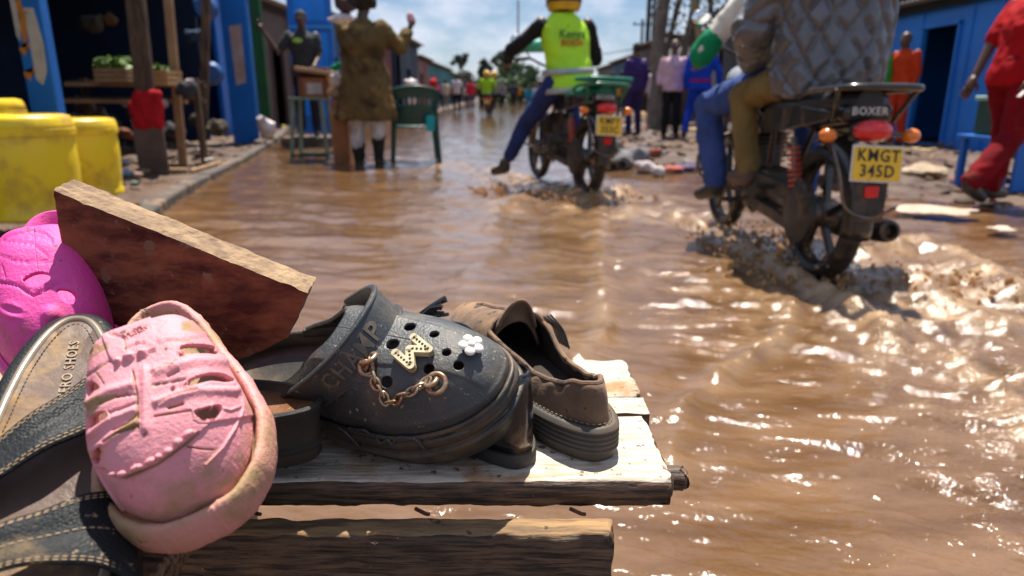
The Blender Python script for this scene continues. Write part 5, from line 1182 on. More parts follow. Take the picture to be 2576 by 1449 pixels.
    mb.bar((-.145, -.20, zr + .012), (.145, -.20, zr + .012), .16, .010); mb.build('rear_rack', rackm, P)
    MB().box((0, -.20, .735), (.20, .12, .07), (R(8), 0, 0)).build('tail_cowl', bk_paint, P, bevel=.02)
    if letters:
        TV, TF = textmesh(letters, .042, .001, 1.1, .0006); mk('lettering', [(v.x, -.264 - v.z, .740 + v.y) for v in TV], TF, plate_w, P, smooth=False)
    # rear fender, light, plate, indicators
    V = []; Fc = []; nn = 14
    for i in range(nn + 1):
        a = R(28 + 108 * i / nn)
        for q in range(7):
            x = -.065 + .13 * q / 6; rr = .345 - .05 * (abs(x) / .065) ** 3; V.append((x, -rr * math.cos(a - R(40)) * 1.0, .31 + rr * math.sin(a - R(40)) + .0))
    Fc = [(i * 7 + q, i * 7 + q + 1, (i + 1) * 7 + q + 1, (i + 1) * 7 + q) for i in range(nn) for q in range(6)]; mk('rear_fender', V, Fc, bk_paint, P, solid=.004)
    MB().lathe([(0, .040), (.035, .036), (.06, .024), (.068, .008), (.068, 0), (0, 0)], 26, (0, -.300, .668), (0, -1, 0.12), 1.12, .62).build('tail_light', red_l, P)
    MB().box((0, -.275, .66), (.15, .05, .07)).build('light_housing', bk_paint, P, bevel=.015)
    for s in (-1, 1):
        o = MB().tube([(s * .08, -.26, .655), (s * .135, -.275, .650)], .008, 8).build('indicator_stalk', bk_paint, P)
        MB().ell((s * .165, -.285, .650), (.034, .032, .028), 16, 12).build('indicator', amber, o)
    tb('mud_flap', [(0, -.33, .50), (0, -.345, .44), (0, -.35, .34)], .004, bk_paint)
    MB().box((0, -.348, .405), (.13, .006, .17)).build('mud_guard', bk_dark, P, bevel=.002); MB().box((0, -.356, .44), (.055, .010, .045)).build('reflector', red_l, P, bevel=.004)
    pt = thing('number_plate', None, None); pt.parent = P; pt.location = (0, -.368, .548); pt.rotation_euler = (R(-8), R(2.5), 0); pt.scale = (.94, .94, .94)
    MB().box((0, 0.004, 0), (.215, .004, .148)).build('plate_border', plate_w, pt, bevel=.002); MB().box((0, 0, 0), (.200, .005, .133)).build('plate_face', plate_y, pt, bevel=.002)
    for txt, z in ((plate1, .031), (plate2, -.031)):
        TV, TF = textmesh(txt, .070, .0008, 1.12, .0010); mk('characters', [(v.x * .86, -.0042 - v.z, z + v.y * .98) for v in TV], TF, ink, pt, smooth=False)
    tb('plate_bracket', [(-.09, -.20, .64), (-.15, -.30, .62), (-.135, -.36, .50), (-.10, -.365, .38), (0, -.37, .34), (.10, -.365, .38)], .006, bk_metal)
    # pegs, stand
    for s in (-1, 1): tb('foot_peg', [(s * .10, .62, .27), (s * .24, .62, .27)], .013, bk_dark); tb('passenger_peg', [(s * .10, .25, .38), (s * .22, .25, .39)], .012, bk_dark); tb('crash_bar', [(s * .05, .95, .62), (s * .25, .98, .52), (s * .26, .96, .36), (s * .06, .92, .28)], .010, bk_metal)
    # front end
    for s in (-1, 1):
        MB().tube([(s * .085, 1.25, .30), (s * .085, 1.06, .88)], [.022, .017], 12).build('fork_leg', bk_metal, P)
        g = tb('handlebar', [(0, 1.00, .98), (s * .12, 1.00, 1.02), (s * .22, .95, 1.05), (s * .36, .86, 1.03)], .011, bk_dark); MB().tube([(s * .25, .93, 1.05), (s * .37, .855, 1.03)], .017, 10).build('grip', blk_dull, g)
        mi_ = tb('mirror_stalk', [(s * .20, .97, 1.05), (s * .27, .98, 1.13), (s * .31, .97, 1.18)], .006, bk_dark); MB().ell((s * .33, .965, 1.20), (.062, .016, .042), 16, 10).build('mirror', mat('mirror_shell', (.02, .02, .022), rough=.3), mi_); MB().ell((s * .33, .953, 1.20), (.054, .008, .036), 16, 10).build('mirror_glass', mat('mirror_glass', (.8, .85, .9), rough=.03, metal=1), mi_)
    MB().lathe([(0, .05), (.06, .045), (.088, .02), (.092, -.02), (.06, -.08), (0, -.10)], 24, (0, 1.16, .88), (0, 1, 0)).build('headlight', mat('lamp_glass', (.6, .6, .58), (.5, .5, .5), 20, rough=.1, metal=.5), P)
    V = []
    for i in range(13):
        a = R(-25 + 120 * i / 12)
        for q in range(5): x = -.055 + .11 * q / 4; rr = .33 - .03 * (abs(x) / .055) ** 3; V.append((x, 1.25 + rr * math.sin(a - R(35)) * -1, .30 + rr * math.cos(a - R(35))))
    mk('front_fender', V, [(i * 5 + q, i * 5 + q + 1, (i + 1) * 5 + q + 1, (i + 1) * 5 + q) for i in range(12) for q in range(4)], tank, P, solid=.004)
    return root
# ------------------------------------------------------------------ riders and motorcycles
B2 = Vector((1.375, 3.0, -0.02)); B2R = Vector((1.445, 3.0, -0.02)); B1 = Vector((0.61, 5.62, -0.02))
black_seat = mat('black_vinyl_seat', (0.014, 0.014, 0.016), (0.03, 0.027, 0.024), 14, rough=0.4, bump=.003, bscale=30)
green_seat = mat('green_vinyl_seat', (0.010, 0.17, 0.10), (0.008, 0.12, 0.07), 10, rough=0.3)
motorcycle('muddy black motorcycle with yellow plate and orange indicators carrying two people, nearest one', B2, R(2), R(0.5), black_seat, bk_paint, "KMGT", "345D", letters="BOXER")
motorcycle('black motorcycle with green seat and rack, ridden by the person in lime vest', B1, R(15), R(2), green_seat, green_seat, "KMFY", "353C", letters="BOXER")
denim = fab('blue_denim', (0.055, 0.095, 0.28)); denim2 = fab('dark_blue_denim', (0.028, 0.045, 0.16)); khaki = fab('muddy_khaki', (0.23, 0.155, 0.055), mud=((0.14, 0.085, 0.04), 6, 0.5, 0.65))
lime = mat('lime_vest', (0.48, 0.80, 0.01), (0.40, 0.72, 0.01), 7, rough=0.6, bump=.005, bscale=14); silver = mat('reflective_band', (0.42, 0.44, 0.45), (0.33, 0.35, 0.36), 30, rough=0.4, metal=.3)
black_cl = fab('black_jacket', (0.018, 0.018, 0.020)); white_cl = fab('white_cloth', (0.70, 0.66, 0.58)); green_cl = fab('green_cloth', (0.01, 0.26, 0.11))
# lime vest rider (frame of his motorcycle)
r1 = thing('person', 'motorcyclist in lime reflective vest and yellow helmet, left leg stretched out', 'person', B1, R(15))
figure(r1, J=dict(pel=(0, .42, .88), chest=(-.02, .50, 1.17), neck=(-.03, .52, 1.36), head=(-.02, .56, 1.49), shL=(-.215, .52, 1.29), shR=(.165, .50, 1.29), elL=(-.40, .74, 1.10), elR=(.30, .62, 1.03), wrL=(-.38, .92, 1.03), wrR=(.33, .84, 1.03),
       hiL=(-.12, .42, .84), hiR=(.12, .42, .84), knL=(-.26, .78, .52), knR=(.17, .86, .72), anL=(-.40, .95, .16), anR=(.17, .70, .30), ftL=(-.46, 1.10, .09), ftR=(.17, .84, .25)), top='jacket', topm=black_cl, legm=denim2, shoem=shoe_m, hair=None, helmet=(mat('yellow_helmet', (.75, .42, .01), (.6, .33, .01), 12, rough=.25, coat=.4), mat('dark_trim', (.02, .02, .02), rough=.5)), sleeve=1.95, vox=.016, face=False, seed=3, bulk=.98, trouser_end=.80)
mb = MB(); rings(mb, [(0, .41, .76, .185, .145), (0, .42, .88, .188, .148), (-.01, .46, 1.03, .178, .142), (-.02, .50, 1.16, .198, .152), (-.03, .515, 1.27, .190, .128), (-.03, .52, 1.335, .128, .100), (-.03, .52, 1.375, .080, .075)], 30); vest = finish('vest', mb, lime, r1, .016, .008, 5)
for z0, z1, g in ((.765, .805, 0), (.905, .950, 1)):
    V = []; n = 40
    for z in (z0, z1):
        for k in range(n): a = 2 * math.pi * k / n; c_ = (0 - .012 * g, .42 + .02 * g); ww = .206 + .004 * math.sin(3 * a); V.append((c_[0] + ww * math.copysign(abs(math.cos(a)) ** .85, math.cos(a)), c_[1] + (.164) * math.copysign(abs(math.sin(a)) ** .85, math.sin(a)), z + .012 * math.cos(a)))
    mk('reflective_band', V, [(k, (k + 1) % n, n + (k + 1) % n, n + k) for k in range(n)], silver, vest, solid=.003)
for txt, z, c, sz in (("Kenya", 1.20, (.01, .10, .02), .085), ("BODA", 1.135, (.55, .03, .01), .065)):
    TV, TF = textmesh(txt, sz, .001, 1.0, .0015); mk('lettering', [(v.x - .02, .50 - .172 + .9 * v.x ** 2 - v.z, z + v.y) for v in TV], TF, mat('print_' + txt.lower(), c, rough=.6), vest, smooth=False)
MB().ell((-.30, 1.02, 1.20), (.085, .10, .07), 18, 12).build('fairing', mat('mint_shell', (.12, .50, .38), (.1, .42, .33), 8, rough=.3), r1) if False else None
MB().box((0, -.20, .865), (.33, .32, .035)).build('rack_pad', green_seat, [q for q in COL.objects if q.name == 'motorcycle.001'][0], bevel=.015)
o = MB().tube(smoothpath([(-.30, 1.10, 1.20), (-.18, 1.12, 1.235), (.0, 1.13, 1.24)], 5), [.05] * 5 + [.06] * 5 + [.05], 12).build('windshield_cover', mat('mint_cover', (.10, .48, .36), (.09, .40, .30), 8, rough=.35), None); tag(o, 'mint green cover over the handlebars in front of the rider in the lime vest', 'cover'); o.location = B1; o.rotation_euler = (0, 0, R(15))
r1.scale = (1.07,) * 3; [q for q in COL.objects if q.name == 'motorcycle.001'][0].scale = (1.06,) * 3
# passenger in the quilted jacket
quilt = mat('grey_quilted_nylon', (0.12, 0.12, 0.13), (0.08, 0.08, 0.085), 12, rough=0.30, spec=0.8, metal=0.12, bump=.003, bscale=18, sheen=.1)
r2 = thing('person', 'passenger in grey quilted jacket and khaki trousers on the back of the nearest motorcycle', 'person', B2R, R(2))
figure(r2, J=dict(pel=(.02, .26, .92), chest=(.0, .26, 1.25), neck=(.0, .30, 1.46), head=(.0, .34, 1.60), shL=(-.19, .28, 1.38), shR=(.20, .28, 1.38), elL=(-.30, .40, 1.10), elR=(.275, .46, 1.12), wrL=(-.20, .60, .98), wrR=(.18, .64, 1.0),
       hiL=(-.10, .28, .88), hiR=(.14, .28, .88), knL=(-.235, .66, .80), knR=(.27, .66, .78), anL=(-.205, .56, .42), anR=(.235, .50, .40), ftL=(-.225, .72, .375), ftR=(.245, .66, .36)), top='undershirt', topm=black_cl, legm=khaki, shoem=mat('muddy_sandal', (.07, .04, .03), (.16, .09, .06), 20, rough=.6), hair='short', sleeve=1.9, face=False, seed=9, vox=.016, leg_r=.98)
mb = MB(); rings(mb, [(-.01, .24, .80, .215, .185), (-.01, .24, .90, .225, .195), (.0, .25, 1.05, .230, .195), (.0, .26, 1.22, .240, .195), (.0, .28, 1.36, .225, .160), (.0, .30, 1.45, .13, .11), (.0, .30, 1.50, .085, .085)], 36)
limb(mb, [(-.19, .28, 1.37), (-.31, .40, 1.10), (-.22, .60, .98)], [.095, .085, .065]); limb(mb, [(.20, .28, 1.37), (.275, .46, 1.12), (.20, .62, 1.0)], [.09, .08, .065])
A, Fc, Nn = remesh(mb.V, mb.F, .0105, 4)
ang = np.arctan2(A[:, 1] - .26, A[:, 0] - .03) * .24 * 1.0; zz = A[:, 2]
zz_ = zz + .012 * noise2(ang * 9, zz * 9, 3); u = ang * 9 + .25 * noise2(ang * 5, zz * 5, 8); v = zz_ * 11.5
tri1, tri2 = np.abs(((u + v * .5) % 1) - .5) * 2, np.abs(((u - v * .5) % 1) - .5) * 2; row = np.abs((v % 1) - .5) * 2
seam = np.minimum(np.minimum(1 - tri1, 1 - tri2), .35 + .65 * (1 - row)); puff = np.clip(seam * 2.6, 0, 1) ** .6
A = A + Nn * (.028 * puff - .012 + .008 * fbm(A[:, 0] * 9, A[:, 2] * 9 + A[:, 1] * 5, 3, 5))[:, None]
mk('quilted_jacket', A, Fc, quilt, r2)
# driver of the near motorcycle
r3 = thing('person', 'driver with white and green sleeves and blue jeans on the nearest motorcycle', 'person', B2R, R(2))
figure(r3, J=dict(pel=(0, .62, .90), chest=(.0, .72, 1.22), neck=(.0, .76, 1.42), head=(.0, .80, 1.56), shL=(-.19, .74, 1.34), shR=(.19, .74, 1.34), elL=(-.40, .84, 1.02), elR=(.36, .86, 1.06), wrL=(-.37, 1.00, 1.00), wrR=(.34, .92, 1.04),
       hiL=(-.11, .62, .86), hiR=(.11, .62, .86), knL=(-.300, 1.02, .74), knR=(.28, 1.02, .72), anL=(-.255, .90, .32), anR=(.24, .84, .30), ftL=(-.30, 1.04, .24), ftR=(.25, .98, .25)), top='jacket', topm=white_cl, legm=denim, shoem=shoe_m, hair='short', sleeve=1.3, face=False, seed=13, bulk=1.06, leg_r=1.12, vox=.016)
mb = MB(); limb(mb, [(-.365, .815, 1.08), (-.402, .85, 1.015), (-.385, .93, 1.0), (-.37, .985, 1.0)], [.064, .070, .060, .048]); finish('green_cuff', mb, green_cl, r3, .014, .004, 4)
mb = MB(); limb(mb, [(.33, .83, 1.10), (.36, .86, 1.05), (.345, .91, 1.04)], [.07, .07, .055]); finish('green_cuff', mb, green_cl, r3, .014, .004, 4)
MB().tube([(-.20, .70, 1.30), (-.385, .80, 1.07)], .012, 6).build('red_piping', fab('red_trim', (.5, .02, .02)), r3)

# ------------------------------------------------------------------ people standing and walking
def pt(px, py, z=0.0): return at(px, py, z)
# man in the long coat
olive = mat('muddy_olive_coat', (0.130, 0.088, 0.034), (0.095, 0.064, 0.025), 5, spec=0.15, rough=0.85, bump=.006, bscale=14, mud=((0.27, 0.155, 0.06), 3.4, 0.52, 0.66), dots=((.055, .033, .016), 5, .52, .66))
c = pt(930, 420, -.03)
r, j = person('person in long muddy olive coat with plastic-wrapped legs, one hand raised', c, R(-6), J=dict(head=(.02, .04, 1.63), elR=(.36, .10, 1.20), wrR=(.44, .24, 1.42), shR=(.20, 0, 1.42), elL=(-.22, .14, 1.16), wrL=(-.12, .34, 1.10), knL=(-.10, .02, .50), knR=(.11, .02, .50)),
          top='coat', topm=olive, legm=fab('dark_trousers', (.03, .026, .022)), shoem=mat('black_gumboot', (.012, .012, .012), rough=.3), hair='afro', sleeve=1.75, bulk=1.32, seed=21, wr=.016, vox=.017, face=False, scale=1.10,
          hem=[(0, -.01, .49, .325, .21), (0, -.01, .56, .320, .207), (0, -.01, .80, .275, .185), (0, 0, .95, .245, .170)])
for s, l in ((-1, .0), (1, .06)):
    mb = MB(); limb(mb, [(s * .105, .0, .60), (s * .11, .01, .40 + l), (s * .115, .0, .22 + l * 2)], [.088, .086, .074]); finish('plastic_leg_wrap', mb, mat('white_plastic_wrap', (.62, .60, .60), (.45, .42, .42), 14, rough=.35, bump=.008, bscale=18, mud=((.3, .2, .13), 8, .55, .68)), r, .014, .008, 2)
o = MB().ell((.455, .27, 1.57), (.040, .035, .060), 12, 9).build('pink_rag', fab('pink_rag', (.75, .42, .48)), None); o.parent = None; o.matrix_world = Matrix.Translation(c) @ Matrix.Rotation(R(-6), 4, 'Z') @ Matrix.Scale(1.06, 4); tag(o, 'small pale pink rag held up by the person in the olive coat', 'rag')
# person in the doorway
c = Vector((-3.24, 11.2, .15)); tag(MB().box((-3.24, 11.25, .0), (.8, .6, .30)).build('door_step', kst, None, bevel=.02), 'low stone step under the person in the doorway', 'step')
person('person in dark grey t-shirt leaning in the doorway behind the tall stool', c, R(192), J=dict(elR=(.34, .06, 1.17), wrR=(.52, .08, 1.46), shR=(.19, 0, 1.42), elL=(-.22, .06, 1.14), wrL=(-.16, .24, 1.00), head=(.0, .02, 1.62)), topm=mat('grey_tshirt', (.028, .028, .030), (.018, .018, .020), 8, rough=.85), legm=fab('dark_jeans', (.02, .02, .03)), shoem=shoe_m, sleeve=.7, seed=31, scale=1.08, bulk=1.1)
o = MB().ell((0, 0, 0), (.07, .008, .035), 14, 8).build('shirt_print', mat('lime_print', (.3, .5, .05), rough=.7), None); o.parent = [q for q in COL.objects if q.name.startswith('person') and q.type == 'EMPTY'][-1]; o.location = (.06, .142, 1.33)
# group on the right bank
def coverall(name, c): return fab(name, c)
person('person in dark purple overalls left of the man in the pink shirt', pt(1592, 342, .02), R(25), J=dict(knL=(-.09, .06, .5), anL=(-.1, .02, .08)), topm=coverall('purple_cloth', (.045, .028, .13)), legm=coverall('purple_cloth2', (.036, .024, .10)), shoem=shoe_m, sleeve=1.9, seed=41, vox=.024, hands=True, face=False, bulk=1.08, scale=.98)
person('man in a pale pink shirt and black trousers facing the flooded street', pt(1684, 348, .02), R(176), J=dict(elL=(-.27, .0, 1.14), wrL=(-.30, .02, .90)), topm=coverall('pale_pink_shirt', (.66, .44, .50)), legm=coverall('black_trousers', (.014, .014, .016)), shoem=shoe_m, sleeve=1.6, seed=42, vox=.022, hair=None, bulk=1.1, scale=.98)
rb, jb = person('person in bright blue overalls with a red belt, walking away along the bank', pt(1752, 352, .02), R(-8), J=dict(knL=(-.15, .10, .52), anL=(-.24, -.14, .12), knR=(.12, .14, .5), anR=(.10, .12, .08), elR=(.30, -.02, 1.14), wrR=(.33, .10, .90)), topm=coverall('bright_blue_cloth', (.012, .06, .52)), legm=coverall('blue_cloth_legs', (.010, .045, .40)), shoem=shoe_m, sleeve=1.9, seed=43, vox=.022, face=False, bulk=1.12)
V = []; n = 30
for z in (.985, 1.025):
    for k in range(n): a = 2 * math.pi * k / n; V.append((.190 * math.cos(a), .148 * math.sin(a), z))
mk('belt', V, [(k, (k + 1) % n, n + (k + 1) % n, n + k) for k in range(n)], fab('red_belt', (.5, .01, .03)), rb, solid=.004)
MB().box((0, -.158, 1.33), (.16, .006, .045)).build('back_print', mat('white_print', (.6, .6, .7), rough=.7), rb)
# red coverall walking at the right edge
redc = mat('red_coverall', (0.42, 0.006, 0.009), (0.30, 0.005, 0.008), 6, rough=0.8, spec=0.12, bump=.006, bscale=14); redd = mat('dark_red_trousers', (0.22, 0.005, 0.010), (0.13, 0.004, 0.007), 6, rough=0.85, spec=0.12, bump=.006, bscale=14, mud=((.14, .06, .035), 4, .6, .72))
c = pt(2466, 512, .02)
rr_, j = person('man in red overalls and dark shoes striding along the right edge of the street', c, R(-72), J=dict(pel=(0, .12, .92), chest=(0, .20, 1.24), neck=(0, .25, 1.44), head=(0, .30, 1.58), shL=(-.19, .24, 1.38), shR=(.19, .22, 1.38), elL=(-.23, .12, 1.12), wrL=(-.24, .02, .88), elR=(.24, .10, 1.12), wrR=(.26, -.06, .90), hiL=(-.09, .12, .90), hiR=(.09, .12, .90), knL=(-.10, .26, .50), anL=(-.10, .20, .09), knR=(.10, .06, .48), anR=(.10, -.26, .17), ftR=(.10, -.13, .06)),
      topm=redc, legm=redd, shoem=shoe_m, sleeve=.85, seed=51, vox=.017, bulk=1.12, wr=.010, leg_r=1.18, scale=1.0)
o = MB().bar((0, -.09, -.07), (0, .11, .09), .025, .006).build('paper_roll', mat('rolled_paper', (.6, .57, .55), (.5, .45, .42), 20, rough=.7), None); tag(o, 'rolled strip of paper in the hand of the man in red overalls', 'paper')
Mr = Matrix.Translation(c) @ Matrix.Rotation(R(-72), 4, 'Z'); o.matrix_world = Mr @ Matrix.Translation((.27, -.10, .82)) 
# two men by the blue kiosk on the right
person('bald man in orange-red overalls standing by the right blue kiosk', at(2246, 368, .05), R(110), J=dict(head=(0, .06, 1.60), neck=(0, .03, 1.46)), topm=fab('orange_red_cloth', (.62, .055, .012)), legm=fab('orange_red_cloth2', (.52, .045, .014)), shoem=shoe_m, sleeve=1.9, seed=61, vox=.02, hair=None, bulk=1.0, scale=.93)
person('person in bright green jacket beside the man in orange overalls', at(2218, 368, .05) + Vector((0, .25, 0)), R(150), topm=fab('bright_green_cloth', (.04, .32, .03)), legm=fab('dark_cloth3', (.02, .02, .02)), shoem=shoe_m, sleeve=1.9, seed=62, vox=.022, bulk=1.08, scale=.90)
# far figures
FARP = [(1150, 283, 'white_shirt_far', (.62, .56, .58), (.015, .015, .018), 'person in a pale t-shirt and black trousers walking away down the left side', 1.0), (1185, 279, 'red_top_far', (.55, .03, .06), (.10, .10, .16), 'person in a red top in the distance beside the far motorcycle', .95), (1122, 276, 'cream_far', (.55, .47, .38), (.2, .17, .14), 'person in cream clothes beyond the green chair', .95),
        (1330, 276, 'cyan_far', (.03, .36, .55), (.03, .25, .42), 'person in bright turquoise clothes bending over in the distance', .92), (1290, 272, 'dark_far', (.05, .05, .09), (.02, .02, .02), 'person in dark clothes in the far distance right of the yellow helmets', .95), (1265, 270, 'grey_far', (.25, .24, .32), (.03, .03, .04), 'person in a grey-lilac top near the far motorcycle', .95),
        (1560, 300, 'yellow_far', (.55, .30, .02), (.05, .04, .04), 'person in a yellow top half hidden behind the green motorcycle seat', .9), (1640, 310, 'white_cap_far', (.55, .45, .5), (.12, .07, .05), 'person in a pale top with a white bundle behind the pink shirt', .95), (1212, 268, 'navy_far', (.02, .03, .08), (.02, .02, .03), 'person in navy clothes left of the far motorcycle', .9), (1365, 272, 'black_far', (.02, .02, .025), (.02, .02, .02), 'person in black beside the stooping figure in turquoise', .95)]
FARP += [(1108, 272, 'blue_far2', (.05, .10, .35), (.03, .03, .04), 'person in a blue top far off beyond the green chair back', .95), (1138, 268, 'brown_far2', (.20, .12, .08), (.03, .03, .03), 'person in brown behind the pale t-shirt in the distance', .95), (1174, 266, 'white_far2', (.6, .58, .55), (.04, .04, .06), 'person in white farthest left of the red top', .9),
         (1248, 264, 'green_far2', (.08, .28, .05), (.02, .02, .02), 'person in green beyond the far motorcycle', .95), (1308, 268, 'orange_far2', (.5, .2, .03), (.03, .03, .05), 'person in orange between the dark figure and the stooping one', .9), (1347, 266, 'pale_far2', (.5, .45, .42), (.1, .08, .07), 'person in pale clothes behind the stooping turquoise figure', .9), (1536, 290, 'teal_far2', (.05, .2, .2), (.02, .02, .03), 'person in teal far behind the green motorcycle seat', .95), (1625, 300, 'brown_far3', (.16, .08, .05), (.05, .04, .03), 'person in brown between the purple overalls and the pink shirt', .95)]
for k, (px, py, nm, c1, c2, lab, sc_) in enumerate(FARP):
    J = dict(pel=(0, -.05, .9), chest=(0, .15, 1.12), neck=(0, .32, 1.2), head=(0, .42, 1.25), shL=(-.18, .28, 1.16), shR=(.18, .28, 1.16), elL=(-.2, .36, .9), elR=(.2, .36, .9), wrL=(-.15, .45, .7), wrR=(.15, .45, .7)) if 'bending' in lab else None
    person(lab, at(px, py, 0.0), R(random.choice([0, 20, 180, -30, 90])), topm=fab(nm, c1), legm=fab(nm + '_legs', c2), shoem=None, sleeve=random.choice([.8, 1.8]), seed=70 + k, vox=.034, face=False, hands=True, bulk=1.05, scale=sc_, J=J)
# far motorcycle with two riders in yellow helmets
B3 = at(1228, 292, 0.0)
motorcycle('far motorcycle with two riders in yellow helmets, seen from behind in the distance', B3, R(-4), 0, black_seat, bk_paint, "KMD", "12", letters=None)
yh = mat('yellow_helmet', (.75, .42, .01)); dk = mat('dark_trim', (.02, .02, .02))
for (dx, dy, nm, c1, lab) in ((-.12, .25, 'lime_far', (.35, .62, .02), 'far rider in a lime jacket and yellow helmet on the distant motorcycle'), (.30, .6, 'lilac_far', (.22, .25, .2), 'second far rider with a yellow helmet on the distant motorcycle')):
    rr2 = thing('person', lab, 'person', B3 + Vector((dx * .6, 0, 0)), R(-4))
    figure(rr2, J=dict(pel=(0, dy, .92), chest=(0, dy + .04, 1.24), neck=(0, dy + .06, 1.42), head=(0, dy + .08, 1.56), shL=(-.2, dy + .05, 1.36), shR=(.2, dy + .05, 1.36), elL=(-.34, dy + .2, 1.12), elR=(.34, dy + .2, 1.12), wrL=(-.3, dy + .4, 1.02), wrR=(.3, dy + .4, 1.02), hiL=(-.12, dy, .86), hiR=(.12, dy, .86), knL=(-.25, dy + .35, .7), knR=(.25, dy + .35, .7), anL=(-.24, dy + .3, .3), anR=(.24, dy + .3, .3)),
           topm=fab(nm, c1), legm=fab('dark_far_legs', (.03, .03, .04)), shoem=None, hair=None, helmet=(yh, dk), sleeve=1.8, vox=.03, face=False, bulk=1.15, seed=90)
# ------------------------------------------------------------------ kiosks and shacks
blue_p = mat('blue_painted_steel', (0.010, 0.17, 0.60), (0.008, 0.13, 0.48), 3, rough=0.5, mud=((0.09, 0.085, 0.08), 2.6, 0.60, 0.74), bump=.002, bscale=12)
blue_d = mat('navy_shade_wall', (0.004, 0.020, 0.060), (0.003, 0.012, 0.035), 2, rough=0.7)  # kiosk blue darkened in the colour for the shade inside
black_w = mat('black_shade_wall', (0.006, 0.006, 0.007), (0.012, 0.011, 0.011), 3, rough=0.9)  # near-black colour stands in for shade inside stalls; also plain black parts
tin = mat('rusty_roof_sheet', (0.13, 0.085, 0.065), (0.20, 0.17, 0.15), 1.4, rough=0.6, metal=.3)
tin_grey = mat('grey_roof_sheet', (0.20, 0.20, 0.21), (0.13, 0.12, 0.12), 1.4, rough=0.75)
old_wood = mat('old_pole_wood', (0.17, 0.10, 0.055), (0.10, 0.06, 0.035), 6, rough=.85, bump=.006, bscale=18, bstretch=(5, 5, 1), wave=(4, (.06, .035, .02), (6, 6, 1)))
pale_wood = mat('pale_wood', (0.40, 0.24, 0.12), (0.30, 0.17, 0.085), 6, rough=.8, bump=.004, bscale=18)
def corrugated(name, x0, x1, y0, y1, z0, z1, m, parent, along='y', pitch=.10, amp=.018):
    """sheet from (x0,y*,z0) to (x1,y*,z1), waves along y"""
    n = max(8, int((y1 - y0) / pitch * 4)); V = []
    for i in range(n + 1):
        y = y0 + (y1 - y0) * i / n; w_ = amp * math.sin(2 * math.pi * (y - y0) / pitch)
        V += [(x0, y, z0 + w_), ((x0 + x1) / 2, y, (z0 + z1) / 2 + w_), (x1, y, z1 + w_)]
    Fc = [(i * 3 + q, i * 3 + q + 1, i * 3 + q + 4, i * 3 + q + 3) for i in range(n) for q in range(2)]
    return mk(name, V, Fc, m, parent, solid=.006)
def shack(label, x, y0, y1, side, h, wallm, roofm=tin, depth=3.0, open_front=False, door=None, windows=(), hf=None, innerm=None, gap=.0, boards=None, name='shack', base=.02):
    """side=+1: stands right of the street (front plane faces -x); side=-1: left of it"""
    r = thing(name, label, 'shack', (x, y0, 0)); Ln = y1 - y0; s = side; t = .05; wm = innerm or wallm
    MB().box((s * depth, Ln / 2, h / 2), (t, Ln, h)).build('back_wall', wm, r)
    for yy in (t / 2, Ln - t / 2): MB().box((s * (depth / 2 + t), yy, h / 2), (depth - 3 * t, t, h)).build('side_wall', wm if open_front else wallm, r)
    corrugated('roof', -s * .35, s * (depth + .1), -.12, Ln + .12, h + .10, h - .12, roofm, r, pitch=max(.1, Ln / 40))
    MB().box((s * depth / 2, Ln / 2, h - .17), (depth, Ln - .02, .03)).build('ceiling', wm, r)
    if not open_front:
        segs = []; cuts = sorted([c for c in ([door] if door else []) ] + list(windows)); cur = 0
        mbw = MB()
        for c in cuts:
            a, b, zb_, zt_ = c
            if a > cur: mbw.box((0, (cur + a) / 2, h / 2), (t, a - cur, h))
            if zt_ < h: mbw.box((0, (a + b) / 2, (zt_ + h) / 2), (t, b - a, h - zt_))
            if zb_ > 0: mbw.box((0, (a + b) / 2, zb_ / 2), (t, b - a, zb_))
            cur = b
        if cur < Ln: mbw.box((0, (cur + Ln) / 2, h / 2), (t, Ln - cur, h))
        mbw.build('front_wall', wallm, r)
        for c in cuts:
            a, b, zb_, zt_ = c; f = MB()
            for q in ((0, a, (zb_ + zt_) / 2, .06, zt_ - zb_), (0, b, (zb_ + zt_) / 2, .06, zt_ - zb_)): f.box((-s * .02, q[1], q[2]), (.08, .05, q[4]))
            f.box((-s * .02, (a + b) / 2, zt_), (.08, b - a + .05, .05)); f.build('door_frame' if zb_ <= 0.1 else 'window_frame', wallm, r)
        for k in range(1, int(Ln / .6)):
            yy = k * .6
            if not any(c[0] - .05 < yy < c[1] + .05 for c in cuts): MB().box((-s * .032, yy, h / 2), (.02, .025, h - .1)).build('batten', wallm, r)
    MB().box((-s * .12, Ln / 2, h + .02), (.05, Ln + .1, .14)).build('fascia', black_w, r)
    MB().box((s * depth / 2, Ln / 2, base / 2 - .12), (depth, Ln, .30)).build('floor_slab', kst, r)
    return r
XL = lambda y: float(kx(np.array(y))) - 0.95
p1a, p1b = aty(92, 300, 5.3), aty(160, 300, 5.3); p2a, p2b = aty(588, 330, 11.4), aty(650, 330, 11.4)
shack('open-fronted dark shaded stall at the far left edge beyond the yellow drums', p1a.x - .25, 2.0, 5.0, -1, 2.5, black_w, open_front=True, depth=3)
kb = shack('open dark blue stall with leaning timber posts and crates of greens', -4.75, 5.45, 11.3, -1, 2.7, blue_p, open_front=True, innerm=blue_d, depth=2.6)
kc = shack('bright blue kiosk with an open doorway where a person leans, left of the olive coat', -5.45, 11.9, 15.2, -1, 2.75, blue_p, door=(.5, 1.35, .1, 2.2), innerm=blue_d, depth=2.4)
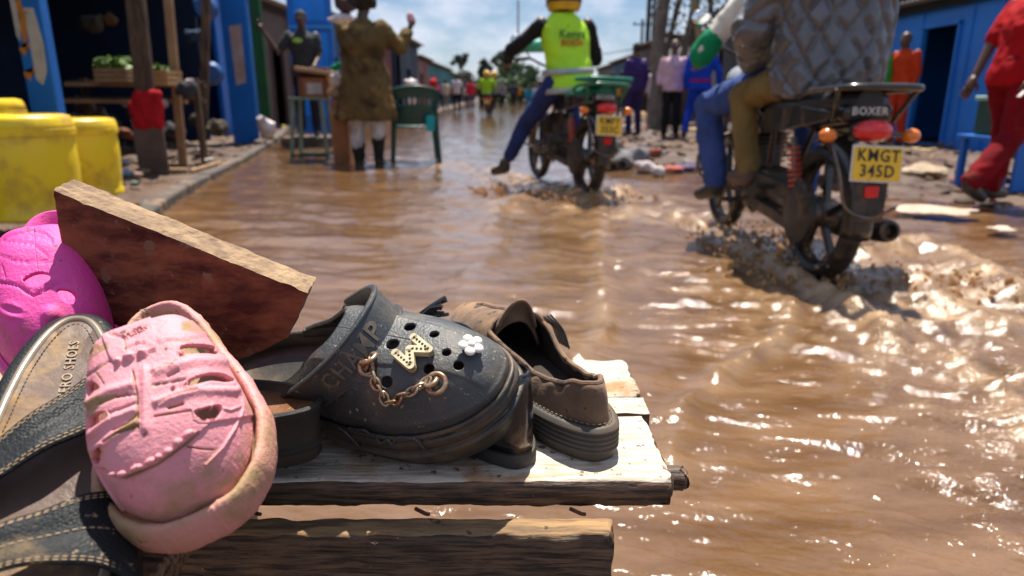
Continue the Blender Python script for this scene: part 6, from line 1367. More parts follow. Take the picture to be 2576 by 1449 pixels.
# painted pillars at the two stall corners, with torn posters
paper = mat('torn_poster', (0.50, 0.48, 0.46), (0.35, 0.34, 0.34), 8, rough=.8, mud=((.3, .2, .12), 9, .58, .7)); orange_p = mat('orange_paint', (.50, .20, .02), (.4, .15, .02), 8, rough=.7)
def pillar(a, b, y, lab, zt=3.0):
    r = thing('pillar', lab, 'pillar', ((a.x + b.x) / 2, y, 0)); wd = (b.x - a.x); MB().box((0, 0, zt / 2), (wd, .09, zt)).build('panel', blue_p, r, bevel=.006)
    return r, wd
r, wd = pillar(p1a, p1b, 5.3, 'blue painted pillar with torn grey and orange posters, left of the dark stall')
for (u0, u1, v0, v1, m, nm) in ((.42, .86, 20, 200, paper, 'poster'), (.0, .20, -20, 90, paper, 'poster'), (.20, .40, -20, 100, orange_p, 'orange_strip'), (.02, .35, 118, 127, orange_p, 'orange_strip'), (.02, .40, 180, 190, orange_p, 'orange_strip')):
    z1, z0 = aty(125, v0, 5.25).z, aty(125, v1, 5.25).z; jag = MB(); n = 7; pl_ = [(wd * (u0 - .5), z0), (wd * ((u0 + u1) / 2 - .5), z0 - .04), (wd * (u1 - .5), z0 + .06), (wd * (u1 - .5) + .01, (z0 + z1) / 2), (wd * (u1 - .5) - .02, z1), (wd * (u0 - .5), z1)]
    jag.prism(pl_, .003, Matrix.Translation((0, -.052, 0))).build(nm, m, r, smooth=False)
r, wd = pillar(p2a, p2b, 11.4, 'light blue door post with a long weathered poster, beside the green post')
z1, z0 = aty(625, 60, 11.3).z, aty(625, 215, 11.3).z; MB().prism([(-wd * .15, z0), (wd * .25, z0 + .05), (wd * .28, z1), (-wd * .2, z1 - .03)], .004, Matrix.Translation((0, -.055, 0))).build('poster', mat('brown_poster', (.42, .25, .18), (.5, .42, .42), 6, rough=.8), r, smooth=False)
g0, g1 = aty(655, 300, 11.6), aty(682, 300, 11.6)
tag(MB().box(((g0.x + g1.x) / 2, 11.6, 1.4), (g1.x - g0.x, .1, 2.8)).build('green_post', mat('green_paint', (.015, .10, .015), (.01, .06, .01), 4, rough=.6), None, bevel=.008), 'dark green painted post between the blue door post and the open doorway', 'post')
# big blue door leaf facing the viewer
d0, d1 = aty(745, 300, 13.0), aty(852, 300, 13.0); wd = d1.x - d0.x
r = thing('steel_door', 'bright blue steel door with raised panels, open beside the person in the doorway', 'door', ((d0.x + d1.x) / 2, 13.0, 0)); MB().box((0, 0, 1.6), (wd, .05, 3.0)).build('panel', blue_p, r, bevel=.006)
for z in (2.35, 1.55, .7): MB().box((0, -.035, z), (wd * .72, .02, .60)).build('raised_panel', mat('light_blue_paint', (.012, .26, .85), (.01, .2, .7), 4, rough=.4), r, bevel=.02)
for z in (2.75, 1.95, 1.12): MB().box((0, -.04, z), (wd * .98, .03, .05)).build('rail', mat('pale_blue_rail', (.05, .28, .62), rough=.4), r, bevel=.006)
# leaning timber posts of the stall
def post(lab, a, b, w_, d_=.06, m=old_wood):
    o = MB().bar(a, b, w_, d_, (0, 1, 0)).build('timber_post', m, None, bevel=.006); return tag(o, lab, 'post')
y1 = 6.75; post('broad timber post with a red cloth tied round it', aty(335, -60, y1), aty(385, 432, y1) + Vector((0, 0, -.1)), .17)
post('wide short plank standing against the foot of the red-clothed post', aty(368, 300, y1 - .07), aty(390, 432, y1 - .07) + Vector((0, 0, -.08)), .29, .03, mat('grey_brown_plank', (.15, .10, .07), (.10, .065, .045), 7, rough=.85, bump=.004, bscale=18))
post('thin pale timber post to the right of the red cloth', aty(418, -60, 7.4), aty(458, 395, 7.4) + Vector((0, 0, -.1)), .085, .05, pale_wood)
post('dark timber post at the back of the blue stall', aty(520, -60, 9.0), aty(512, 350, 9.0), .10)
# red cloth
mb = MB()
for k in range(16): mb.ell(aty(345 + 5 * (k % 4) * 3.5 + random.uniform(-6, 6), 245 + 20 * (k // 4) + random.uniform(-5, 5), y1 - .08) , (random.uniform(.05, .09), .04, random.uniform(.05, .09)), 10, 7, (0, random.uniform(-1, 1), 0))
o = finish('red_cloth', mb, fab('red_cloth_m', (.50, .015, .02)), None, .014, .016, 6, 2); tag(o, 'crumpled bright red cloth knotted round the broad timber post', 'cloth')
# crates of greens
greens = mat('leafy_greens', (0.16, 0.24, 0.05), (0.10, 0.17, 0.03), 9, rough=.6)
def crate(lab, px0, px1, py0, py1, y, m):
    a, b = aty(px0, py1, y), aty(px1, py0, y); wd, h = b.x - a.x, b.z - a.z; r = thing('crate', lab, 'crate', ((a.x + b.x) / 2, y, a.z))
    for k in range(3):
        for yy in (-.16, .16): MB().box((0, yy, h * (.17 + .33 * k)), (wd, .014, h * .26)).build('slat', m, r)
        for xx in (-1, 1): MB().box((xx * (wd / 2 - .01), 0, h * (.17 + .33 * k)), (.014, .29, h * .26)).build('slat', m, r)
    for xx in (-1, 1):
        for yy in (-.145, .145): MB().box((xx * (wd / 2 - .03), yy, h / 2), (.03, .02, h)).build('corner_post', m, r)
    MB().box((0, 0, .01), (wd - .03, .28, .015)).build('bottom', m, r); return r, wd, h
def leaves(lab, c, sx, sy, sz, n, m, size=.05, cat='vegetables', name='greens'):
    mb = MB()
    for i in range(n):
        p = Vector(c) + Vector((random.uniform(-sx, sx), random.uniform(-sy, sy), random.random() * sz)); E = Euler((random.uniform(-1, 1), random.uniform(-1, 1), random.uniform(0, 6.3))).to_matrix(); s_ = size * random.uniform(.6, 1.3)
        mb.add([p + E @ Vector(q) for q in ((-s_, -s_ * .5, 0), (0, -s_ * .7, s_ * .2), (s_, 0, 0), (0, s_ * .6, s_ * .25))], [(0, 1, 2, 3)])
    o = mb.build(name, m, None); return tag(o, lab, cat)
shel = thing('display_rack', 'rough wooden rack of poles and boards carrying the crates in the dark stall', 'rack', (0, 7.6, 0))
for z, w_ in ((208, .05), (250, .06)):
    a, b = aty(165, z + 4, 7.5), aty(470, z + 6, 7.5); MB().bar((a.x, -.1, a.z), (b.x, -.1, b.z), w_, .04).build('rail', pale_wood, shel); MB().bar((a.x, .35, a.z), (b.x, .35, b.z), w_, .04).build('rail', old_wood, shel)
    MB().box(((a.x + b.x) / 2, .12, a.z + .03), (b.x - a.x, .42, .02)).build('shelf', old_wood, shel)
for px in (175, 330, 465): a = aty(px, 200, 7.5); MB().bar((a.x, .14, 0), (a.x, .14, a.z + .02), .06, .06).build('leg', old_wood, shel)
r, w1, h1 = crate('wooden crate heaped with greens, left of the broad timber post', 262, 338, 172, 208, 7.45, pale_wood); leaves('green leaves heaped in the left wooden crate', r.location + Vector((-.03, 0, h1 * .8)), w1 * .4, .13, .12, 160, greens)
r, w1, h1 = crate('paler wooden crate on the rack, right of the broad timber post', 372, 438, 176, 216, 7.3, mat('light_crate_wood', (.52, .30, .13), (.42, .24, .10), 6, rough=.8)); leaves('few green leaves in the paler right crate', r.location + Vector((-.05, 0, h1 * .8)), w1 * .4, .12, .06, 60, greens)
def lump(name, lab, cat, c, s, m, seed=0, vox=.02, rough_=.02, k=6):
    rnd = random.Random(seed); mb = MB(); mb.ell(c, (s[0] * .8, s[1] * .8, s[2] * .8), 12, 8)
    for i in range(k): mb.ell(Vector(c) + Vector((rnd.uniform(-.6, .6) * s[0], rnd.uniform(-.6, .6) * s[1], rnd.uniform(-.4, .6) * s[2])), (s[0] * rnd.uniform(.3, .55), s[1] * rnd.uniform(.3, .55), s[2] * rnd.uniform(.3, .6)), 9, 6, (rnd.uniform(-1, 1), rnd.uniform(-1, 1), 0) if s[2] > .4 * s[0] else (rnd.uniform(-.08, .08), rnd.uniform(-.08, .08), 0))
    o = finish(name, mb, m, None, max(vox * .7, min(s) / 4), rough_ * min(s) / .1, seed, 1); return tag(o, lab, cat)
plastic_w = mat('white_plastic_bag', (.68, .62, .62), (.55, .46, .48), 9, rough=.4, bump=.01, bscale=14)
lump('plastic_sack', 'crumpled white plastic sack on the kerb beside the light blue door post', 'sack', aty(672, 322, 10.9), (.17, .14, .20), plastic_w, 3)
for k, (px, py, y, s, c, lab) in enumerate([(210, 262, 8.0, .10, (.12, .08, .07), 'small brown bundle on the lower shelf near the blue pillar'), (250, 290, 8.0, .10, (.2, .15, .14), 'dusty bundle below the left crate'), (228, 272, 7.9, .05, (.30, .30, .38), 'little pale cloth below the rails of the rack'), (466, 228, 7.2, .10, (.05, .055, .06), 'dark bag hanging at the end of the rack'), (478, 208, 7.2, .05, (.40, .33, .34), 'pale rag on top of the dark bag at the rack end'),
                                             (408, 262, 7.1, .06, (.3, .28, .28), 'grey rag right behind the red cloth'), (318, 262, 7.6, .05, (.40, .42, .50), 'bluish plastic scrap left of the red cloth'), (340, 285, 7.6, .09, (.06, .045, .04), 'dark bundle behind the red cloth post'), (190, 305, 8.1, .12, (.14, .10, .07), 'brown sack on the stall floor beside the blue pillar'), (225, 325, 8.0, .10, (.22, .17, .13), 'pale brown sack in front of the brown stall sack'), (275, 318, 8.1, .12, (.05, .06, .05), 'dark sack under the left crate'), (310, 335, 8.0, .09, (.20, .08, .05), 'rusty red bundle under the rack rails'), (440, 330, 8.3, .12, (.07, .06, .07), 'dark bundle between the two timber posts'), (500, 300, 9.0, .12, (.06, .05, .04), 'dark bundle low beside the back post'), (548, 322, 9.0, .13, (.10, .08, .06), 'brown bundle left of the light blue door post'), (230, 60, 8.2, .12, (.05, .04, .03), 'dark bag hanging high in the blue stall'), (275, 50, 8.4, .09, (.10, .05, .02), 'brown pouch hanging high beside the dark bag'), (485, 90, 9.4, .10, (.03, .05, .09), 'navy bag hanging near the back post')]):
    lump('bundle', lab, 'bundle', aty(px, py, y), (s * 1.3, s, s), fab('bundle_%d' % k, c), 20 + k)
for k, (px, py, r_, lab) in enumerate([(515, 20, .16, 'round blue basin hanging on the dark wall, upper one'), (532, 185, .15, 'round blue basin hanging on the dark wall, lower one')]):
    c = aty(px, py, 9.8); tag(MB().lathe([(0, .02), (r_ * .7, .02), (r_, -.05), (r_ * 1.05, -.05), (r_ * .75, .05), (0, .05)], 28, c, (0.3, -1, 0)).build('basin', mat('blue_basin', (.01, .08, .25), (.01, .06, .2), 6, rough=.4), None), lab, 'basin')

# further shacks down both sides
FAR_L = [(-5.6, 15.6, 19, 2.7, (.10, .06, .05), 'brown shack beyond the blue kiosk on the left'), (-5.3, 19.4, 24, 2.9, (.02, .12, .30), 'blue shack behind the green plastic chair on the left'), (-4.9, 24.5, 29, 2.6, (.20, .05, .04), 'dark red shack in the middle distance on the left'), (-4.6, 29.5, 35, 3.0, (.03, .05, .08), 'tall dark shack with ragged roof left of the far crowd'), (-4.8, 35.5, 41, 2.6, (.25, .10, .08), 'reddish shack with rusty roof left of the far crowd'),
         (-5.0, 42, 50, 2.6, (.02, .20, .24), 'teal shack at the far left of the street'), (-5.2, 51, 60, 2.7, (.02, .24, .28), 'turquoise shack further down the left side'), (-5.4, 61, 74, 2.6, (.03, .14, .18), 'small dark teal shack in the far distance'), (-5.4, 76, 95, 2.9, (.10, .10, .09), 'greyish shack at the far end of the left row')]
for k, (x, ya_, yb_, h, c, lab) in enumerate(FAR_L):
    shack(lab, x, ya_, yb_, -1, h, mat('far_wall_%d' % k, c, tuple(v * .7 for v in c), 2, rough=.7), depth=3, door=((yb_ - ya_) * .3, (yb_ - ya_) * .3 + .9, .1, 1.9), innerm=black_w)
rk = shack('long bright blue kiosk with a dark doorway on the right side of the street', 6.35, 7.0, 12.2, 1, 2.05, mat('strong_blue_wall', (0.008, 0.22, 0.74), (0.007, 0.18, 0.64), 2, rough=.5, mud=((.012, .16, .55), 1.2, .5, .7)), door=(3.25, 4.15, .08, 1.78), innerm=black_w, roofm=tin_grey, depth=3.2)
for k in range(9): lump('goods', 'dark goods hanging in the doorway of the right blue kiosk' if k == 0 else ['brown bundle', 'pale bundle', 'grey sack', 'dusty pink bundle', 'dark bottle shape', 'blue bundle', 'dull yellow bundle', 'black bundle'][k - 1] + ' inside the doorway of the right blue kiosk', 'goods', (6.75, 10.35 + .22 * (k % 3), .35 + .45 * (k // 3)), (.12, .12, .18), fab('goods_%d' % k, [(.03, .03, .03), (.10, .06, .04), (.22, .20, .18), (.10, .10, .11), (.20, .08, .10), (.02, .02, .03), (.04, .08, .16), (.20, .14, .03), (.02, .02, .02)][k]), 200 + k, .03)
shack('dark stall hung with white shoes and goods behind the nearest motorcycle', 5.9, 12.7, 18.5, 1, 2.9, black_w, open_front=True, roofm=tin_grey, depth=3)
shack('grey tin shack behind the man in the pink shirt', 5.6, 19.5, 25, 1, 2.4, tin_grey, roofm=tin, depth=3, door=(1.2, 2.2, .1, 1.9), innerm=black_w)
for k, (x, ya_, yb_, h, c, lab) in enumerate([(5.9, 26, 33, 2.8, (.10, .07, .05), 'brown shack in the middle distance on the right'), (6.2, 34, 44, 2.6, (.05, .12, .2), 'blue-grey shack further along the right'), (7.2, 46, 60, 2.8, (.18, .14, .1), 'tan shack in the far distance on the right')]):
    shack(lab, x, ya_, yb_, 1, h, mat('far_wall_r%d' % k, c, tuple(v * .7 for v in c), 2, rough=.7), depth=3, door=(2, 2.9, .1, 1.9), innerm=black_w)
# tin screen, timber clutter and white shoes on the right
a, b = aty(1648, 95, 18.2), aty(1738, 190, 18.2)
scr = thing('tin_screen', 'upright corrugated grey tin sheets behind the man in the pink shirt', 'screen', (0, 18.2, 0))
for k in range(3):
    x0 = a.x + (b.x - a.x) * k / 3; V = []; n = 24; h = a.z - .1 * k
    for i in range(n + 1): x = x0 + (b.x - a.x) / 3 * .97 * i / n; V += [(x, .02 * math.sin(i * 1.57) - .01 * k, 0), (x, .02 * math.sin(i * 1.57) - .01 * k, h)]
    mk('tin_sheet', V, [(2 * i, 2 * i + 2, 2 * i + 3, 2 * i + 1) for i in range(n)], tin_grey, scr, solid=.004)
trunkm = mat('grey_bark', (.20, .165, .13), (.12, .095, .075), 5, rough=.9, bump=.02, bscale=9, bstretch=(3, 3, .6))
def limbtree(mb, p, d, r, n, depth, spread=.5):
    pts = [p]; rs = [r]; 
    for i in range(n): d = (d + Vector((random.uniform(-1, 1), random.uniform(-1, 1), random.uniform(-.3, .4))) * .13).normalized(); p = p + d * r * 4.5; r *= .93; pts.append(p); rs.append(r)
    mb.tube(pts, rs, 8)
    if depth > 0:
        for k in range(3):
            q = pts[random.randint(n // 2, n)]; dd = (d + Vector((random.uniform(-1, 1), random.uniform(-1, 1), random.uniform(0, 1))) * spread * 1.6).normalized(); limbtree(mb, q, dd, r * .6, n, depth - 1, spread)
c = at(1648, 285, 0); c = Vector((aty(1650, 285, 17.0).x, 17.0, 0)); tr = thing('tree', 'old grey tree trunk with twisted bare limbs rising behind the people on the right', 'tree', c)
mb = MB(); mb.tube(smoothpath([(0, 0, -.1), (.02, 0, 1.0), (-.02, 0, 2.0), (.06, 0, 3.2), (.12, 0, 4.4)], 5), [.22] * 5 + [.17] * 5 + [.15] * 5 + [.13] * 5 + [.12], 12)
for k, (x0, z0, x1, z1, r_) in enumerate([(.5, 1.5, .9, 4.5, .09), (.9, 1.4, .55, 4.6, .11), (1.3, 1.5, 1.0, 4.5, .07), (.25, 1.9, .75, 4.6, .07), (1.2, 1.6, .7, 3.9, .08)]): mb.tube(smoothpath([(x0, .2 * k, z0 - .3), ((x0 + x1) / 2 + .08, .2 * k, (z0 + z1) / 2), (x1, .2 * k, z1)], 4), r_, 8)
mb.build('trunk', trunkm, tr)
mb = MB(); [limbtree(mb, Vector((.1, 0, 3.2)), Vector((random.uniform(-.3, .8), 0, 1)), .08, 6, 2) for k in range(4)]; mb.build('limb', trunkm, tr)
mb = MB()
for k in range(900): p = Vector((random.uniform(-.1, 1.6), random.uniform(-.5, .9), random.uniform(1.9, 4.4))); E = Euler((random.uniform(-1, 1), random.uniform(-1, 1), random.uniform(0, 6.3))).to_matrix(); mb.add([p + E @ Vector(q) for q in ((-.07, 0, 0), (0, -.03, 0), (.07, 0, 0), (0, .03, .02))], [(0, 1, 2, 3)])
o = mb.build('dry_foliage', mat('dry_leaves', (.10, .075, .045), (.06, .06, .03), 5, rough=.9), tr); o['kind'] = 'stuff'
post('slanting pale timber pole above the tin sheets', aty(1735, -60, 15.5), aty(1762, 105, 15.5), .13, .12, mat('yellowish_pole', (.28, .22, .10), (.2, .16, .08), 5, rough=.8))
for k, (px, py) in enumerate([(1775, 62), (1790, 78), (1800, 60), (1812, 95), (1768, 110), (1740, 165), (1755, 150), (1840, 50), (1870, 48), (1765, 185)]):
    c = aty(px, py, 12.9 + .05 * k); r = thing('hanging_shoe', 'pale shoe hanging on the dark stall, ' + ['upper left above the pink shirt', 'in the upper row beside the slanting pole', 'at the top of the left cluster', 'right of the tin sheets, middle height', 'just right of the slanting pole foot', 'lowest one left, above the blue overalls', 'second lowest above the blue overalls', 'top right near the awning', 'furthest right under the awning', 'lowest one, behind the blue overalls'][k], 'shoe', c, (R(60), R(20 * (k % 3) - 10), R(40 * k)), 'white shoes hanging on the dark stall')
    mb = MB(); mb.ell((0, .05, 0), (.045, .10, .035), 12, 8); mb.ell((0, -.06, .02), (.042, .06, .05), 12, 8); A, Fc, Nn = remesh(mb.V, mb.F, .018, 2); mk('upper', A, Fc, mat('pale_shoe_cloth', (.62, .60, .55), (.45, .42, .40), 9, rough=.6), r); MB().ell((0, 0, -.035), (.05, .15, .012), 14, 5).build('sole', plate_w, r)
# slatted awning roof edge of the dark stall
aw = thing('awning', 'dark slatted awning sloping over the stall behind the nearest motorcycle', 'awning', (0, 12.4, 0))
for k in range(9):
    a = aty(1790 + 2 * k, 34 + 5 * k, 12.4 + .02 * k); b = aty(1990, -60 + 16 * k, 9.5 + .02 * k); MB().bar((a.x, a.y - 12.4, a.z), (b.x, b.y - 12.4, b.z), .045, .03).build('slat', mat('dark_steel_slat', (.04, .045, .055), (.08, .085, .10), 4, rough=.5), aw)

# utility poles and mast
def pole(lab, px, y, ztop, r_, arm=None, m=None):
    x = aty(px, 250, y).x; rt = thing('utility_pole', lab, 'pole', (x, y, 0)); m = m or mat('dark_pole', (.04, .035, .03), (.07, .06, .05), 3, rough=.9)
    MB().tube([(0, 0, -.2), (0, 0, ztop)], [r_, r_ * .75], 10).build('shaft', m, rt)
    if arm:
        MB().box((0, 0, ztop - .35), (arm, .08, .09)).build('crossarm', m, rt)
        for s in (-1, 1): MB().lathe([(.05, 0), (.06, .05), (.03, .12), (0, .13)], 8, (s * arm * .4, 0, ztop - .3)).build('insulator', m, rt)
    return rt
pole('dark utility pole with a crossarm to the left of the bare tree', 1621, 32, 5.6, .13, 1.2); pole('thin utility pole further back, left of the dark utility pole', 1607, 52, 6.0, .12, 1.4); pole('thin utility pole rising behind the purple overalls', 1634, 40, 6.4, .11, 1.0)
pole('very tall slender mast on the horizon above the far crowd', 1303, 150, 19.5, .22, None, mat('mast_grey', (.16, .13, .13), rough=.8))
wl = MB(); a = aty(1621, 120, 32); b = aty(1430, 128, 90); wl.tube(smoothpath([a, (a + b) / 2 + Vector((0, 0, -.4)), b], 5), .025, 5); tag(wl.build('overhead_wire', mat('wire', (.03, .03, .03), rough=.6), None), 'thin overhead wire running from the utility poles into the distance', 'wire')

# far trees and bushes
leafm = mat('tree_leaves', (.045, .085, .028), (.07, .12, .04), .8, rough=.7); leafd = mat('dark_tree_leaves', (.025, .05, .03), (.045, .07, .04), .8, rough=.7)
def tree(lab, px, py, y, rx, rz, n, m=leafm, trunk=True, cat='tree', size=.3):
    c = aty(px, py, y); rt = thing('tree' if trunk else 'bush', lab, cat, (c.x, y, 0))
    if trunk:
        mb = MB(); mb.tube(smoothpath([(0, 0, -.2), (.1, 0, c.z * .5), (0, 0, c.z)], 4), [.25, .24, .22, .2, .18, .16, .14, .12, .1], 8)
        for k in range(6): a = k * 1.05; mb.tube([(0, 0, c.z * .75), (rx * .6 * math.cos(a), rx * .6 * math.sin(a), c.z + rz * .3 * math.sin(k))], [.1, .03], 6)
        mb.build('trunk', trunkm, rt)
    mb = MB(); blobs = [(random.gauss(0, .45) * rx, random.gauss(0, .45) * rx, c.z + random.gauss(0, .42) * rz) for _ in range(14)]
    for i in range(n):
        b_ = random.choice(blobs); p = Vector(b_) + Vector((random.gauss(0, .22) * rx, random.gauss(0, .22) * rx, random.gauss(0, .2) * rz)); E = Euler((random.uniform(-1.5, 1.5), random.uniform(-1.5, 1.5), random.uniform(0, 6.3))).to_matrix(); s_ = size * random.uniform(.5, 1.2)
        mb.add([p + E @ Vector(q) for q in ((-s_, 0, 0), (0, -s_ * .5, 0), (s_, 0, 0), (0, s_ * .5, s_ * .2))], [(0, 1, 2, 3)])
    o = mb.build('crown', m, rt); return rt
tree('round-crowned tree standing tall above the far end of the street', 1256, 152, 110, 1.5, 1.2, 700, leafd, size=.5); tree('dark tree left of the round-crowned tree', 1218, 172, 120, 1.2, 1.2, 500, leafd, size=.5); tree('tiny distant treetop above the turquoise shacks', 1161, 152, 150, 1.2, 1.2, 300, leafd, size=.5)
tree('broad pale green tree to the right behind the far riders', 1290, 212, 95, 2.4, 1.8, 1000, size=.5); tree('bushy green tree behind the far riders', 1230, 220, 100, 2.8, 1.5, 1000, size=.5); tree('low green tree at the far end of the turquoise shacks', 1190, 222, 105, 2.6, 1.6, 900, leafd, size=.5); tree('green tree half hidden by the arm of the lime vest rider', 1325, 215, 85, 3.2, 2.2, 1200, leafm, size=.5)
tree('distant tree between the lime vest rider and the purple overalls', 1560, 225, 110, 4, 1.8, 900, leafd, size=.6); tree('low dark trees right of the far motorcycle', 1360, 232, 120, 5, 1.2, 900, leafd, size=.6)

# ------------------------------------------------------------------ props on the left
ym = mat('yellow_plastic', (0.86, 0.62, 0.008), (0.80, 0.54, 0.008), 5, rough=0.38, bump=.001, bscale=20, mud=((0.42, 0.24, 0.04), 5, 0.50, 0.72))
def drum(lab, px, pyb, z, r_, h):
    c = at(px, pyb, z); rt = thing('plastic_drum', lab, 'drum', (c.x, c.y, z))
    MB().lathe([(0, 0), (r_ * .90, 0), (r_ * .965, .01), (r_ * .97, .035), (r_ * .93, .05), (r_ * .95, h * .2), (r_, h * .5), (r_ * .99, h * .80), (r_ * .98, h * .82), (0, h * .82)], 56, (0, 0, 0)).build('body', ym, rt)
    MB().lathe([(r_ * .985, h * .80), (r_ * 1.035, h * .805), (r_ * 1.04, h * .865), (r_ * 1.02, h * .872), (r_ * 1.02, h * .885), (r_ * 1.03, h * .892), (r_ * 1.0, h * .955), (r_ * .95, h * .985), (r_ * .80, h), (r_ * .78, h * .985), (r_ * .3, h * .98), (0, h * .985)], 56).build('lid', ym, rt)
    for a in (): MB().tube(smoothpath([(r_ * 1.02 * math.cos(a - .25), r_ * 1.02 * math.sin(a - .25), h * .70), (r_ * 1.12 * math.cos(a), r_ * 1.12 * math.sin(a), h * .66), (r_ * 1.02 * math.cos(a + .25), r_ * 1.02 * math.sin(a + .25), h * .70)], 5), .010, 8).build('handle', ym, rt)
    return rt
drum('dirty yellow plastic drum with lid, nearest of the three at the left edge', 98, 545, .14, .232, .545); drum('yellow plastic drum standing behind and right of the nearest drum', 222, 490, .14, .225, .50); drum('yellow plastic drum at the very left edge, behind the nearest drum', -6, 478, .16, .24, .60)
# tall steel stool with a wooden box on top
gsteel = mat('pale_green_steel', (.16, .24, .18), (.12, .18, .14), 9, rough=.5, mud=((.2, .13, .08), 9, .58, .7))
c = at(780, 404, 0); st = thing('tall_stool', 'tall pale green steel stool standing in the water left of the olive coat', 'stool', (c.x, c.y, 0)); tz = aty(780, 248, c.y).z
for sx in (-1, 1):
    for yy, m in ((0, gsteel), (.40, gsteel)): MB().bar((sx * .235, yy, -.12), (sx * .17, yy + (.05 if yy == 0 else -.05), tz), .038, .038, (0, 1, 0)).build('leg', m, st)
for z in (.06,): MB().bar((-.23, 0, z), (.23, 0, z), .03, .03).build('rung', black_w, st); MB().bar((-.23, .4, z), (.23, .4, z), .03, .03).build('rung', gsteel, st)
MB().box((0, .2, tz), (.42, .40, .03)).build('seat', gsteel, st, bevel=.004)
brownw = mat('orange_brown_wood', (.34, .13, .05), (.22, .09, .035), 7, rough=.6, bump=.003, bscale=20)
a, b = aty(750, 248, c.y), aty(822, 198, c.y); bxr = thing('wooden_box', 'orange-brown wooden box with a pale paper patch, on the tall steel stool', 'box', ((a.x + b.x) / 2, c.y + .2, tz + .015)); bw, bh = b.x - a.x, b.z - a.z
MB().box((0, 0, bh / 2), (bw, .3, bh)).build('body', brownw, bxr, bevel=.006); MB().box((.01, -.152, bh * .45), (bw * .5, .004, bh * .55)).build('paper_patch', paper, bxr)
for xx in (-1, 1): MB().box((xx * bw * .42, -.156, bh / 2), (bw * .12, .012, bh)).build('frame_strip', mat('dark_brown_wood', (.16, .05, .02), rough=.6), bxr, bevel=.003)
o = MB().box((0, 0, bh + .06), (bw * .9, .28, .12)).build('goods_tray', fab('dark_goods', (.07, .025, .03)), None, bevel=.02); o.location = bxr.location; tag(o, 'dark red-brown bundle packed between the box and the loose board on the stool', 'bundle')
a, b = aty(746, 172, c.y + .05), aty(848, 188, c.y + .05); tag(MB().bar(a, b, .22, .05, (0, 0, 1)).build('loose_board', pale_wood, None, bevel=.006), 'loose pale board lying across the top of the stool pile', 'board')
for k, (px, py, s, cc, lab) in enumerate([(835, 196, .05, (.65, .36, .05), 'yellow-orange bundle at the right end of the stool pile'), (842, 182, .035, (.6, .55, .5), 'white crumpled paper at the right end of the loose board')]): lump('bundle', lab, 'bundle', aty(px, py, c.y), (s * 1.6, s, s), fab('stoolb_%d' % k, cc), 60 + k, .014)
# brown timber block beside the coat
c = at(862, 410, 0); z1 = aty(862, 250, c.y).z; tb_ = thing('timber_block', 'upright reddish-brown timber crate standing in the water beside the olive coat', 'crate', (c.x, c.y + .1, 0))
for k in range(4): MB().box((-.075 + .05 * k, 0, z1 / 2 - .06), (.046, .22, z1 + .12)).build('plank', brownw, tb_, bevel=.004)
MB().box((0, -.118, z1 * .8), (.2, .015, .05)).build('cleat', pale_wood, tb_)
lump('bundle', 'tan crumpled bundle on top of the reddish-brown timber crate', 'bundle', Vector((c.x - .02, c.y + .1, z1 + .06)), (.13, .11, .08), fab('tan_bundle', (.38, .24, .14)), 66); lump('bag', 'grey plastic bag above the tan bundle, against the olive coat', 'bag', Vector((c.x - .03, c.y + .12, z1 + .20)), (.10, .08, .09), plastic_w, 67)
lump('green_rag', 'small bright green cloth on the bags beside the olive coat', 'cloth', Vector((c.x - .03, c.y + .10, z1 + .36)), (.08, .06, .06), green_cl, 68, .014)
# shelf of white and dark things behind the head of the coat person
c9 = aty(862, 45, 9.6); lump('hanging_bundle', 'white and dark bundle hanging behind the shoulder of the olive coat', 'bundle', c9, (.19, .12, .07), plastic_w, 71); lump('hanging_bundle', 'brown bundle hanging above the white one near the kiosk roof', 'bundle', aty(868, 14, 9.6), (.17, .12, .12), fab('brownb', (.10, .06, .05)), 72)
tag(MB().bar(aty(868, -60, 9.7), aty(872, 330, 9.7), .12, .08, (0, 1, 0)).build('dark_post', old_wood, None), 'dark upright post behind the left arm of the olive coat', 'post')
# green plastic chair
gch = mat('dark_green_plastic', (.004, .060, .052), (.004, .045, .040), 6, rough=.35, mud=((.12, .08, .05), 8, .60, .72))
c = at(1048, 408, 0); ch = thing('plastic_chair', 'dark green plastic armchair with pierced back, standing in the flood beside the olive coat', 'chair', (c.x, c.y, -.05), R(10))
hz_ = aty(1048, 218, c.y).z + .05; sz = .47
for sx, yy in ((-1, 0), (1, 0), (-1, .46), (1, .46)): MB().tube([(sx * .29, yy - (.03 if yy == 0 else -.03), -.08), (sx * .25, yy, sz), (sx * .245, yy - (.0 if yy else .03), sz + .22 if yy else sz + .30)], [.026, .032, .026], 10).build('leg', gch, ch)
def cb(u, v):
    zz = sz + .02 + v * (hz_ - sz - .02); top = 1 - .12 * abs(u) ** 2.5 * v; return Vector((u * (.235 + .03 * v), -.035 - .10 * v - .05 * (1 - u * u) + .02, sz + .02 + (zz - sz - .02) * top))
us, vs_ = 44, 34; Vc = np.array([cb(-1 + 2 * i / us, j / vs_) for j in range(vs_ + 1) for i in range(us + 1)]); U = np.array([-1 + 2 * i / us for j in range(vs_ + 1) for i in range(us + 1)]); Vv = np.array([j / vs_ for j in range(vs_ + 1) for i in range(us + 1)])
Dc = np.full(U.shape, 1.0)
for k in range(-3, 4): Dc = np.minimum(Dc, np.hypot((U - k * .23) / .07, (Vv - .63) / .10) - 1)
for k in (-1, 1): Dc = np.minimum(Dc, np.hypot((U - k * .86 ) / .08, (Vv - .52) / .18) - 1)
V, Fc = clipmesh(Vc, [(j * (us + 1) + i, j * (us + 1) + i + 1, (j + 1) * (us + 1) + i + 1, (j + 1) * (us + 1) + i) for j in range(vs_) for i in range(us)], Dc); mk('backrest', V, Fc, gch, ch, solid=.012)
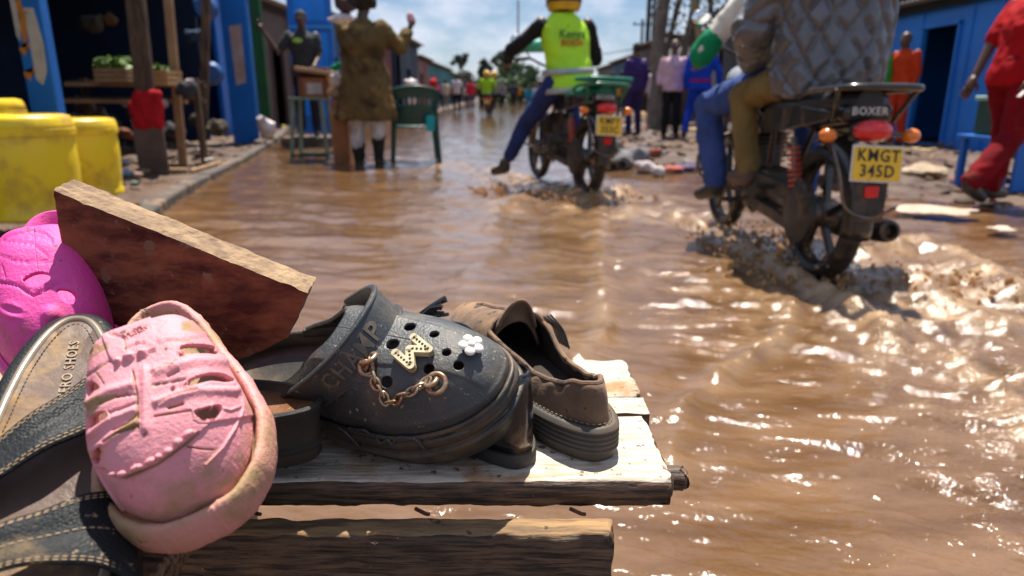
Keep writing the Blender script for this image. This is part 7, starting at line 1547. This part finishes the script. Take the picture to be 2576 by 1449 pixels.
MB().tube(smoothpath([cb(-1, 0), cb(-1, .5), cb(-1, .9), cb(-.8, 1), cb(0, 1), cb(.8, 1), cb(1, .9), cb(1, .5), cb(1, 0)], 6), .020, 10).build('back_frame', gch, ch)
MB().box((0, .20, sz), (.50, .48, .022)).build('seat', gch, ch, bevel=.01)
for sx in (-1, 1): MB().tube(smoothpath([(sx * .27, -.08, sz + .28), (sx * .29, .15, sz + .22), (sx * .285, .38, sz + .20), (sx * .27, .45, sz + .10)], 5), [.022] * 16, 10).build('armrest', gch, ch)
o = MB().bar((0, 0, 0), (0, 0, .18), .10, .02, (0, 1, 0)).build('cyan_cloth', fab('cyan_cloth_m', (.03, .38, .42)), None); o.matrix_world = Matrix.Translation(aty(1082, 330, c.y - .10)) @ Matrix.Rotation(R(4), 4, 'Y'); tag(o, 'turquoise strip hanging on the right leg of the green chair', 'cloth')
lump('plastic_bag', 'pale bag hanging behind the green chair, right of the olive coat', 'bag', aty(1036, 232, 11), (.14, .1, .26), plastic_w, 80); lump('bundle', 'tan bundle on the seat of the green chair', 'bundle', aty(1078, 300, c.y + .25), (.08, .1, .14), fab('tan_b2', (.45, .30, .20)), 81); lump('bundle', 'red bundle beyond the green chair', 'bundle', aty(1094, 225, 13), (.08, .1, .25), fab('red_b2', (.4, .02, .02)), 82)
# litter on the left bank
LIT = [(312, 412, .07, (.60, .55, .58), 'white and pink plastic scrap behind the right yellow drum'), (318, 436, .06, (.35, .45, .60), 'pale blue plastic scrap beside the right yellow drum'), (345, 440, .05, (.45, .30, .25), 'brownish paper scrap on the left bank'), (340, 462, .04, (.15, .2, .16), 'grey-green scrap on the left bank'), (525, 405, .05, (.6, .55, .5), 'small white scrap near the kerb'), (490, 345, .06, (.4, .25, .15), 'tan scrap below the blue stall'), (575, 330, .06, (.5, .35, .3), 'pinkish scrap at the foot of the door post'),
       (617, 332, .10, (.35, .18, .10), 'orange-brown stone at the foot of the light blue door post'), (744, 345, .05, (.7, .42, .03), 'small yellow bottle lying near the tall stool'), (712, 318, .05, (.75, .5, .03), 'yellow plastic scrap right of the white sack'), (655, 360, .10, (.22, .17, .14), 'grey stone on the kerb below the white sack')]
for k, (px, py, s, cc, lab) in enumerate(LIT): lump('scrap', lab, 'litter', at(px, py, .08), (s * 1.3, s, s * .8), fab('lit_%d' % k, cc), 100 + k, .016)
a, b = at(352, 432, .07), at(470, 428, .07); tag(MB().tube([a, (a + b) / 2 + Vector((0, 0, .01)), b], .022, 8).build('stick', pale_wood, None), 'pale stick lying on the mud in front of the stall', 'stick')
a, b = at(480, 430, .06), at(555, 408, .06); tag(MB().tube([a, b], .018, 8).build('stick', pale_wood, None), 'second pale stick lying nearer to the kerb', 'stick')
def scatter(name, n, xr_, yr_, cols, s0, s1, seed, zoff=.0, flat=.4):
    rnd = random.Random(seed)
    for ci, cc in enumerate(cols):
        mb = MB()
        for i in range(n // len(cols)):
            x = rnd.uniform(*xr_); y = rnd.uniform(*yr_); z = float(ground_h(np.array([x]), np.array([y]))[0])
            if z < -.03: continue
            s_ = rnd.uniform(s0, s1); mb.ell((x, y, z + zoff + s_ * .15), (s_, s_ * rnd.uniform(.4, 1), s_ * flat * rnd.uniform(.4, 1)), 6, 4, (rnd.uniform(-.5, .5), rnd.uniform(-.5, .5), rnd.uniform(0, 3)))
        if mb.V: o = mb.build(name, mat(name + '_%d' % ci, cc, tuple(v * .6 for v in cc), 9, rough=.8), None); o['kind'] = 'stuff'
scatter('left_bank_rubble', 800, (-6.5, -2.2), (2.5, 14), [(.09, .052, .03), (.05, .03, .02), (.20, .13, .08), (.30, .28, .28)], .015, .06, 5)
scatter('right_bank_rubble', 1600, (1.0, 7.5), (4.2, 22), [(.10, .056, .032), (.05, .032, .022), (.26, .16, .085), (.20, .18, .18), (.28, .06, .04), (.06, .035, .025)], .02, .085, 6)
# larger things on the right bank
RB = [(1590, 408, .16, (.20, .19, .20), 'grey wet cloth heap in the middle of the mud, right of the green-seated motorcycle'), (1560, 420, .14, (.14, .13, .13), 'dark grey cloth end left of the grey heap'), (1625, 428, .10, (.50, .42, .42), 'white and red rag right of the grey cloth heap'), (1655, 436, .07, (.55, .50, .48), 'small white rag beside the white and red rag'), (1690, 428, .12, (.42, .12, .09), 'flat red cloth lying on the mud left of the jeans'), (1725, 425, .12, (.12, .09, .15), 'dark purple rag beside the flat red cloth'),
      (1640, 395, .10, (.30, .09, .06), 'reddish scrap among the mud behind the grey heap'), (1570, 335, .16, (.62, .55, .48), 'pale sack lying behind the green-seated motorcycle'), (1545, 330, .12, (.5, .08, .05), 'red plastic thing next to the pale sack'), (1528, 300, .14, (.58, .36, .03), 'yellow container standing behind the green seat'), (1700, 282, .26, (.62, .05, .04), 'bright red bag standing between the pink shirt and the blue overalls'),
      (1610, 300, .22, (.42, .28, .15), 'tan mound of sacks left of the black trousers'), (1660, 318, .20, (.45, .31, .17), 'tan flattened carton in front of the black trousers'), (1740, 330, .20, (.46, .32, .18), 'tan flattened carton beside the blue overalls'), (1800, 330, .12, (.40, .48, .52), 'pale blue scrap behind the jeans of the driver'), (1530, 385, .20, (.05, .045, .04), 'black tyre-like heap right of the rear wheel of the green-seated motorcycle'),
      (2300, 385, .17, (.50, .36, .18), 'light tan carton lying below the right blue kiosk'), (2355, 380, .12, (.35, .24, .14), 'brown carton scrap right of the light tan carton'), (2320, 440, .22, (.42, .32, .22), 'flat pale board lying in the mud behind the indicator'), (2455, 452, .10, (.30, .22, .16), 'small brown scrap near the shoes of the man in red'), (2340, 533, .26, (.55, .42, .32), 'pale foamy sheet floating beside the rear wheel of the nearest motorcycle'), (2520, 578, .10, (.58, .46, .36), 'small pale scrap floating at the right edge')]
for k, (px, py, s, cc, lab) in enumerate(RB):
    c = at(px, py, .03); fl_ = .35 if 'flat' in lab or 'sheet' in lab or 'floating' in lab or 'carton' in lab else .8
    if 'foamy' in lab or 'floating' in lab: fl_ = .14; s *= .8
    if 'standing' in lab: fl_ = 1.7
    if 'bag standing' in lab: s *= .8
    lump('scrap' if s < .12 else 'heap', lab, 'litter', c + Vector((0, 0, s * fl_ * .35)), (s * 1.4, s, s * fl_), fab('rb_%d' % k, cc), 140 + k, .02, .004 if fl_ < .2 else .02)
# green crate on a blue stand at the right edge
c = at(2560, 500, .05); sd_ = thing('blue_stand', 'blue wooden stand at the right edge behind the man in red', 'stand', (c.x + .66, c.y + .7, 0)); bl = mat('strong_blue_paint', (.006, .14, .52), rough=.4)
for k in range(4): MB().box((-.35 + .2 * k, 0, .22), (.15, .03, .42)).build('slat', bl, sd_, bevel=.004)
MB().box((-.05, .2, .44), (.85, .45, .03)).build('top', bl, sd_, bevel=.004)
for sx in (-1, 1): MB().box((-.05 + sx * .38, .36, .21), (.05, .05, .42)).build('leg', bl, sd_)
gcr = thing('green_crate', 'dark green crate with a pale top on the blue stand at the right edge', 'crate', (c.x + .61, c.y + .85, .457)); gm = mat('dark_green_crate', (.01, .07, .035), (.01, .05, .03), 6, rough=.4)
MB().box((0, 0, .14), (.7, .36, .28)).build('body', gm, gcr, bevel=.01); MB().box((0, 0, .30), (.74, .40, .04)).build('rim', mat('pale_green_rim', (.30, .48, .40), rough=.5), gcr, bevel=.01)
